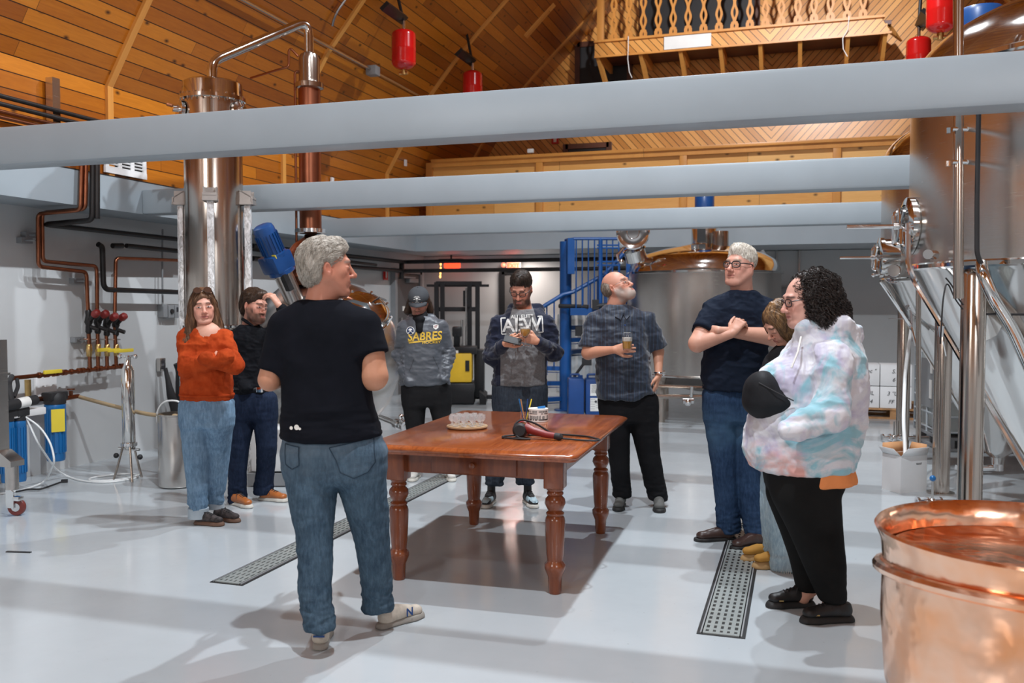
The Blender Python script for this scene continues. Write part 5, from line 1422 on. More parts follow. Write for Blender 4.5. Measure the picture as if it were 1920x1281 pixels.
def mesh_obj(name, parts, mats, parent=None, colors=None):
    """parts: list of (V, F, matindex)"""
    me = bpy.data.meshes.new(name)
    off = 0; VS = []; FS = []; MI = []
    for V, F, mi in parts:
        VS.append(np.asarray(V, float)); FS += [tuple(int(i) + off for i in f) for f in F]; MI += [mi] * len(F); off += len(V)
    VS = np.concatenate(VS)
    me.from_pydata(VS.tolist(), [], FS); me.update()
    me.polygons.foreach_set('use_smooth', [True] * len(FS))
    me.polygons.foreach_set('material_index', MI)
    for m in (mats if isinstance(mats, (list, tuple)) else [mats]): me.materials.append(m)
    if colors is not None:
        ca = me.color_attributes.new('skin', 'FLOAT_COLOR', 'POINT')
        buf = np.ones((len(VS), 4), np.float32); buf[:, :3] = colors
        ca.data.foreach_set('color', buf.ravel())
    o = bpy.data.objects.new(name, me); COL.objects.link(o)
    if parent is not None: o.parent = parent
    return o
# ------------------------------------------------------------ cloth, skin, hair materials
def cloth(name, c1, c2=None, rough=.85, weave=300, bump=.25, var=6, sheen=.0, denim=False, fade=None):
    t = NT(name); v = t.coord(); c2 = c2 or tuple(x * 1.25 for x in c1)
    f = t.ramp(t.noise(v, var, 5, .6), [(.3, 0.), (.7, 1.)])
    col = t.mix(f, c1, c2)
    if denim:
        tw = t.noise(t.coord(scale=(1, 1, .25)), 70, 3, .7)
        col = t.mix(t.math('MULTIPLY', t.ramp(tw, [(.4, 0.), (.7, 1.)]), .35), col, tuple(min(1, x * 2.0) for x in c2))
        if fade is not None:
            sp = t.n('ShaderNodeSeparateXYZ'); t.l(t.coord(), sp.inputs[0])
            z = t.math('ABSOLUTE', t.math('SUBTRACT', sp.outputs[2], fade[0]))
            col = t.mix(t.math('MULTIPLY', t.ramp(z, [(0., 1.), (fade[1], 0.)]), t.ramp(t.noise(v, 5, 3), [(.35, 0.), (.6, .8)])), col, fade[2])
    t.set(col=col, rough=rough, sheen=0, spec=.1)
    t.bump(t.noise(v, weave, 2, .6), bump, .0015)
    return t.m
def skin_mat():
    t = NT('skin'); a = t.n('ShaderNodeAttribute'); a.attribute_name = 'skin'
    v = t.coord(); m = t.mix(t.math('MULTIPLY', t.noise(v, 60, 4, .7), .25), a.outputs[0], (.75, .25, .16), 'MULTIPLY')
    t.set(col=m, rough=.48, sss=.0, spec=.4); t.bump(t.noise(v, 220, 3, .7), .12, .0012); return t.m
def hair_mat(name, c1, c2, sc=(60, 60, 8), rough=.45, bump=.6):
    t = NT(name); v = t.coord(scale=sc); n = t.noise(v, 1.6, 4, .7, dist=.6)
    t.set(col=t.mix(t.ramp(n, [(.32, 0.), (.68, 1.)]), c1, c2), rough=rough, spec=.45)
    t.bump(n, bump, .006); return t.m
M['skin'] = skin_mat()
t = NT('eye'); a = t.n('ShaderNodeAttribute'); a.attribute_name = 'skin'; t.set(col=a.outputs[0], rough=.12); M['eye'] = t.m
# ------------------------------------------------------------ body parts
def headR(yaw, pitch=0, roll=0):
    """yaw 0 = facing the camera, 90 = facing picture right, -90 left, 180 away; pitch + = looking up"""
    return (Matrix.Rotation(math.radians(yaw), 3, 'Z') @ Matrix.Rotation(math.radians(-pitch), 3, 'X') @ Matrix.Rotation(math.radians(roll), 3, 'Y'))
class Head:
    def __init__(s, c, R, sc=1.0): s.c = Vector(c); s.R = R; s.sc = sc
    def p(s, x, y, z): return s.c + s.R @ (Vector((x, y, z)) * s.sc)
    def inv(s, V):
        R = np.array(s.R); return ((V - V3(s.c)) @ R) / s.sc
def build_head(hd, neck, nr=.056, skin=(.62, .34, .24), opts=None):
    """face along -y of the head frame; returns V, F, colours"""
    o = dict(jaw=.0, fat=.0, beard=None, stubble=.0, brow=(.08, .05, .03), lip=(.50, .18, .15), lids=False, h=.0035, ears=True, nose=1.0, smile=0)
    o.update(opts or {}); sc = hd.sc; p = hd.p; R = np.array(hd.R); fat = o['fat']
    N = V3(neck); C = V3(hd.c)
    lo = np.minimum(C - .15 * sc, N - .09); hi = np.maximum(C + .15 * sc, N + .09)
    f = Field(lo, hi, o['h'])
    E = lambda c, r, k=.02, sub=False, RR=None: f.ell(p(*c), [q * sc for q in r], k * sc, R if RR is None else RR, sub)
    K = lambda a, b, ra, rb=None, k=.015, sub=False: f.cap(p(*a), p(*b), ra * sc, (ra if rb is None else rb) * sc, k * sc, sub)
    E((0, .018, .034), (.074, .095, .086))
    E((0, -.028, -.022), (.058 + fat * .5, .060, .088), .03)
    for sx in (-1, 1):
        K((sx * .056, .0, -.040), (sx * .030, -.060, -.098), .020 + fat, .017 + fat * .6, .03)
        E((sx * .042, -.054, -.018), (.022, .02, .02), .025)
        E((sx * (.032), -.068, -.052), (.02, .018, .024), .02)
    E((0, -.072, -.102), (.026 + fat * .3, .020, .018 + fat * .4), .02)
    K((-.034, -.079, .028), (.034, -.079, .028), .011, .011, .016)
    for sx in (-1, 1):
        E((sx * .032, -.094, .004), (.017, .014, .012), .012, True)
        # upper and lower lid
        K((sx * .020, -.0795, .001), (sx * .044, -.0745, .001), .0105, .0095, .006)
    n_ = o['nose']
    K((0, -.083, .018), (0, -.106 * (1 + .02 * n_), -.028), .0075, .0115, .010)
    E((0, -.109 - .003 * n_, -.032), (.011, .011, .010), .008)
    for sx in (-1, 1): E((sx * .013, -.097, -.036), (.0085, .010, .008), .006)
    K((-.020, -.0865, -.0590), (.020, -.0865, -.0590), .0064, .0064, .006)
    K((-.016, -.0865, -.0712), (.016, -.0865, -.0712), .0078, .0078, .006)
    K((-.026, -.0955, -.0648), (.026, -.0955, -.0648), .0036, .0036, .003, True)
    for sx in (-1, 1): K((sx * .040, -.068, -.030), (sx * .034, -.076, -.062), .004, .003, .010, True)
    if o['beard']:
        E((0, -.070, -.086), (.052, .040, .040), .02)
    if o['ears']:
        for sx in (-1, 1):
            RR = R @ np.array(Matrix.Rotation(sx * .35, 3, 'Z') @ Matrix.Rotation(-.18, 3, 'X'))
            E((sx * .077, .012, -.006), (.009, .019, .030), .006, False, RR)
            E((sx * .0855, .006, -.002), (.006, .011, .018), .003, True, RR)
            E((sx * .076, .004, -.03), (.009, .010, .012), .006)
    f.cap(p(0, .020, -.05), N, .050 * sc * (nr / .056), nr, .03)
    f.cap(p(0, -.02, -.07), V3(neck) + V3(hd.R @ Vector((0, 0, 0))), .040 * sc * (nr / .056), nr * .85, .03)
    V, F = f.mesh(); V = relax(V, F, 1, .35)
    L = hd.inv(V); x, y, z = np.abs(L[:, 0]), L[:, 1], L[:, 2]
    n = vnoise(V * 40, 3)
    c = np.tile(np.array(skin), (len(V), 1)); 
    red = np.array([skin[0] * 1.02, skin[1] * .72, skin[2] * .68])
    def blend(m, col):
        m = np.clip(m, 0, 1)[:, None]
        c[:] = c * (1 - m) + np.array(col) * m
    g = lambda q, a, b: np.clip((q - a) / (b - a), 0, 1)
    blend(.5 * np.exp(-((x - .042) ** 2 + (z + .03) ** 2) / .0006) * (y < -.02), red)
    blend(.5 * np.exp(-(x ** 2 + (z + .03) ** 2) / .0003) * (y < -.09), red)
    blend(.6 * np.exp(-((x - .08) ** 2 + (z + .0) ** 2 + (y - .01) ** 2) / .001), red)
    lip = (y < -.076) & (x < .027)
    blend(lip * np.exp(-((z + .065) / .0085) ** 4) * np.exp(-(x / .026) ** 6) * .9, o['lip'])
    blend((y < -.07) * np.exp(-((z + .0645) / .0022) ** 2) * (x < .025) * .8, (.12, .03, .03))
    bz = .031 - 2.5 * np.maximum(x - .03, 0) ** 1.5 + .12 * (x - .03) * (x < .03)
    blend((y < -.045) * np.exp(-((z - bz) / .0055) ** 4) * g(x, .010, .016) * (1 - g(x, .048, .054)) * .85, o['brow'])
    if o['lids']:
        blend((y < -.05) * np.exp(-((z + .0075) / .002) ** 2) * g(x, .016, .02) * (1 - g(x, .044, .048)) * .9, (.06, .03, .025))
    else:
        ez = .0015
        inside = ((x - .032) / .0140) ** 2 + ((z - ez) / .0046) ** 2
        eye = (inside < 1) & (y < -.05)
        c[eye] = (.56, .50, .46)
        ir = (((L[:, 0] - np.sign(L[:, 0]) * .032 - o.get('gaze', 0)) ** 2 + (z - ez) ** 2) < .0060 ** 2) & eye
        c[ir] = (.07, .05, .04)
        ring = (inside >= 1) & (inside < 1.7) & (y < -.05) & (z > ez)
        c[ring] = (.08, .04, .035)
        blend((y < -.05) * np.exp(-((inside - 1.9) / .8) ** 2) * (z < ez) * .3, red)
    bd = o['beard'] or o['stubble'] > 0
    if bd:
        col = o['beard'] or tuple(q * .35 for q in skin)
        amt = .93 if o['beard'] else o['stubble']
        low = g(-z, .035, .055) * (1 - g(y, .0, .03)) * g(-L[:, 1], -.02, .0)
        side = g(x, .045, .058) * g(-z, .0, .03) * (y < .0) * (y > -.055)
        mou = (z < -.042) & (z > -.058) & (x < .034) & (y < -.07)
        under = 1 - g(-z, .112, .135)
        m = np.maximum(np.maximum(low, side), mou * 1.0) * under
        lipm = (y < -.078) & (np.abs(z + .065) < .0075) & (x < .02)
        m = m * (1 - lipm) * np.clip(.85 + .3 * n, 0, 1)
        blend(m * amt, col)
    if o.get('mous'):
        blend(((z < -.044) & (z > -.059) & (x < .028) & (y < -.075)) * .7, o['mous'])
    return V, F, c
def tube_mesh(paths, r, n=3):
    """paths: array (m, k, 3); r: (k,) radii"""
    m, k, _ = paths.shape
    T = np.gradient(paths, axis=1); T /= np.maximum(np.linalg.norm(T, axis=2, keepdims=True), 1e-9)
    up = np.tile(np.array([.3, .5, .81]), (m, k, 1)); A = np.cross(T, up); A /= np.maximum(np.linalg.norm(A, axis=2, keepdims=True), 1e-9); B = np.cross(T, A)
    ang = np.arange(n) * 2 * PI / n
    V = paths[:, :, None, :] + (A[:, :, None, :] * np.cos(ang)[None, None, :, None] + B[:, :, None, :] * np.sin(ang)[None, None, :, None]) * np.asarray(r)[None, :, None, None]
    V = V.reshape(-1, 3)
    i = np.arange(m)[:, None, None] * k * n; j = np.arange(k - 1)[None, :, None] * n; a = np.arange(n)[None, None, :]; b = (a + 1) % n
    F = np.stack([i + j + a, i + j + b, i + j + n + b, i + j + n + a], -1).reshape(-1, 4)
    return V, F
def strands(V, F, count, length, comb, rng, lift=.004, curl=0, curlr=.01, rad=.0016, k=8, keep=None, jitter=.25, stray=.06):
    """hair locks starting on the base surface and running along comb(p) (array fn)"""
    N = vnormals(V, F)
    tree = BVHTree.FromPolygons([tuple(v) for v in V.tolist()], [tuple(f) for f in F.tolist()])
    ids = rng.integers(0, len(V), count * 3)
    if keep is not None: ids = ids[keep(V[ids])]
    ids = ids[:count]; P = V[ids].copy(); Nn = N[ids]
    m = len(ids); ln = length * (.6 + .7 * rng.random(m))
    path = [P - Nn * .002]; d = comb(P)
    jit = rng.normal(0, jitter, (m, 3)); ph = rng.random(m) * 6.28; fr = 1 + .4 * rng.random(m)
    A = np.cross(d, Nn); A /= np.maximum(np.linalg.norm(A, axis=1, keepdims=True), 1e-6)
    cur = P.copy()
    for i in range(1, k):
        d = comb(cur) + jit; d -= Nn * np.sum(d * Nn, axis=1, keepdims=True) * (.8 if i < k * .7 else .3)
        d /= np.maximum(np.linalg.norm(d, axis=1, keepdims=True), 1e-6)
        cur = cur + d * (ln / (k - 1))[:, None]
        free = rng.random(m) < stray
        for j in range(m):
            if free[j]: continue
            h_ = tree.find_nearest(Vector(cur[j]))
            if h_[0] is not None and h_[3] < .05:
                cur[j] = h_[0]; Nn[j] = h_[1]
        q = cur + Nn * lift * (.3 + math.sin(i / (k - 1) * 2.6))
        if curl:
            a = ph + i / (k - 1) * curl * fr * 2 * PI
            q = q + (A * np.cos(a)[:, None] + Nn * np.sin(a)[:, None]) * curlr
        path.append(q)
    paths = np.stack(path, 1)
    r = rad * np.interp(np.linspace(0, 1, k), [0, .25, .8, 1], [.8, 1, .8, .15])
    return tube_mesh(paths, r)
def build_hand(w, fd, pn, side, curl=(20, 25, 20), spread=6, th=(35, 20), s=1.0, h=.0032, arm=None, ra=(.034, .026), curls=None, extra=None):
    """w wrist, fd direction of the fingers, pn normal out of the BACK of the hand, side +1 thumb towards fd x pn"""
    w = Vector(w); fd = Vector(fd).normalized(); pn = Vector(pn); pn = (pn - fd * pn.dot(fd)).normalized(); sd = fd.cross(pn) * side
    pts = []
    segs = []
    def seg(a, b, r1, r2, k=.004, e=None, fl=1): segs.append((a, b, r1, r2, k, e, fl)); pts.extend([a, b])
    seg(w, w + fd * .03 * s, .023 * s, .026 * s, .01, pn, .72)
    pc = w + fd * .055 * s
    for q in (-.026, -.009, .009, .026):
        seg(w + fd * .02 * s + sd * q * .6 * s, w + fd * .088 * s + sd * q * s, .0155 * s, .012 * s, .010, pn, .9)
    base = [(.029, .086, (.040, .025, .020), .0092), (.0095, .090, (.045, .029, .021), .0095), (-.0105, .087, (.041, .027, .020), .0090), (-.029, .080, (.032, .020, .018), .0080)]
    for i, (sx, ly, ls, r) in enumerate(base):
        cl = curls[i] if curls else curl
        p = w + fd * ly * s + sd * sx * s
        spr = math.radians(spread * (1.5 - i) / 1.5)
        d = (fd * math.cos(spr) + sd * math.sin(spr)).normalized(); nn = pn.copy(); ax = d.cross(nn).normalized()
        a = 0
        for j, l in enumerate(ls):
            a = math.radians(cl[j]); Rm = Matrix.Rotation(-a, 3, ax); d = Rm @ d
            q = p + d * l * s
            seg(p, q, r * (1 - .09 * j) * s, r * (1 - .09 * (j + 1)) * s, .0015 if j else .006)
            p = q
    # thumb leaves the side of the palm near its base
    p = w + fd * .022 * s + sd * .022 * s - pn * .004 * s
    d = (fd * .72 + sd * .72 - pn * .25).normalized()
    q = p + d * .042 * s; seg(p, q, .0165 * s, .012 * s, .010)
    d2 = (d + fd * math.sin(math.radians(th[0])) * .9 - pn * math.sin(math.radians(th[1])) * .8 - sd * .25).normalized()
    q2 = q + d2 * .032 * s; seg(q, q2, .0115 * s, .0105 * s, .003)
    d3 = (d2 + fd * .2 - pn * .25 * math.sin(math.radians(th[1])) - sd * .15).normalized()
    seg(q2, q2 + d3 * .026 * s, .0105 * s, .0085 * s, .002)
    if arm is not None:
        A = [Vector(a) for a in arm[0]] + [w]; rr = list(arm[1]) + [.025 * s]
        for i in range(len(A) - 1): seg(A[i], A[i + 1], rr[i], rr[i + 1], .012)
    P = np.array([tuple(q) for q in pts]); f = Field(P.min(0) - .07, P.max(0) + .07, h)
    for a, b, r1, r2, k, e, fl in segs: f.cap(a, b, r1, r2, k, False, e, fl)
    V, F = f.mesh()
    return relax(V, F, 1, .3), F
def build_shoe(parent, name, heel, toe_dir, L=.29, wd=.1, upper=None, sole=None, hgt=.09, kind='sneaker', laces=None, ank=None, lab=None, solh=.028):
    """heel = back of heel on the floor; toe_dir horizontal"""
    d = Vector(toe_dir); pitch = d.z; d.z = 0; d.normalize(); s_ = Vector((-d.y, d.x, 0)); H = Vector(heel)
    P = lambda l, w, z: H + d * l * L + s_ * w + Vector((0, 0, z))
    up = Field(np.minimum(V3(H), V3(H + d * L)) - .09, np.maximum(V3(H), V3(H + d * L)) + np.array([.09, .09, hgt + .12]), .0045)
    hw = wd / 2
    so = Field(up.lo, up.lo + (up.n - 1) * .0045, .0045)
    for l0, l1, w0, w1 in ((.16, .40, hw * .70, hw * .66), (.40, .70, hw * .66, hw * .88), (.70, .82, hw * .88, hw * .78)):
        so.cap(P(l0, 0, .002), P(l1, 0, .002), w0, w1, .01, e=(0, 0, 1), fl=1.0)
    so.halfspace((0, 0, H.z + solh), (0, 0, 1)).halfspace((0, 0, H.z + .001), (0, 0, -1))
    V, F = so.mesh(); V = relax(V, F, 2, .5)
    if kind == 'boot': hgt2 = hgt
    u = up
    u.cap(P(.20, 0, solh + .02), P(.42, 0, solh + .025), hw * .66, hw * .62, .02)
    u.cap(P(.42, 0, solh + .02), P(.78, 0, solh + .012), hw * .64, hw * .70, .02, e=(0, 0, 1), fl=.72 if kind != 'boot' else .85)
    u.cap(P(.40, 0, solh + .04), P(.62, 0, solh + .024), hw * .50, hw * .5, .02)
    u.cap(P(.24, 0, solh + .02), P(.22, 0, hgt), hw * .62, hw * .58, .02)
    u.halfspace((0, 0, H.z + solh - .004), (0, 0, -1))
    u.halfspace(P(.2, 0, hgt), (d * -.12 + Vector((0, 0, 1))))
    V2, F2 = u.mesh(); V2 = relax(V2, F2, 2, .5)
    o = mesh_obj(name, [(V2, F2, 0)], upper, parent)
    mesh_obj('sole', [(V, F, 0)], sole, o)
    if laces is not None:
        b = MB(); tree = BVHTree.FromPolygons([tuple(v) for v in V2.tolist()], [tuple(int(i) for i in f_) for f_ in F2])
        def top(l, w):
            hit = tree.ray_cast(P(l, w, .3), Vector((0, 0, -1)))
            return (hit[0] + Vector((0, 0, .002))) if hit[0] is not None else P(l, w, .06)
        for k in range(4):
            l = .42 + k * .065
            b.tube([top(l, -.018), top(l + .01, 0), top(l, .018)], .0028, 6)
            if k < 3: b.tube([top(l, -.018), top(l + .03, 0), top(l + .065, .018)], .0025, 6)
        b.tube([top(.42, 0), top(.40, .02) + Vector((0, 0, .008)), top(.46, .035), top(.42, 0), top(.40, -.02) + Vector((0, 0, .008)), top(.46, -.035)], .0025, 6)
        b.build('laces', laces, o)
    return o
class Person:
    def __init__(s, D, px, lab, skin):
        u, d, _ = uvz(px, 900, D); s.u0, s.d0 = u, D
        x, y = rw(u, D); s.loc = Vector((x, y, 0)); s.lab = lab; s.skin = skin
        s.parts = []; s.cols = []; s.kids = []
    def L(s, px, py, dd=0):
        u, d, z = uvz(px, py, s.d0 + dd); return Vector((u - s.u0, d - s.d0, z))
    def R(s, hw, dd=0): return hw * (s.d0 + dd) / FPX
    def st(s, px, py, hw, ry, dd=0):
        p = s.L(px, py, dd); return (p.x, p.y, p.z, s.R(hw, dd), ry)
    def add_skin(s, V, F, c=None):
        s.parts.append((V, F, 0)); s.cols.append(np.tile(np.array(s.skin), (len(V), 1)) * (1 + .06 * vnoise(V * 25, 1)[:, None]) if c is None else c)
    def finish(s):
        b = mesh_obj('person', s.parts, [M['skin']], colors=np.concatenate(s.cols))
        b.location = s.loc; b.rotation_euler = (0, 0, YAW)
        tag(b, s.lab, 'person')
        for k in s.kids: k.parent = b
        s.body = b; return b
    def core(s, torso, legs, sc=.80):
        """hidden trunk and legs under the clothes, part of the one body mesh"""
        st = [(x, y, z, rx * sc, ry * sc) for x, y, z, rx, ry in torso]
        A = np.array(st + [q for l in legs for q in l])
        f = Field((A[:, 0].min() - .3, A[:, 1].min() - .3, .05), (A[:, 0].max() + .3, A[:, 1].max() + .3, A[:, 2].max() + .06), .014)
        f.loft(st, .03, 2.1)
        for l in legs: f.loft([(x, y, z, rx * .78, ry * .78) for x, y, z, rx, ry in l], .03, 2)
        V, F = f.mesh(); s.add_skin(V, F)
    def garment(s, name, mat, build, h=.0065, folds=(), relaxn=1, mats=None):
        f = build()
        V, F = f.mesh(); V = relax(V, F, relaxn, .4)
        N = vnormals(V, F)
        d = np.zeros(len(V))
        for amp, sc3, seed, msk in folds:
            q = fbm(V * np.array(sc3), seed, 3)
            r_ = (1 - np.abs(q)) * 2 - 1.2 if amp > 0 else q
            d += abs(amp) * r_ * (msk(V) if msk is not None else 1)
        V = V + N * d[:, None]
        o = mesh_obj(name, [(V, F, 0)], mats or mat, None); s.kids.append(o)
        return o, V, F
def bounds(pts, m=.1):
    A = np.array([tuple(p)[:3] for p in pts]); return A.min(0) - m, A.max(0) + m
def glasses(hd, col, r=.0022, w=.052, hgt=.036, rnd=True, yoff=-.100):
    b = MB()
    for sx in (-1, 1):
        pts = []
        for k in range(20):
            a = 2 * PI * k / 20; x = math.cos(a); z = math.sin(a)
            x = math.copysign(abs(x) ** .7, x); z = math.copysign(abs(z) ** .7, z)
            pts.append(hd.p(sx * .033 + x * w / 2 * .92, yoff + .010 * abs(sx * .033 + x * w / 2) / .05, .002 + z * hgt / 2))
        b.tube(pts, r, 6, closed=True)
        b.tube([hd.p(sx * .058, yoff + .012, .008), hd.p(sx * .072, yoff + .03, .010), hd.p(sx * .083, -.01, .010), hd.p(sx * .084, .012, .0)], r, 6)
    b.tube([hd.p(-.010, yoff + .002, .006), hd.p(0, yoff - .003, .009), hd.p(.010, yoff + .002, .006)], r, 6)
    return b.build('glasses', col)
def decal(me_obj, bvh, c, right, up, depth=.25, off=.0035, parent=None):
    """wrap a flat text/shape mesh (x right, y up) on a garment: c centre, cast along the normal"""
    right, up = Vector(right).normalized(), Vector(up).normalized(); n = right.cross(up)
    me = me_obj.data; bm = bmesh.new(); bm.from_mesh(me)
    bmesh.ops.triangulate(bm, faces=bm.faces)
    for _ in range(3):
        es = [e for e in bm.edges if e.calc_length() > .012]
        if not es: break
        bmesh.ops.subdivide_edges(bm, edges=es, cuts=1)
        bmesh.ops.triangulate(bm, faces=[f for f in bm.faces if len(f.verts) > 3])
    for v in bm.verts:
        q = Vector(c) + right * v.co.x + up * v.co.y
        hit = bvh.ray_cast(q + n * depth, -n, depth * 2)
        base = hit[0] if hit[0] is not None else q
        v.co = base + n * (off + max(v.co.z, 0) * .5)
    bm.to_mesh(me); bm.free(); me.update()
    if parent is not None: me_obj.parent = parent
    return me_obj
def flat_text(body, size, mat, name, bold=True, sx=1, shear=0):
    return text_obj(body, size, mat, name, None, .0006, bold=bold, sx=sx, shear=shear)
def flat_poly(name, polys, mat):
    b = MB()
    for P in polys: b.add([(x, y, 0) for x, y in P], [tuple(range(len(P)))])
    return b.build(name, mat, smooth=False)
def disc(cx, cy, r, n=28): return [(cx + r * math.cos(2 * PI * k / n), cy + r * math.sin(2 * PI * k / n)) for k in range(n)]
def line(x0, y0, x1, y1, w):
    d = math.hypot(x1 - x0, y1 - y0); nx, ny = -(y1 - y0) / d * w / 2, (x1 - x0) / d * w / 2
    return [(x0 + nx, y0 + ny), (x1 + nx, y1 + ny), (x1 - nx, y1 - ny), (x0 - nx, y0 - ny)][::-1]
# ============================================================ PEOPLE
RNG = np.random.default_rng(7)
def world(p, q): x, y = q[0], q[1]; return p.loc + Vector((math.cos(YAW) * x - math.sin(YAW) * y, math.sin(YAW) * x + math.cos(YAW) * y, q[2]))
def trousers(p, legs, pelvis, mat, h=.007, p_=2.1, fold=.006, name='trousers', stack=True, seed=0):
    A = np.array([q for l in legs for q in l] + list(pelvis))
    m = max(A[:, 3].max(), A[:, 4].max()) + .05
    def bld():
        f = Field((A[:, 0].min() - m, A[:, 1].min() - m, A[:, 2].min() - .03), (A[:, 0].max() + m, A[:, 1].max() + m, A[:, 2].max() + .04), h)
        for l in legs: f.loft(l, .025, 2.0)
        f.loft(pelvis, .04, p_)
        return f
    zlo = min(l_[2] for l in legs for l_ in l)
    msk = lambda V: np.clip(1.25 - np.abs(V[:, 2] - zlo - .04) / .16, .25, 1.0)
    o, V, F = p.garment(name, mat, bld, folds=((fold, (7, 7, 17), 11 + seed, msk), (fold * .5, (16, 16, 34), 5 + seed, msk)))
    return o
def hair(p, hd, adds, subs, mat, comb=None, count=500, length=.05, name='hair', h=.005, noise=.004, nsc=(45, 45, 14), caps=(), seed=1, **kw):
    C = V3(hd.c); f = Field(C - .42 * hd.sc, C + .22 * hd.sc, h); R = np.array(hd.R); sc = hd.sc
    f.lo = C - np.array([.26, .26, kw.pop('down', .2)])
    f = Field(f.lo, C + np.array([.26, .26, .2]), h)
    for c, r, k in adds: f.ell(hd.p(*c), [q * sc for q in r], k, R)
    for a, b, ra, rb, k in caps: f.cap(hd.p(*a), hd.p(*b), ra * sc, rb * sc, k)
    for c, r, k in subs: f.ell(hd.p(*c), [q * sc for q in r], k, R, True)
    V, F = f.mesh(); V = relax(V, F, 1, .4); N = vnormals(V, F)
    L = hd.inv(V)
    V = V + N * (noise * fbm(L * np.array(nsc), seed, 3))[:, None]
    parts = [(V, F, 0)]
    if comb is not None:
        cf = lambda P: (comb(hd.inv(P)) @ R.T)
        VS, FS = strands(V, F, count, length, cf, RNG, **kw)
        parts.append((VS, FS, 0))
    o = mesh_obj(name, parts, [mat]); p.kids.append(o); return o
def nrmz(v): return v / np.maximum(np.linalg.norm(v, axis=1, keepdims=True), 1e-6)
def comb_back(L):  # from the forehead over the crown to the nape
    x, y, z = L[:, 0], L[:, 1], L[:, 2]
    return nrmz(np.stack([x * .5, np.where(z > .03, 1.0, .5) + 0 * y, np.where(y > -.02, -1.2, .2) * np.clip(y * 12 + .3, 0, 1) - .1], 1))
def comb_down(L):
    x, y, z = L[:, 0], L[:, 1], L[:, 2]
    return nrmz(np.stack([np.sign(x) * np.clip(z * 14, 0, 1), .3 * np.clip(z * 14, 0, 1) * np.sign(y + .03), -1 + 0 * z], 1))
def comb_up(L):
    x, y, z = L[:, 0], L[:, 1], L[:, 2]
    return nrmz(np.stack([x * 3, -.5 + 0 * y, .35 + .8 * np.clip(z * 10, 0, 1)], 1))
SK = dict(fair=(.66, .37, .27), warm=(.60, .31, .20), tan=(.56, .28, .17), pale=(.70, .43, .33))
def arm_field(f, pts, rad, k=.02):
    for i in range(len(pts) - 1): f.cap(pts[i], pts[i + 1], rad[i], rad[i + 1], k)
def sub_obj(name, V, F, mat, par=None): return mesh_obj(name, [(V, F, 0)], [mat], par)
blackshoe = plain('black_shoe', (.014, .014, .015), .5, var=.1); whitesole = plain('white_sole', (.62, .60, .54), .6, var=.06); blacksole = plain('black_sole', (.015, .015, .015), .6)
# ---------------------------------------------------------------- 1 man in black T-shirt, back to the camera
p = Person(4.05, 620, 'person seen from behind in a black T-shirt and faded jeans, beside the table', SK['tan'])
hd = Head(p.L(615, 503, 0), headR(108, 0), 1.05)
nk = p.L(600, 566, 0)
V, F, c = build_head(hd, nk, .062, (.52, .235, .155), dict(fat=.008, h=.003, brow=(.3, .24, .2)))
p.add_skin(V, F, c)
tor = [p.st(603, 562, 40, .065), p.st(605, 574, 66, .085), p.st(606, 592, 86, .105), p.st(608, 625, 88, .13), p.st(610, 680, 83, .145), p.st(614, 740, 84, .155), p.st(619, 790, 90, .165), p.st(621, 820, 94, .165)]
sl, el, wl = p.L(527, 610), p.L(506, 712, -.02), p.L(560, 706, .24)
sr, er, wr = p.L(690, 612), p.L(701, 706, -.04), p.L(655, 690, .24)
for a, b, w, sgn in ((sl, el, wl, 1), (sr, er, wr, -1)):
    V, F = build_hand(w, (w - b).normalized() + Vector((sgn * .2, 0, .1)), (0, -.3, 1), -sgn, arm=((a, b), (.055, .050 if sgn > 0 else .062)), s=1.05, h=.004)
    p.add_skin(V, F)
legL = [p.st(578, 838, 46, .115), p.st(580, 885, 46, .12, -.01), p.st(586, 935, 45, .115, -.03), p.st(589, 1000, 35, .092, -.06), p.st(591, 1060, 33, .085, -.09), p.st(590, 1120, 31, .078, -.12), p.st(597, 1160, 29, .07, -.14), p.st(600, 1182, 31, .075, -.15)]
legR = [p.st(674, 838, 49, .115), p.st(677, 900, 47, .12, .0), p.st(688, 955, 41, .11, .03), p.st(698, 1015, 33, .092, .06), p.st(705, 1075, 30, .083, .09), p.st(708, 1120, 28, .075, .11), p.st(708, 1146, 29, .075, .12)]
pel = [p.st(624, 812, 92, .135), p.st(625, 850, 97, .145), p.st(626, 885, 92, .14), p.st(628, 905, 75, .11)]
p.core(tor, (legL, legR))
def bld():
    lo, hi = bounds([q[:3] for q in tor] + [sl, el, sr, er], .26); lo[2] = tor[-1][2] - .03
    f = Field(lo, hi, .0065)
    f.loft(tor, .04, 2.3, .015)
    f.sleeve(sl + Vector((.01, 0, -.01)), sl.lerp(el, .84), .066, .062, .045); f.sleeve(sr + Vector((-.01, 0, 0)), sr.lerp(er, .56), .07, .080, .045)
    f.ell(V3(nk) + np.array([0, -.0, .065]), (.062, .062, .07), .008, None, True)
    return f
mt = cloth('black_cotton_tee', (.005, .006, .009), (.009, .010, .015), .9, 260, .15, sheen=0)
o, V, F = p.garment('t_shirt', mt, bld, folds=((.006, (5, 5, 9), 3, lambda V: .3 + .9 * np.clip((1.15 - V[:, 2]) * 4, 0, 1)), (.008, (4, 4, 22), 9, lambda V: np.clip((1.12 - V[:, 2]) * 5, 0, 1))))
bv = BVHTree.FromPolygons([tuple(v) for v in V.tolist()], [tuple(int(i) for i in f_) for f_ in F])
d = flat_poly('logo_print', [disc(-.018, 0, .008, 10), disc(.008, .004, .012, 10), disc(.022, -.002, .006, 8)], M['foam']); decal(d, bv, p.L(548, 806, -.2), (1, 0, 0), (0, 0, 1)); d.parent = o
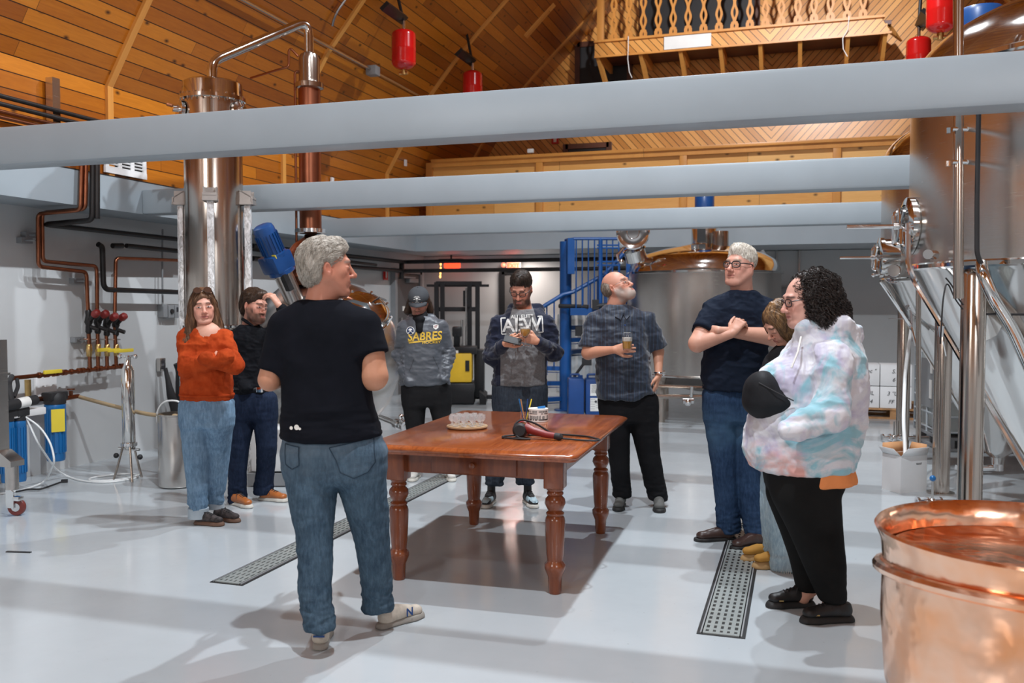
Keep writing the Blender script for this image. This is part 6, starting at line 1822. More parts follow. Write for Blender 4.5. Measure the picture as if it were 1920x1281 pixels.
jean1 = cloth('faded_blue_denim', (.028, .052, .082), (.065, .105, .145), .85, 260, .3, 9, denim=True, fade=(.93, .2, (.15, .20, .25)))
o = trousers(p, (legL, legR), pel, jean1, .0065, 2.2, .008)
me = o.data; bv = BVHTree.FromPolygons([tuple(v.co) for v in me.vertices], [tuple(f_.vertices) for f_ in me.polygons])
dpk = cloth('pocket_denim', (.02, .035, .055), (.045, .07, .10), .85, 260, .3, 9)
for pts in ([(619, 838), (698, 822), (703, 868), (690, 886), (664, 897), (640, 885), (632, 862)], [(531, 834), (561, 838), (562, 872), (548, 880), (534, 872)]):
    cx = sum(q[0] for q in pts) / len(pts); cy = sum(q[1] for q in pts) / len(pts); cc = p.L(cx, cy, -.3)
    sc_ = (p.d0 - .12) / FPX
    P = [((x - cx) * sc_, (cy - y) * sc_) for x, y in pts][::-1]
    b = []
    for i in range(len(P)):
        a_, c_ = P[i], P[(i + 1) % len(P)]; b.append(line(a_[0], a_[1], c_[0], c_[1], .004))
    d = flat_poly('pocket', [P], jean1); decal(d, bv, p.L(cx, cy, -.12), (1, 0, 0), (0, 0, 1), .3, .003); d.parent = o
    d = flat_poly('pocket_stitching', b, dpk); decal(d, bv, p.L(cx, cy, -.12), (1, 0, 0), (0, 0, 1), .3, .0045); d.parent = o
shoe1 = plain('cream_running_shoe', (.56, .50, .42), .7, var=.15, vs=30, bump=.3); sole1 = plain('worn_grey_sole', (.30, .28, .25), .7, var=.1)
hl = p.L(599, 1243, -.13); hl.z = 0
s1 = build_shoe(None, 'shoe', hl + Vector((0, .0, 0)), (-.12, 1, 0), .30, .105, shoe1, sole1, .105); p.kids.append(s1)
hr_ = p.L(702, 1188, .14); hr_.z = 0
s2 = build_shoe(None, 'shoe', hr_, (.62, .62, 0), .31, .105, shoe1, sole1, .105); p.kids.append(s2)
b = MB().box(hl + Vector((0, -.008, .075)), (.05, .006, .008)).box(hl + Vector((0, -.006, .085)), (.008, .006, .03)); o = b.build('heel_mark', M['canblue'], s1)
d = text_obj('N', .055, M['canblue'], 'shoe_letter', s2, .001, hr_ + Vector((.157, .083, .058)), basis((.62, .62, .0), (0, 0, 1)), bold=True)
gh = hair_mat('grey_hair', (.30, .26, .21), (.66, .61, .54), (50, 50, 12), .5)
hair(p, hd, [((0, .028, .048), (.083, .100, .086), .02), ((0, .06, -.01), (.072, .062, .075), .03), ((0, -.03, .085), (.06, .055, .045), .02)], [((0, -.115, -.03), (.09, .075, .105), .01), ((-.09, .012, -.02), (.03, .024, .04), .006), ((.09, .012, -.02), (.03, .024, .04), .006), ((0, .02, -.125), (.12, .13, .055), .01), ((0, -.10, .05), (.07, .04, .03), .01)], gh, comb_back, 2200, .05, rad=.0010, lift=.004, jitter=.35, noise=.006, stray=.10)
p.finish()
# ---------------------------------------------------------------- 2 woman in orange cardigan, arms crossed
p = Person(6.27, 392, 'person in an orange-red knitted cardigan and blue jeans with crossed arms', SK['fair'])
hd = Head(p.L(381, 575, 0), headR(22, -4, -4), .98)
nk = p.L(378, 625, .03)
V, F, c = build_head(hd, nk, .050, (.66, .36, .27), dict(h=.003, brow=(.10, .055, .035), lip=(.48, .16, .14), gaze=-.003))
p.add_skin(V, F, c)
tor = [p.st(381, 616, 14, .055), p.st(383, 626, 34, .085), p.st(386, 645, 41, .105), p.st(387, 680, 42, .125), p.st(388, 715, 46, .13), p.st(388, 740, 48, .135), p.st(388, 751, 46, .13)]
sl, el, wl = p.L(350, 632, .0), p.L(352, 692, -.10), p.L(425, 668, -.17)
sr, er, wr = p.L(421, 633, .0), p.L(440, 685, -.09), p.L(385, 672, -.21)
legL = [p.st(365, 752, 28, .11), p.st(366, 800, 27, .11), p.st(368, 850, 24, .095, -.01), p.st(370, 900, 20, .08, -.01), p.st(371, 945, 18, .07, -.02), p.st(372, 966, 17, .066, -.02)]
legR = [p.st(410, 752, 28, .11), p.st(412, 800, 24, .11), p.st(411, 850, 20, .09, .08), p.st(407, 900, 18, .08, .10), p.st(402, 948, 16, .066, .12)]
pel = [p.st(388, 742, 44, .12), p.st(388, 775, 49, .13), p.st(389, 800, 47, .12)]
p.core(tor, (legL, legR))
f = Field(V3(nk) - .2, V3(nk) + .2, .006); f.ell(V3(p.L(390, 630, 0)), (.10, .088, .10), .02); V, F = f.mesh(); p.add_skin(V, F)
V, F = build_hand(wr + Vector((.05, .09, 0)), (-.8, .6, .1), (0, -1, .1), 1, s=.8, curl=(15, 20, 10)); p.add_skin(V, F)
knit = cloth('orange_knit', (.32, .038, .008), (.48, .070, .016), .9, 55, .9, 14, sheen=0)
def bld():
    lo, hi = bounds([q[:3] for q in tor] + [sl, el, sr, er, wl, wr], .17)
    f = Field(lo, hi, .006)
    f.loft(tor, .04, 2.4, .015)
    f.cap(sl, el, .062, .060, .04); f.cap(el, wl, .062, .047, .03); f.cap(sr, er, .060, .056, .04); f.cap(er, wr, .058, .046, .02)
    f.cap(p.L(391, 618, -.16), p.L(404, 664, -.16), .034, .022, .012, True, (0, 1, 0), 3.0)
    f.ell(V3(nk) + np.array([0, 0, .045]), (.056, .056, .06), .01, None, True)
    return f
o, V, F = p.garment('cardigan', knit, bld, folds=((.007, (9, 9, 14), 3, None), (.0025, (40, 40, 10), 4, None)))
band = MB()
b = MB().tube([(q[0] + math.cos(a) * q[3] * 1.02, q[1] + math.sin(a) * q[4] * 1.02, q[2]) for q in (tor[-2],) for a in [k / 32 * 2 * PI for k in range(32)]], .010, 8, closed=True)
o2 = b.build('knit_hem', knit, o)
def bld():
    lo, hi = bounds([q[:3] for q in tor[:4]], .2); f = Field(lo, hi, .008)
    f.loft([(q[0], q[1], q[2] - .01, q[3] * .90, q[4] * .90) for q in tor[2:5]], .03, 2.3)
    pass
    return f
p.garment('black_top', cloth('black_top', (.012, .012, .014)), bld)
jl = cloth('light_blue_denim', (.09, .16, .25), (.17, .27, .38), .85, 260, .3, 7, denim=True)
o = trousers(p, (legL, legR), pel, jl, seed=2)
cf = cloth('turned_cuff_denim', (.35, .42, .48), (.48, .55, .6))
for l in (legL, legR):
    q = l[-1]; e_ = MB().lathe([(q[3] * 1.0, -.02), (q[3] * 1.12, -.018), (q[3] * 1.14, .05), (q[3] * 1.0, .055)], (q[0], q[1], q[2] + .0), n=28).build('cuff', cf, o)
shm = plain('floral_black_sneaker', (.05, .04, .04), .7, var=.9, vs=38); shs = plain('brown_gum_sole', (.16, .09, .06), .7)
a = p.L(362, 988, -.02); a.z = 0; s1 = build_shoe(None, 'shoe', a, (1, -.25, 0), .255, .09, shm, shs, .08, laces=M['rubber']); p.kids.append(s1)
a = p.L(397, 974, .10); a.z = 0; s1 = build_shoe(None, 'shoe', a, (1, -.35, 0), .25, .09, shm, shs, .08, laces=M['rubber']); p.kids.append(s1)
bh = hair_mat('long_brown_hair', (.055, .026, .014), (.22, .105, .05), (55, 55, 5), .45)
hair(p, hd, [((0, .022, .045), (.084, .103, .088), .02), ((0, .07, -.05), (.08, .05, .12), .04)], [((0, -.105, -.035), (.064, .085, .112), .012)], bh, comb_down, 1300, .16, down=.46, rad=.0012, lift=.003, jitter=.06, noise=.007, nsc=(40, 40, 6), k=8, stray=.02,
     caps=[((-.07, .0, .02), (-.085, .0, -.10), .030, .036, .02), ((-.085, .0, -.10), (-.125, -.035, -.23), .036, .030, .03), ((-.125, -.035, -.23), (-.17, -.02, -.33), .028, .010, .03), ((.07, .0, .02), (.08, -.01, -.12), .028, .034, .02), ((.08, -.01, -.12), (.11, -.06, -.24), .034, .028, .03), ((.11, -.06, -.24), (.15, -.06, -.31), .026, .012, .02), ((.03, .06, -.1), (.12, .02, -.26), .05, .035, .03)])
b = MB()
for sx in (-1, 1):
    b.lathe([(0, 0), (.024, .0), (.027, .003), (.024, .006), (0, .006)], hd.p(sx * .034, -.058, .118), hd.R @ Vector((0, -.75, .65)), 20)
b.tube([hd.p(-.012, -.062, .118), hd.p(.012, -.062, .118)], .003, 6).tube([hd.p(-.06, -.055, .118), hd.p(-.085, .03, .06)], .003, 6).tube([hd.p(.06, -.055, .118), hd.p(.085, .03, .06)], .003, 6)
o = b.build('sunglasses', plain('brown_lens', (.06, .03, .02), .15)); p.kids.append(o)
p.finish()
# ---------------------------------------------------------------- 3 young man in black shirt, hand on the brow
p = Person(6.9, 478, 'person in a black long-sleeved shirt and dark jeans, one hand on the forehead', SK['fair'])
hd = Head(p.L(478, 574, .0), headR(58, -10, 6), 1.0)
nk = p.L(466, 616, .02)
V, F, c = build_head(hd, nk, .054, (.64, .34, .25), dict(h=.003, brow=(.05, .03, .02), beard=(.085, .045, .028)))
p.add_skin(V, F, c)
tor = [p.st(467, 610, 15, .06), p.st(468, 620, 32, .085), p.st(469, 640, 38, .11), p.st(470, 680, 35, .115), p.st(472, 715, 34, .12), p.st(474, 738, 34, .12)]
sl, el, wl = p.L(437, 634, .0), p.L(434, 690, .0), p.L(462, 728, -.13)
sr, er, wr = p.L(500, 630, .03), p.L(545, 600, -.06), p.L(523, 573, -.11)
legL = [p.st(457, 740, 24, .1), p.st(455, 790, 22, .1), p.st(448, 840, 19, .085, -.03), p.st(445, 885, 17, .075, -.02), p.st(445, 925, 17, .07, .0), p.st(446, 944, 18, .075, 0)]
legR = [p.st(494, 740, 24, .1), p.st(498, 790, 22, .1), p.st(500, 840, 19, .085, .0), p.st(498, 880, 17, .075, .08), p.st(494, 912, 18, .075, .12), p.st(494, 926, 19, .078, .12)]
pel = [p.st(475, 730, 34, .11), p.st(476, 760, 41, .12), p.st(476, 785, 40, .11)]
p.core(tor, (legL, legR))
V, F = build_hand(wr, (-.55, -.02, .85), (.7, -.3, .45), 1, arm=((er,), (.03,)), curls=[(40, 30, 20), (45, 35, 20), (48, 38, 20), (50, 40, 20)], s=.98); p.add_skin(V, F)
V, F = build_hand(wl + Vector((0, .05, 0)), (.5, .4, -.8), (-.3, -1, 0), 1, s=.85); p.add_skin(V, F)
bs = cloth('black_shirt', (.006, .007, .009), (.012, .013, .017), .75, 240, .15, sheen=.2)
def bld():
    lo, hi = bounds([q[:3] for q in tor] + [sl, el, sr, er, wl, wr], .14); f = Field(lo, hi, .006)
    f.loft(tor, .035, 2.3, .012)
    f.cap(sl, el, .058, .052, .035); f.cap(el, wl, .052, .042, .025); f.cap(sr, er, .056, .050, .035); f.cap(er, er.lerp(wr, .72), .050, .040, .02)
    f.ell(V3(nk) + np.array([.01, -.02, .05]), (.052, .056, .055), .006, None, True)
    return f
o, V, F = p.garment('shirt', bs, bld, folds=((.006, (8, 8, 13), 6, None), (.003, (18, 18, 26), 8, None)))
b = MB().tube([hd.p(-.05, .05, -.115), hd.p(-.062, -.01, -.125), hd.p(-.03, -.065, -.15)], [.012, .014, .006], 8).tube([hd.p(.05, .05, -.115), hd.p(.062, -.01, -.125), hd.p(.02, -.065, -.15)], [.012, .014, .006], 8).build('collar', bs, o)
o = trousers(p, (legL, legR), pel, cloth('dark_navy_denim', (.008, .014, .032), (.018, .028, .055), .85, 260, .3, denim=True), seed=4)
b = MB().tube([(q[0] + math.cos(a) * q[3] * 1.0, q[1] + math.sin(a) * q[4] * 1.02, q[2] + .012) for q in (pel[0],) for a in [k / 32 * 2 * PI for k in range(32)]], .014, 8, closed=True).build('belt', M['rubber'])
p.kids.append(b); q = p.L(487, 731, -.13); MB().rbox(q, (.05, .02, .04), b=.005).build('buckle', M['chrome'], b)
ts = plain('tan_leather_shoe', (.42, .13, .03), .35, var=.15, vs=12, coat=.2)
a = p.L(433, 955, 0); a.z = 0; s1 = build_shoe(None, 'shoe', a, (.75, -.65, 0), .29, .098, ts, whitesole, .085, laces=M['rubber']); p.kids.append(s1)
a = p.L(482, 938, .13); a.z = 0; s1 = build_shoe(None, 'shoe', a, (1, -.30, 0), .29, .098, ts, whitesole, .085, laces=M['rubber']); p.kids.append(s1)
dh = hair_mat('dark_brown_hair', (.022, .012, .007), (.085, .045, .025), (50, 50, 12), .42)
hair(p, hd, [((0, .028, .050), (.086, .103, .088), .02), ((0, .075, -.01), (.075, .045, .085), .03), ((0, -.045, .10), (.055, .04, .03), .02)], [((0, -.115, -.04), (.075, .085, .115), .01), ((-.09, .008, -.02), (.03, .026, .04), .006), ((.09, .008, -.02), (.03, .026, .04), .006)], dh, comb_back, 1100, .07, rad=.0010, lift=.003, jitter=.12, down=.22, stray=.02)
p.finish()
# ---------------------------------------------------------------- 4 person with cap and grey hoodie
p = Person(7.88, 800, 'person in a grey sweatshirt lettered SABRES and grey cap, hands in pockets', SK['fair'])
hd = Head(p.L(785, 566, .0), headR(-2, -25, 0), .98)
nk = p.L(790, 602, .06)
V, F, c = build_head(hd, nk, .052, (.55, .27, .19), dict(h=.0035, lids=True, beard=(.16, .08, .05)))
p.add_skin(V, F, c)
tor = [p.st(791, 592, 16, .07), p.st(791, 602, 34, .085), p.st(792, 620, 42, .11), p.st(793, 660, 41, .125), p.st(796, 700, 44, .13), p.st(797, 722, 46, .13)]
sl, el, wl = p.L(757, 614, 0), p.L(746, 668, .03), p.L(768, 716, -.10)
sr, er, wr = p.L(828, 612, 0), p.L(842, 665, .03), p.L(832, 708, -.09)
legL = [p.st(776, 722, 22, .1), p.st(777, 770, 21, .1), p.st(779, 815, 16, .08, -.02), p.st(781, 850, 13, .065, 0), p.st(781, 880, 12, .055, 0)]
legR = [p.st(822, 722, 22, .1), p.st(826, 770, 20, .1), p.st(834, 815, 16, .08, -.02), p.st(839, 850, 13, .065, 0), p.st(842, 882, 12, .055, 0)]
pel = [p.st(798, 710, 42, .12), p.st(799, 740, 45, .12), p.st(799, 762, 43, .11)]
p.core(tor, (legL, legR))
for w, sx in ((wl, 1), (wr, -1)):
    V, F = build_hand(w + Vector((sx * .02, .09, .06)), (sx * .6, .1, -.5), (-sx * .4, -1, 0), sx, s=.8); p.add_skin(V, F)
t = NT('grey_hoodie_fabric'); v = t.coord(); t.set(col=t.mix(t.ramp(t.noise(v, 6, 4), [(.3, 0.), (.7, 1.)]), (.058, .066, .080), (.088, .098, .115)), rough=.42, sheen=.1, spec=.5); t.bump(t.noise(v, 240, 2), .15, .001); hg = t.m
def bld():
    lo, hi = bounds([q[:3] for q in tor] + [sl, el, sr, er, wl, wr], .14); f = Field(lo, hi, .006)
    f.loft(tor, .035, 2.3, .012)
    f.cap(sl, el, .058, .050, .04); f.cap(el, wl, .052, .042, .025); f.cap(sr, er, .058, .050, .04); f.cap(er, wr, .052, .042, .025)
    f.cap(p.L(772, 598, .03), p.L(810, 598, .03), .045, .045, .03)
    f.ell(V3(nk) + np.array([0, -.06, .05]), (.050, .06, .055), .01, None, True)
    return f
armm = lambda V: .55 + 1.2 * ((np.abs(V[:, 0] - p.L(795, 650).x) > .16) & (V[:, 2] < 1.15))
o, V, F = p.garment('hoodie', hg, bld, folds=((.007, (7, 7, 12), 2, armm), (.003, (16, 16, 28), 4, armm)))
bv = BVHTree.FromPolygons([tuple(v) for v in V.tolist()], [tuple(int(i) for i in f_) for f_ in F])
gold = plain('gold_print', (.75, .48, .05), .5, var=0); navy = plain('navy_print', (.01, .03, .10), .5, var=0)
def put(d, px, py, size_off=.0035): decal(d, bv, p.L(px, py, -.2), (1, 0, .05), (-.05, 0, 1), .4, size_off); d.parent = o
put(flat_text('SABRES', .098, gold, 'lettering', sx=.92, shear=.12), 794, 632)
put(flat_text('HOCKEY', .030, gold, 'small_lettering', sx=1.3), 807, 643)
put(flat_poly('underline', [line(-.13, -.012, .15, .006, .008), line(-.14, .0, -.03, -.0, .004)], gold), 793, 640)
put(flat_poly('team_crest', [disc(0, 0, .036)], M['paper']), 767, 621, .003)
put(flat_poly('crest_ring', [disc(0, 0, .031)], navy), 767, 621, .0045)
put(flat_poly('crest_figure', [line(-.022, -.02, .016, .012, .005), line(.022, -.02, -.016, .012, .005), [(-.018, .004), (-.006, .020), (.012, .018), (.018, .006), (.004, .002)][::-1], line(-.026, -.016, -.016, -.026, .006), line(.026, -.016, .016, -.026, .006)], M['paper']), 767, 621, .006)
put(flat_poly('shield_crest', [[(-.022, .018), (-.022, -.006), (0, -.024), (.022, -.006), (.022, .018), (.0, .024)]], M['paper']), 815, 614, .003)
put(flat_poly('shield_mark', [line(-.014, .008, .014, .012, .006), line(-.012, -.004, .010, .0, .004)], M['valvered']), 815, 614, .005)
for l_ in (((777, 672), (768, 696)), ((812, 668), (823, 692))):
    a, b_ = [p.L(*q, -.1) for q in l_]
    d = flat_poly('pocket_seam', [line(0, 0, b_.x - a.x, b_.z - a.z, .004)], M['ink']); decal(d, bv, a, (1, 0, 0), (0, 0, 1), .4, .002); d.parent = o
g = Field(V3(p.L(785, 590)) - .2, V3(p.L(785, 590)) + .2, .006)
g.loft([p.st(786, 612, 17, .065, -.02), p.st(787, 600, 17, .07, -.02), p.st(787, 590, 15, .066, .0), p.st(787, 582, 12, .055, .02)], .02)
g.cap(p.L(787, 600, -.09), p.L(787, 620, -.11), .035, .03, .03)
V2, F2 = g.mesh(); V2 = relax(V2, F2, 2); N2 = vnormals(V2, F2); V2 = V2 + N2 * (.005 * fbm(V2 * np.array((9, 9, 30)), 3, 2))[:, None]
o = mesh_obj('neck_gaiter', [(V2, F2, 0)], [cloth('black_gaiter', (.012, .012, .013))]); p.kids.append(o)
hair(p, hd, [((0, .03, .03), (.084, .10, .075), .02)], [((0, -.10, -.035), (.072, .085, .12), .012)], dh, comb_down, 500, .08, down=.25, rad=.0012, lift=.004, jitter=.2, curl=1.2, curlr=.004, stray=.04,
     caps=[((-.075, .02, .0), (-.10, .03, -.10), .026, .034, .02), ((.075, .02, .0), (.095, .03, -.10), .026, .032, .02), ((-.10, .03, -.10), (-.085, .05, -.15), .03, .02, .02)])
capm = cloth('grey_cap_cotton', (.055, .060, .066), (.075, .08, .088), .85, 200, .3)
f = Field(V3(hd.c) - .2, V3(hd.c) + .2, .0045); Rm = np.array(hd.R)
f.ell(hd.p(0, .012, .050), (.090, .108, .082), .01, Rm)
f.halfspace(hd.p(0, 0, .030), hd.R @ Vector((0, .12, -1)))
V, F = f.mesh(); V = relax(V, F, 1)
cp = mesh_obj('cap', [(V, F, 0)], [capm]); p.kids.append(cp)
b = MB(); n = 20; vs = []
for rr in (0, .5, 1):
    for i in range(n + 1):
        a = PI + PI * i / n
        x = math.cos(a) * .078 * (1 - .06 * rr); y = -.088 + .012 * abs(math.cos(a)) * 3 + math.sin(a) * (.004 + .078 * rr)
        z = .033 - .012 * rr - .030 * (x / .078) ** 2 * (.4 + .6 * rr)
        vs.append(hd.p(x, y, z))
b.add(vs, [(r * (n + 1) + i, r * (n + 1) + i + 1, (r + 1) * (n + 1) + i + 1, (r + 1) * (n + 1) + i) for r in (0, 1) for i in range(n)])
o = b.build('visor', capm, cp); m = o.modifiers.new('t', 'SOLIDIFY'); m.thickness = .004
MB().sphere(hd.p(0, .012, .133), .007, 8).build('button', capm, cp)
bv2 = BVHTree.FromPolygons([tuple(v) for v in V.tolist()], [tuple(int(i) for i in f_) for f_ in F])
rt, upv = hd.R @ Vector((1, 0, 0)), hd.R @ Vector((0, .35, 1))
em = [[(x * 1.5, y * 1.5) for x, y in q] for q in (line(-.014, .014, .014, .014, .0022), line(-.018, .006, -.006, .010, .0025), line(.018, .006, .006, .010, .0025), disc(0, .002, .007, 8), line(-.020, -.004, -.008, -.002, .003), line(.020, -.004, .008, -.002, .003), line(-.006, -.012, .006, -.012, .003), line(-.012, -.02, .012, -.02, .0022))]
d = flat_poly('embroidery', em, M['paper']); decal(d, bv2, hd.p(0, -.095, .072), rt, upv, .12, .002); d.parent = cp
o = trousers(p, (legL, legR), pel, cloth('black_trousers', (.010, .010, .011), (.017, .017, .018)), seed=6, fold=.004)
ws = plain('white_sneaker', (.62, .60, .56), .6, var=.1, vs=30)
a = p.L(783, 893, .05); a.z = 0; s1 = build_shoe(None, 'shoe', a + Vector((0, .06, 0)), (-.14, -1, 0), .28, .10, ws, whitesole, .085, laces=whitesole); p.kids.append(s1)
a = p.L(841, 893, .05); a.z = 0; s1 = build_shoe(None, 'shoe', a + Vector((0, .06, 0)), (.18, -1, 0), .28, .10, ws, whitesole, .085, laces=whitesole); p.kids.append(s1)
p.finish()
# ---------------------------------------------------------------- 5 bearded person with phone and glass
p = Person(6.9, 975, 'person in a grey and navy sweatshirt lettered AEW looking down at a phone', SK['warm'])
hd = Head(p.L(977, 541, .0), headR(-16, -32, 2), 1.0)
nk = p.L(985, 590, .07)
V, F, c = build_head(hd, nk, .056, (.60, .30, .21), dict(h=.003, brow=(.03, .02, .015), beard=(.035, .022, .016), lids=True))
p.add_skin(V, F, c)
tor = [p.st(984, 580, 18, .08), p.st(982, 590, 38, .10), p.st(981, 608, 48, .12), p.st(977, 650, 47, .135), p.st(975, 695, 50, .14), p.st(974, 722, 51, .14)]
sl, el, wl = p.L(934, 608, 0), p.L(922, 668, -.02), p.L(947, 645, -.24)
sr, er, wr = p.L(1027, 606, 0), p.L(1040, 662, -.02), p.L(1006, 640, -.27)
legL = [p.st(950, 722, 26, .11), p.st(949, 770, 25, .11), p.st(942, 830, 21, .09), p.st(930, 880, 18, .08), p.st(927, 910, 18, .075)]
legR = [p.st(999, 722, 26, .11), p.st(998, 770, 25, .11), p.st(994, 830, 21, .09), p.st(986, 880, 18, .08), p.st(985, 908, 18, .075)]
pel = [p.st(975, 710, 48, .125), p.st(975, 745, 50, .13), p.st(975, 770, 48, .12)]
p.core(tor, (legL, legR))
V, F = build_hand(wl + Vector((0, 0, .0)), (.55, -.35, .35), (-.55, -.9, -.1), 1, arm=((el,), (.036,)), curls=[(45, 45, 25), (50, 50, 30), (52, 52, 30), (55, 52, 30)], s=1.0); p.add_skin(V, F)
V, F = build_hand(wr, (-.8, -.3, .28), (.25, -1, .0), 1, arm=((er,), (.036,)), curls=[(30, 45, 25), (35, 50, 30), (38, 50, 30), (42, 50, 30)], s=1.0, th=(20, 50)); p.add_skin(V, F)
t = NT('two_tone_hoodie'); v = t.coord(); sp = t.n('ShaderNodeSeparateXYZ'); t.l(v, sp.inputs[0])
cx = p.L(980, 650).x
gcol = t.mix(t.ramp(t.noise(v, 90, 3, .7), [(.3, 0.), (.7, 1.)]), (.13, .13, .135), (.21, .21, .215))
slant = t.math('ADD', t.math('ABSOLUTE', t.math('SUBTRACT', sp.outputs[0], cx)), t.math('MULTIPLY', t.math('MAXIMUM', t.math('SUBTRACT', sp.outputs[2], 1.18), 0.0), .28))
t.set(col=t.mix(t.math('MAXIMUM', t.math('GREATER_THAN', slant, .168), t.math('LESS_THAN', sp.outputs[1], -.172)), gcol, (.012, .016, .035)), rough=.9, sheen=.2, spec=.2); t.bump(t.noise(v, 260, 2), .2, .0012); hm = t.m
def bld():
    lo, hi = bounds([q[:3] for q in tor] + [sl, el, sr, er, wl, wr], .15); hi[2] += .06; f = Field(lo, hi, .006)
    f.loft(tor, .035, 2.3, .012)
    f.cap(sl, el, .064, .060, .04); f.cap(el, el.lerp(wl, .88), .058, .044, .025); f.cap(sr, er, .064, .060, .04); f.cap(er, er.lerp(wr, .88), .058, .044, .025)
    for x0, x1 in ((948, 966), (1020, 1004)): f.cap(p.L(x0 + 8 * (1 if x0 < 980 else -1), 588, .04), p.L(984, 598, -.06), .036, .028, .03)
    f.cap(p.L(962, 580, .10), p.L(1010, 580, .10), .045, .045, .03)
    f.ell(V3(nk) + np.array([0, -.07, .06]), (.055, .07, .065), .01, None, True)
    return f
armm = lambda V: .6 + .9 * (np.abs(V[:, 0] - cx) > .19)
o, V, F = p.garment('hoodie', hm, bld, folds=((.008, (7, 7, 12), 21, armm), (.003, (16, 16, 26), 14, armm)))
bv = BVHTree.FromPolygons([tuple(v) for v in V.tolist()], [tuple(int(i) for i in f_) for f_ in F])
wp_ = plain('white_print', (.62, .62, .60), .6, var=.12, vs=30)
put(flat_text('AEW', .135, wp_, 'lettering', sx=.98), 979, 611)
put(flat_text('ALL ELITE', .036, wp_, 'small_lettering', sx=1.1), 979, 594)
put(flat_text('WRESTLING', .034, wp_, 'small_lettering', sx=1.0), 979, 628)
fr = [line(-.155, .062, -.155, -.058, .009), line(.155, .062, .155, -.058, .009), line(-.155, .062, -.12, .062, .009), line(.155, .062, .12, .062, .009), line(-.155, -.058, -.12, -.058, .009), line(.155, -.058, .12, -.058, .009)]
put(flat_poly('print_frame', fr[::2], wp_), 979, 611)
put(flat_poly('print_frame', fr[1::2], wp_), 979, 611)
for x0, x1, y1 in ((972, 970, 645), (996, 996, 628)):
    a, b_ = p.L(x0, 592, -.15), p.L(x1, y1, -.19)
    p.kids.append(MB().tube([a, a.lerp(b_, .5) + Vector((0, -.02, 0)), b_], .004, 6).build('drawstring', M['rubber']))
hair(p, hd, [((0, .025, .050), (.083, .100, .086), .02), ((0, -.03, .10), (.055, .055, .045), .02)], [((0, -.115, -.045), (.082, .08, .125), .008), ((-.09, .008, -.03), (.03, .03, .05), .006), ((.09, .008, -.03), (.03, .03, .05), .006), ((-.06, -.10, .06), (.028, .04, .04), .01), ((.06, -.10, .06), (.028, .04, .04), .01)], hair_mat('near_black_hair', (.012, .008, .006), (.05, .03, .02), (50, 50, 12)), comb_up, 900, .03, rad=.0010, lift=.002, jitter=.25, stray=.05)
p.kids.append(glasses(hd, M['rubber'], .0026))
jn = cloth('dark_grey_denim', (.020, .026, .038), (.04, .05, .065), denim=True)
o = trousers(p, (legL, legR), pel, jn, seed=8, fold=.006)
hs = plain('black_high_top', (.02, .02, .022), .5, var=.2); hs2 = plain('pale_blue_panel', (.38, .50, .55), .5)
for x, dx in ((925, -.22), (985, .26)):
    a = p.L(x, 925, .06); a.z = 0
    s1 = build_shoe(None, 'shoe', a + Vector((0, .03, 0)), (dx, -1, 0), .30, .105, hs, whitesole, .15, kind='boot', laces=M['rubber']); p.kids.append(s1)
    d_ = Vector((dx, -1, 0)).normalized(); s_ = Vector((-d_.y, d_.x, 0))
    bvs = BVHTree.FromPolygons([tuple(v.co) for v in s1.data.vertices], [tuple(f_.vertices) for f_ in s1.data.polygons])
    for sg in (-1, 1):
        dd_ = flat_poly('panel', [[(-.04, -.014), (.04, -.016), (.035, .016), (-.035, .02)]], hs2)
        decal(dd_, bvs, a + Vector((0, .03, 0)) + d_ * .19 + s_ * sg * .02 + Vector((0, 0, .055)), d_ if sg > 0 else -d_, (0, 0, 1), .15, .002); dd_.parent = s1
    dd_ = flat_poly('toe_panel', [disc(0, 0, .032, 14)], hs2)
    decal(dd_, bvs, a + Vector((0, .03, 0)) + d_ * .245 + Vector((0, 0, .05)), Vector((1, 0, 0)), d_ * -1 + Vector((0, 0, .3)), .15, .002); dd_.parent = s1
p.finish()
q = wl + Vector((.055, -.075, .03))
ph = thing('mobile_phone', world(p, q), 'dark mobile phone held by the person in the AEW sweatshirt', 'phone', rz=YAW)
Mx = Matrix.Rotation(.25, 3, 'Y') @ Matrix.Rotation(-.9, 3, 'X')
MB().rbox((0, 0, 0), (.13, .010, .072), M=Mx, b=.004).build('case', M['rubber'], ph)
MB().box(Mx @ Vector((0, .006, 0)), (.12, .001, .064), M=Mx).build('screen', plain('dim_screen', (.05, .06, .08), .1), ph)
q = wr + Vector((-.105, -.05, .0)); q = p.L(985, 625, -.35)
gt = thing('beer_glass', world(p, q), 'stemmed glass of amber drink held by the person in the AEW sweatshirt', 'glass', rz=YAW)
MB().lathe([(0, -.095), (.032, -.093), (.032, -.090), (.006, -.085), (.005, -.035), (.02, -.025), (.036, 0), (.040, .025), (.037, .05), (.035, .05), (.038, .025), (.034, 0), (.018, -.022), (0, -.026)], n=28).build('bowl', M['glass'], gt)
MB().lathe([(0, -.022), (.016, -.020), (.032, .0), (.036, .022), (.0355, .03), (0, .03)], n=28).build('beer', M['beer'], gt)
MB().lathe([(0, .031), (.035, .031), (.0345, .040), (0, .040)], n=28).build('foam', M['foam'], gt)
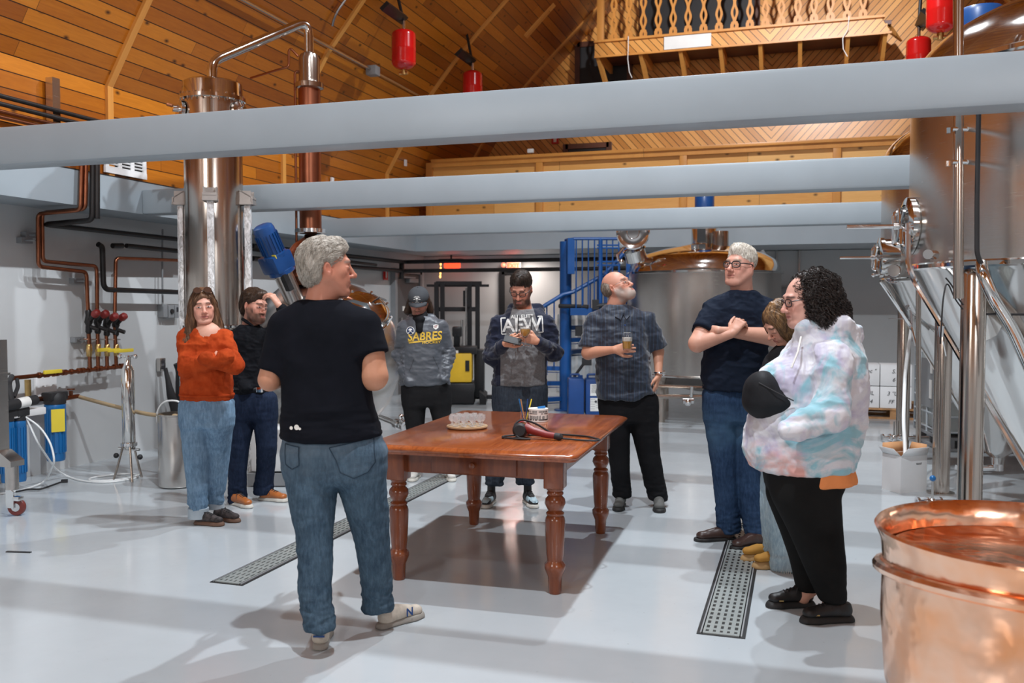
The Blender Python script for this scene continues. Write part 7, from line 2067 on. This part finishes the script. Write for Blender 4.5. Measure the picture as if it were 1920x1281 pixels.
# ---------------------------------------------------------------- 6 man with beer looking up
p = Person(6.8, 1175, 'person in a navy striped short-sleeved shirt looking up and holding a beer glass', SK['warm'])
hd = Head(p.L(1158, 538, .0), headR(56, 24, -4), 1.02)
nk = p.L(1150, 582, .02)
V, F, c = build_head(hd, nk, .060, (.60, .31, .22), dict(h=.003, brow=(.2, .15, .12), beard=(.42, .37, .33), fat=.004))
p.add_skin(V, F, c)
tor = [p.st(1156, 572, 20, .08), p.st(1160, 582, 42, .10), p.st(1163, 600, 52, .125), p.st(1166, 640, 49, .15), p.st(1168, 680, 50, .165), p.st(1171, 720, 54, .165), p.st(1174, 748, 55, .16)]
sl, el, wl = p.L(1113, 602, 0), p.L(1103, 662, -.05), p.L(1152, 656, -.24)
sr, er, wr = p.L(1215, 600, 0), p.L(1234, 660, .05), p.L(1236, 702, -.04)
legL = [p.st(1152, 742, 30, .11), p.st(1154, 790, 27, .11), p.st(1160, 840, 21, .09), p.st(1163, 890, 18, .08), p.st(1166, 932, 18, .075)]
legR = [p.st(1202, 742, 30, .11), p.st(1208, 800, 27, .11), p.st(1216, 850, 22, .095), p.st(1226, 900, 20, .085), p.st(1234, 938, 19, .08)]
pel = [p.st(1176, 725, 48, .13), p.st(1178, 760, 54, .13), p.st(1180, 790, 50, .12)]
p.core(tor, (legL, legR))
V, F = build_hand(wl, (.92, -.3, .18), (-.1, -1, .1), 1, arm=((sl, el), (.05, .050)), curls=[(25, 45, 30), (30, 50, 30), (34, 50, 30), (38, 50, 30)], th=(60, 25), s=1.05, h=.0035); p.add_skin(V, F)
V, F = build_hand(wr + Vector((-.005, 0, -.01)), (-.25, -.15, -1), (.9, -.35, 0), 1, arm=((sr, er), (.048, .044)), curl=(12, 15, 10), s=1.0, h=.0035); p.add_skin(V, F)
t = NT('navy_striped_shirt'); v = t.coord(); sp = t.n('ShaderNodeSeparateXYZ'); t.l(v, sp.inputs[0])
w1 = t.math('SINE', t.math('MULTIPLY', t.math('ADD', sp.outputs[0], t.math('MULTIPLY', t.noise(v, 5, 2), .02)), 480.0)); w2 = t.math('SINE', t.math('MULTIPLY', sp.outputs[0], 205.0))
st_ = t.math('MULTIPLY', t.math('GREATER_THAN', w1, .35), t.math('GREATER_THAN', w2, -.2))
t.set(col=t.mix(st_, (.006, .012, .028), (.020, .043, .085)), rough=.6, sheen=.3); t.bump(t.noise(v, 200, 2), .12, .001); sm = t.m
def bld():
    lo, hi = bounds([q[:3] for q in tor] + [sl, el, sr, er], .16); f = Field(lo, hi, .006)
    f.loft(tor, .035, 2.3, .012)
    f.sleeve(sl, sl.lerp(el, .84), .064, .078, .04); f.sleeve(sr, sr.lerp(er, .86), .064, .080, .04)
    f.ell(V3(nk) + np.array([.02, -.03, .06]), (.058, .062, .062), .008, None, True)
    f.ell(V3(p.L(1222, 752, -.1)), (.10, .12, .05), .01, None, True)
    return f
o, V, F = p.garment('shirt', sm, bld, folds=((.007, (6, 6, 10), 31, None), (.003, (14, 14, 22), 34, None)))
for sg, pts in ((-1, [(-.045, .012), (.0, .02), (.012, -.0), (-.012, -.055), (-.055, -.03)]), (1, [(.03, .022), (.0, .015), (.004, -.0), (.028, -.05), (.062, -.018)])):
    bvc = BVHTree.FromPolygons([tuple(v) for v in V.tolist()], [tuple(int(i) for i in f_) for f_ in F])
    d = flat_poly('collar', [pts if sg > 0 else pts], sm); decal(d, bvc, p.L(1166, 586, -.1), (1, 0, 0), (0, 0, 1), .4, .010); d.parent = o; m_ = d.modifiers.new('t', 'SOLIDIFY'); m_.thickness = .006
b = MB()
for y in (610, 632): b.sphere(p.L(1172, y, -.155), .006, 8)
bv = BVHTree.FromPolygons([tuple(v) for v in V.tolist()], [tuple(int(i) for i in f_) for f_ in F])
b.build('buttons', M['canblue'], o)
d = flat_poly('placket', [line(-.002, .0, -.012, -.42, .003)], M['ink']); decal(d, bv, p.L(1170, 604, -.1), (1, 0, 0), (0, 0, 1), .4, .002); d.parent = o
trousers(p, (legL, legR), pel, cloth('black_chinos', (.009, .009, .010), (.015, .015, .017)), seed=10, fold=.005)
gs = plain('grey_slip_on_shoe', (.085, .085, .08), .8, var=.1, bump=.3)
a = p.L(1168, 938, .03); a.z = 0; s1 = build_shoe(None, 'shoe', a + Vector((0, .05, 0)), (-.25, -1, 0), .29, .105, gs, blacksole, .085); p.kids.append(s1)
a = p.L(1236, 945, .0); a.z = 0; s1 = build_shoe(None, 'shoe', a + Vector((0, .05, 0)), (-.12, -1, 0), .30, .11, gs, blacksole, .085); p.kids.append(s1)
hair(p, hd, [((0, .05, .015), (.083, .075, .07), .02)], [((0, -.10, .02), (.10, .115, .16), .01), ((0, .01, .115), (.075, .085, .06), .02), ((-.09, .008, -.02), (.03, .026, .04), .006), ((.09, .008, -.02), (.03, .026, .04), .006)], hair_mat('grey_brown_hair', (.10, .075, .055), (.34, .29, .24), (50, 50, 20)), comb_back, 600, .035, rad=.0010, lift=.002, jitter=.2, stray=.02)
p.kids.append(glasses(hd, M['chrome'], .0016, .05, .032))
w_ = MB().tube([wr + Vector((math.cos(a) * .033, math.sin(a) * .033, .012)) for a in [k / 20 * 2 * PI for k in range(20)]], .008, 8, closed=True); 
o = w_.build('wristwatch', M['chrome']); p.kids.append(o); MB().lathe([(0, 0), (.018, 0), (.02, .006), (.016, .009), (0, .009)], wr + Vector((.025, -.028, .012)), (.6, -.8, 0), 20).build('dial', M['polished'], o)
p.finish()
q = p.L(1176, 640, -.33)
gt = thing('beer_glass', world(p, q), 'straight glass of golden beer with white foam held by the person in the striped shirt', 'glass', rz=YAW)
MB().lathe([(0, -.062), (.029, -.062), (.031, -.058), (.039, .062), (.0375, .063), (.030, -.052), (0, -.054)], n=32).build('tumbler', M['glass'], gt)
MB().lathe([(0, -.051), (.0292, -.051), (.0335, -.0), (0, 0.0)], n=32).build('beer', M['beer'], gt)
MB().lathe([(0, .001), (.0335, .001), (.0355, .030), (0, .030)], n=32).build('foam', M['foam'], gt)
# ---------------------------------------------------------------- 7 tall man with crossed arms
p = Person(5.85, 1378, 'tall person in a navy T-shirt with black glasses, bare arms crossed, looking left', SK['fair'])
hd = Head(p.L(1388, 499, .0), headR(-48, 4, 2), 1.07)
nk = p.L(1392, 556, .03)
V, F, c = build_head(hd, nk, .068, (.64, .35, .27), dict(h=.003, brow=(.45, .36, .28), fat=.012, lip=(.48, .20, .17), stubble=.0))
p.add_skin(V, F, c)
tor = [p.st(1390, 546, 24, .09), p.st(1389, 556, 46, .105), p.st(1387, 574, 60, .125), p.st(1384, 610, 60, .15), p.st(1380, 650, 60, .165), p.st(1374, 695, 58, .165), p.st(1372, 732, 56, .16)]
sl, el, wl = p.L(1336, 584, 0), p.L(1308, 644, -.13), p.L(1380, 630, -.22)
sr, er, wr = p.L(1438, 580, 0), p.L(1452, 632, -.14), p.L(1347, 620, -.20)
legL = [p.st(1350, 735, 31, .12), p.st(1352, 800, 30, .12), p.st(1358, 870, 25, .10), p.st(1362, 930, 22, .09), p.st(1366, 985, 22, .085), p.st(1366, 998, 23, .09)]
legR = [p.st(1400, 735, 33, .12), p.st(1402, 800, 31, .12), p.st(1402, 880, 25, .10, -.02), p.st(1410, 950, 22, .09, -.06), p.st(1420, 1003, 23, .085, -.10)]
pel = [p.st(1374, 722, 52, .14), p.st(1376, 760, 56, .14), p.st(1376, 790, 54, .13)]
p.core(tor, (legL, legR))
V, F = build_hand(p.L(1372, 626, -.22), (.55, .1, .75), (-.5, -.8, .4), -1, arm=((sl, el), (.055, .057)), curls=[(60, 30, 10), (62, 32, 10), (64, 34, 10), (66, 36, 10)], s=1.08, h=.0035, spread=4); p.add_skin(V, F)
V, F = build_hand(wr, (-.45, .9, -.05), (-.7, -.7, .2), -1, arm=((sr, er), (.056, .060)), curl=(20, 20, 10), s=1.0, h=.0035); p.add_skin(V, F)
def bld():
    lo, hi = bounds([q[:3] for q in tor] + [sl, el, sr, er], .17); f = Field(lo, hi, .006)
    f.loft(tor, .035, 2.3, .012)
    f.sleeve(sl, sl.lerp(el, .66), .070, .082, .045); f.sleeve(sr, sr.lerp(er, .70), .072, .082, .045)
    f.ell(V3(nk) + np.array([-.01, -.02, .058]), (.070, .072, .060), .008, None, True)
    return f
o, V, F = p.garment('t_shirt', cloth('navy_tee', (.008, .012, .024), (.014, .021, .037), .85), bld, folds=((.007, (6, 6, 11), 41, None), (.003, (14, 14, 20), 44, None)))
trousers(p, (legL, legR), pel, cloth('indigo_denim', (.012, .026, .06), (.028, .055, .11), denim=True, fade=(.72, .18, (.07, .14, .23))), seed=12, fold=.007)
p.kids.append(MB().tube([(q[0] + math.cos(a) * q[3] * 1.0, q[1] + math.sin(a) * q[4] * 1.0, q[2] + .0) for q in (pel[0],) for a in [k / 32 * 2 * PI for k in range(32)]], .012, 8, closed=True).build('belt', M['rubber']))
lf = plain('dark_brown_loafer', (.055, .028, .022), .4, var=.2, coat=.15)
a = p.L(1384, 1002, -.02); a.z = 0; s1 = build_shoe(None, 'shoe', a, (-1, -.12, 0), .31, .11, lf, blacksole, .075, solh=.022); p.kids.append(s1)
a = p.L(1436, 1026, -.12); a.z = 0; s1 = build_shoe(None, 'shoe', a, (-.85, -.5, 0), .31, .11, lf, blacksole, .075, solh=.022); p.kids.append(s1)
hair(p, hd, [((0, .022, .048), (.0805, .099, .084), .02), ((0, -.02, .095), (.058, .06, .042), .02)], [((0, -.112, -.045), (.085, .080, .122), .008), ((-.09, .004, -.03), (.035, .034, .055), .006), ((.09, .004, -.03), (.035, .034, .055), .006), ((0, .03, -.12), (.12, .12, .07), .01)], hair_mat('white_blond_hair', (.50, .44, .36), (.85, .80, .72), (50, 50, 30), .5), comb_up, 1300, .026, rad=.0010, lift=.002, jitter=.3, stray=.06)
p.kids.append(glasses(hd, M['rubber'], .0032, .054, .036))
p.finish()
# ---------------------------------------------------------------- 8 shorter woman behind, looking down
p = Person(5.25, 1462, 'mostly hidden person with bowed head, pale frayed jeans and mustard shoes', SK['fair'])
hd = Head(p.L(1464, 606, .0), headR(-78, -38, 6), .97)
nk = p.L(1480, 655, .03)
V, F, c = build_head(hd, nk, .048, (.66, .37, .27), dict(h=.0035, lids=True)); p.add_skin(V, F, c)
tor = [p.st(1482, 648, 18, .10), p.st(1480, 660, 36, .14), p.st(1474, 690, 44, .17), p.st(1466, 730, 48, .18), p.st(1466, 780, 44, .17), p.st(1470, 830, 44, .16), p.st(1470, 850, 42, .15)]
sl, el, wl = p.L(1478, 672, -.16), p.L(1490, 750, -.14), p.L(1492, 790, -.12)
sr, er, wr = p.L(1474, 672, .16), p.L(1490, 750, .14), p.L(1492, 790, .12)
legL = [p.st(1466, 845, 32, .11, -.08), p.st(1466, 900, 31, .11, -.08), p.st(1464, 960, 29, .10, -.08), p.st(1470, 1020, 27, .095, -.07), p.st(1472, 1068, 31, .11, -.06)]
legR = [p.st(1462, 845, 32, .11, .08), p.st(1458, 900, 31, .11, .08), p.st(1452, 960, 27, .09, .08), p.st(1456, 1010, 25, .09, .08), p.st(1458, 1034, 27, .09, .08)]
pel = [p.st(1468, 830, 44, .16), p.st(1468, 860, 46, .17), p.st(1466, 885, 42, .15)]
p.core(tor, (legL, legR))
for a, b_, w in ((sl, el, wl), (sr, er, wr)):
    V, F = build_hand(w, (-1, 0, .1), (0, -1, 0), 1, s=.9, h=.0045); p.add_skin(V, F)
bt = cloth('black_sweater', (.011, .011, .013), (.018, .018, .02))
def bld():
    lo, hi = bounds([q[:3] for q in tor] + [sl, el, sr, er, wl, wr], .17); f = Field(lo, hi, .008)
    f.loft(tor, .035, 2.2, .012)
    for a, b_, w in ((sl, el, wl), (sr, er, wr)): f.cap(a, b_, .055, .05, .04); f.cap(b_, w, .05, .04, .03)
    return f
p.garment('sweater', bt, bld, folds=((.006, (7, 7, 10), 51, None),))
lj = cloth('bleached_denim', (.26, .38, .48), (.40, .52, .60), denim=True)
o = trousers(p, (legL, legR), pel, lj, seed=14, fold=.007)
b = MB(); random.seed(3)
for l in (legL, legR):
    q = l[-1]
    for k in range(46):
        a = 2 * PI * k / 46 + random.random() * .1; r1 = 1.0
        P0 = Vector((q[0] + math.cos(a) * q[3] * r1, q[1] + math.sin(a) * q[4] * r1, q[2] + .02)); b.tube([P0, P0 + Vector((random.uniform(-.012, .012), random.uniform(-.012, .012), -random.uniform(.03, .055)))], .0016, 4)
o2 = b.build('frayed_hem', M['paper'], o); o2['kind'] = 'stuff'
ms = plain('mustard_suede_shoe', (.55, .28, .05), .8, var=.1, bump=.3); msl = plain('tan_platform_sole', (.50, .32, .14), .7)
a = p.L(1486, 1074, -.04); a.z = 0; s1 = build_shoe(None, 'shoe', a, (-1, -.08, 0), .25, .10, ms, msl, .085, solh=.045); p.kids.append(s1)
a = p.L(1462, 1046, .12); a.z = 0; s1 = build_shoe(None, 'shoe', a, (-1, -.1, 0), .25, .10, ms, msl, .085, solh=.045); p.kids.append(s1)
hair(p, hd, [((0, .028, .045), (.090, .108, .094), .02), ((0, .07, -.04), (.085, .06, .10), .04), ((-.07, -.01, -.02), (.03, .06, .10), .03), ((.07, -.01, -.02), (.03, .06, .10), .03)], [((0, -.125, -.04), (.060, .085, .115), .01)], hair_mat('highlighted_brown_hair', (.045, .022, .012), (.34, .19, .08), (34, 34, 5), .42), comb_down, 1200, .12, down=.25, rad=.0011, lift=.003, jitter=.07, noise=.006, stray=.01)
p.finish()
# ---------------------------------------------------------------- 9 curly-haired woman in tie-dye hoodie
p = Person(4.42, 1530, 'person in a pastel tie-dye hoodie and black leggings, side view at right', SK['fair'])
hd = Head(p.L(1508, 563, .0), headR(-84, -10, 0), 1.02)
nk = p.L(1532, 622, .0)
V, F, c = build_head(hd, nk, .062, (.68, .40, .32), dict(h=.003, fat=.014, brow=(.05, .03, .025), lip=(.52, .20, .18)))
p.add_skin(V, F, c)
tor = [p.st(1546, 612, 30, .10), p.st(1546, 628, 50, .14), p.st(1543, 656, 70, .18), p.st(1530, 700, 92, .21), p.st(1520, 750, 102, .22), p.st(1510, 800, 108, .23), p.st(1502, 840, 106, .23), p.st(1500, 862, 98, .23), p.st(1504, 878, 90, .22)]
sl, el, wl = p.L(1562, 668, -.19), p.L(1556, 780, -.29), p.L(1476, 806, -.33)
sr, er, wr = p.L(1555, 665, .18), p.L(1552, 780, .22), p.L(1470, 815, .20)
legL = [p.st(1512, 880, 70, .12, -.09), p.st(1510, 930, 66, .125, -.09), p.st(1530, 1000, 50, .11, -.09), p.st(1546, 1060, 40, .10, -.09), p.st(1562, 1128, 25, .065, -.09)]
legR = [p.st(1505, 880, 68, .12, .10), p.st(1498, 930, 62, .12, .10), p.st(1508, 1000, 44, .10, .10), p.st(1515, 1050, 34, .085, .10), p.st(1517, 1108, 23, .06, .10)]
pel = [p.st(1508, 850, 78, .18), p.st(1508, 890, 76, .18), p.st(1508, 915, 70, .175)]
p.core(tor, (legL, legR), .86)
f = Field(np.array([-.4, -.4, 0.]), np.array([.5, .4, .5]), .006)
for l, x in ((legL, 1568), (legR, 1520)):
    q = l[-1]; f.cap((q[0], q[1], q[2] + .05), (q[0] + .004, q[1], .10), .052, .040, .01); f.cap((q[0] + .004, q[1], .10), (q[0] - .03, q[1], .05), .040, .035, .02)
V, F = f.mesh(); p.add_skin(V, F)
V, F = build_hand(wl + Vector((.12, .13, .02)), (-.8, .6, -.25), (0, -1, .2), -1, s=.95, h=.004, curl=(30, 30, 20)); p.add_skin(V, F)
V, F = build_hand(wr + Vector((.22, -.08, .03)), (-1, 0, -.25), (0, 1, .2), 1, s=.95, h=.004, curl=(20, 20, 20)); p.add_skin(V, F)
t = NT('tie_dye_fleece'); v = t.coord()
n1 = t.noise(v, 3.4, 4, .6, dist=1.6); n2 = t.noise(t.coord(rot=(1, .5, 0)), 3.0, 4, .6, dist=1.8); n3 = t.noise(t.coord(rot=(.2, 1.5, .7)), 2.6, 4, .6, dist=1.5)
sp = t.n('ShaderNodeSeparateXYZ'); t.l(v, sp.inputs[0])
base = t.mix(t.ramp(n1, [(.48, 0.), (.66, .85)]), (.66, .66, .70), (.42, .39, .55))
base = t.mix(t.ramp(n2, [(.50, 0.), (.62, .9)]), base, (.24, .50, .58))
pk = t.math('MULTIPLY', t.ramp(n3, [(.50, 0.), (.62, 1.)]), t.math('ADD', t.ramp(sp.outputs[2], [(.72, 1.), (.92, 0.)]), t.ramp(sp.outputs[2], [(1.28, 0.), (1.40, .9)])))
base = t.mix(t.math('MINIMUM', pk, 1.0), base, (.74, .36, .31))
t.set(col=base, rough=.95, sheen=.3, spec=.2); t.bump(t.noise(v, 220, 2), .25, .0015); td = t.m
def bld():
    lo, hi = bounds([q[:3] for q in tor] + [sl, el, sr, er, wl, wr], .30); hi[2] -= .12; lo[2] += .14; f = Field(lo, hi, .0065)
    f.loft(tor, .045, 2.2, .02)
    f.cap(sl, el, .090, .080, .03); f.cap(el, el.lerp(wl, .8), .080, .060, .015); f.cap(sr, er, .09, .085, .06); f.cap(er, er.lerp(wr, .85), .08, .06, .04)
    f.cap(el.lerp(wl, .82), el.lerp(wl, .98), .047, .045, .008)
    # hood lying on the back and collar
    f.cap(p.L(1512, 624, -.07), p.L(1580, 612, -.09), .032, .036, .05); f.cap(p.L(1580, 612, -.09), p.L(1600, 628, .0), .036, .040, .05); f.cap(p.L(1600, 628, .0), p.L(1580, 612, .09), .042, .038, .03); f.cap(p.L(1512, 624, .07), p.L(1580, 612, .09), .034, .038, .03)
    f.cap(p.L(1500, 628, -.03), p.L(1512, 612, -.07), .03, .035, .03)
    f.ell(V3(nk) + np.array([-.03, 0, .085]), (.072, .068, .075), .01, None, True)
    # chest fullness
    f.ell(V3(p.L(1468, 720, 0)), (.12, .18, .10), .05)
    return f
o, V, F = p.garment('hoodie', td, bld, folds=((.010, (5, 5, 8), 61, None), (.004, (13, 13, 18), 64, None)))
for x0, x1, y0, y1 in ((1502, 1484, 632, 690),):
    p.kids.append(MB().tube([p.L(x0, y0, -.13), p.L(1496, 660, -.19), p.L(x1, y1, -.21)], .005, 6).build('drawstring', M['paper']))
def bld():
    st_ = [p.st(1512, 868, 82, .20), p.st(1517, 893, 84, .215), p.st(1520, 903, 82, .21)]
    lo, hi = bounds([q[:3] for q in st_], .3); f = Field(lo, hi, .008); f.loft(st_, .02, 2.2, .01); return f
p.garment('orange_shirt_hem', cloth('orange_jersey', (.72, .24, .08), (.80, .30, .11)), bld, folds=((.005, (8, 8, 6), 4, None),))
trousers(p, (legL, legR), pel, cloth('black_leggings', (.008, .008, .008), (.013, .013, .013), .8), seed=20, fold=.0015, name='leggings')
a = p.L(1606, 1188, -.10); a.z = 0; s1 = build_shoe(None, 'shoe', a, (-1, -.10, 0), .30, .105, blackshoe, blacksole, .095, laces=M['rubber'], solh=.035); p.kids.append(s1)
MB().box(a + Vector((-.21, -.055, .045)), (.025, .004, .006)).build('shoe_mark', M['brass'], s1)
a = p.L(1533, 1150, .11); a.z = 0; s1 = build_shoe(None, 'shoe', a, (-1, -.05, 0), .28, .10, blackshoe, blacksole, .095, laces=M['rubber'], solh=.035); p.kids.append(s1)
MB().box(a + Vector((-.20, -.055, .045)), (.022, .004, .006)).build('shoe_mark', M['brass'], s1)
ch = hair_mat('dark_curly_hair', (.008, .006, .006), (.045, .03, .024), (40, 40, 30), .38, .8)
hair(p, hd, [((0, .055, .045), (.098, .108, .093), .03), ((0, .095, -.04), (.11, .085, .13), .04), ((-.085, .035, -.03), (.045, .065, .12), .03), ((.085, .035, -.03), (.045, .065, .12), .03), ((0, .13, -.10), (.10, .07, .09), .03)], [((0, -.118, -.035), (.082, .064, .105), .012), ((0, .0, -.20), (.05, .06, .05), .01)], ch, comb_down, 1500, .10, down=.34, rad=.0016, lift=.008, jitter=.2, curl=2.2, curlr=.008, k=18, noise=.012, nsc=(28, 28, 28), h=.006, stray=.0)
p.kids.append(glasses(hd, plain('dark_tortoise_frame', (.03, .015, .015), .3), .0028, .05, .036))
p.finish()
# sling bag at the front of the hoodie
q = p.L(1440, 742, -.07)
sb = thing('sling_bag', world(p, q), 'soft black sling bag worn over the front of the tie-dye hoodie', 'bag', rz=YAW)
f = Field(np.array([-.26, -.24, -.24]), np.array([.26, .24, .24]), .006)
o3 = p.L(1448, 745, -.12)
f.ell((-.01, .02, -.02), (.105, .135, .10), .03); f.ell((.055, -.03, -.03), (.08, .09, .06), .05); f.ell((-.03, .0, .05), (.07, .10, .07), .05)
V, F = f.mesh(); V = relax(V, F, 2); N = vnormals(V, F); V = V + N * (.005 * fbm(V * np.array((8, 8, 10)), 9, 3))[:, None]
o = mesh_obj('bag_body', [(V, F, 0)], [cloth('black_nylon', (.014, .015, .017), (.022, .023, .026), .6)], sb)
MB().tube([(-.07, -.09, .07), (0, -.125, .03), (.08, -.14, -.01)], .003, 6).build('zip', M['rubber'], sb)
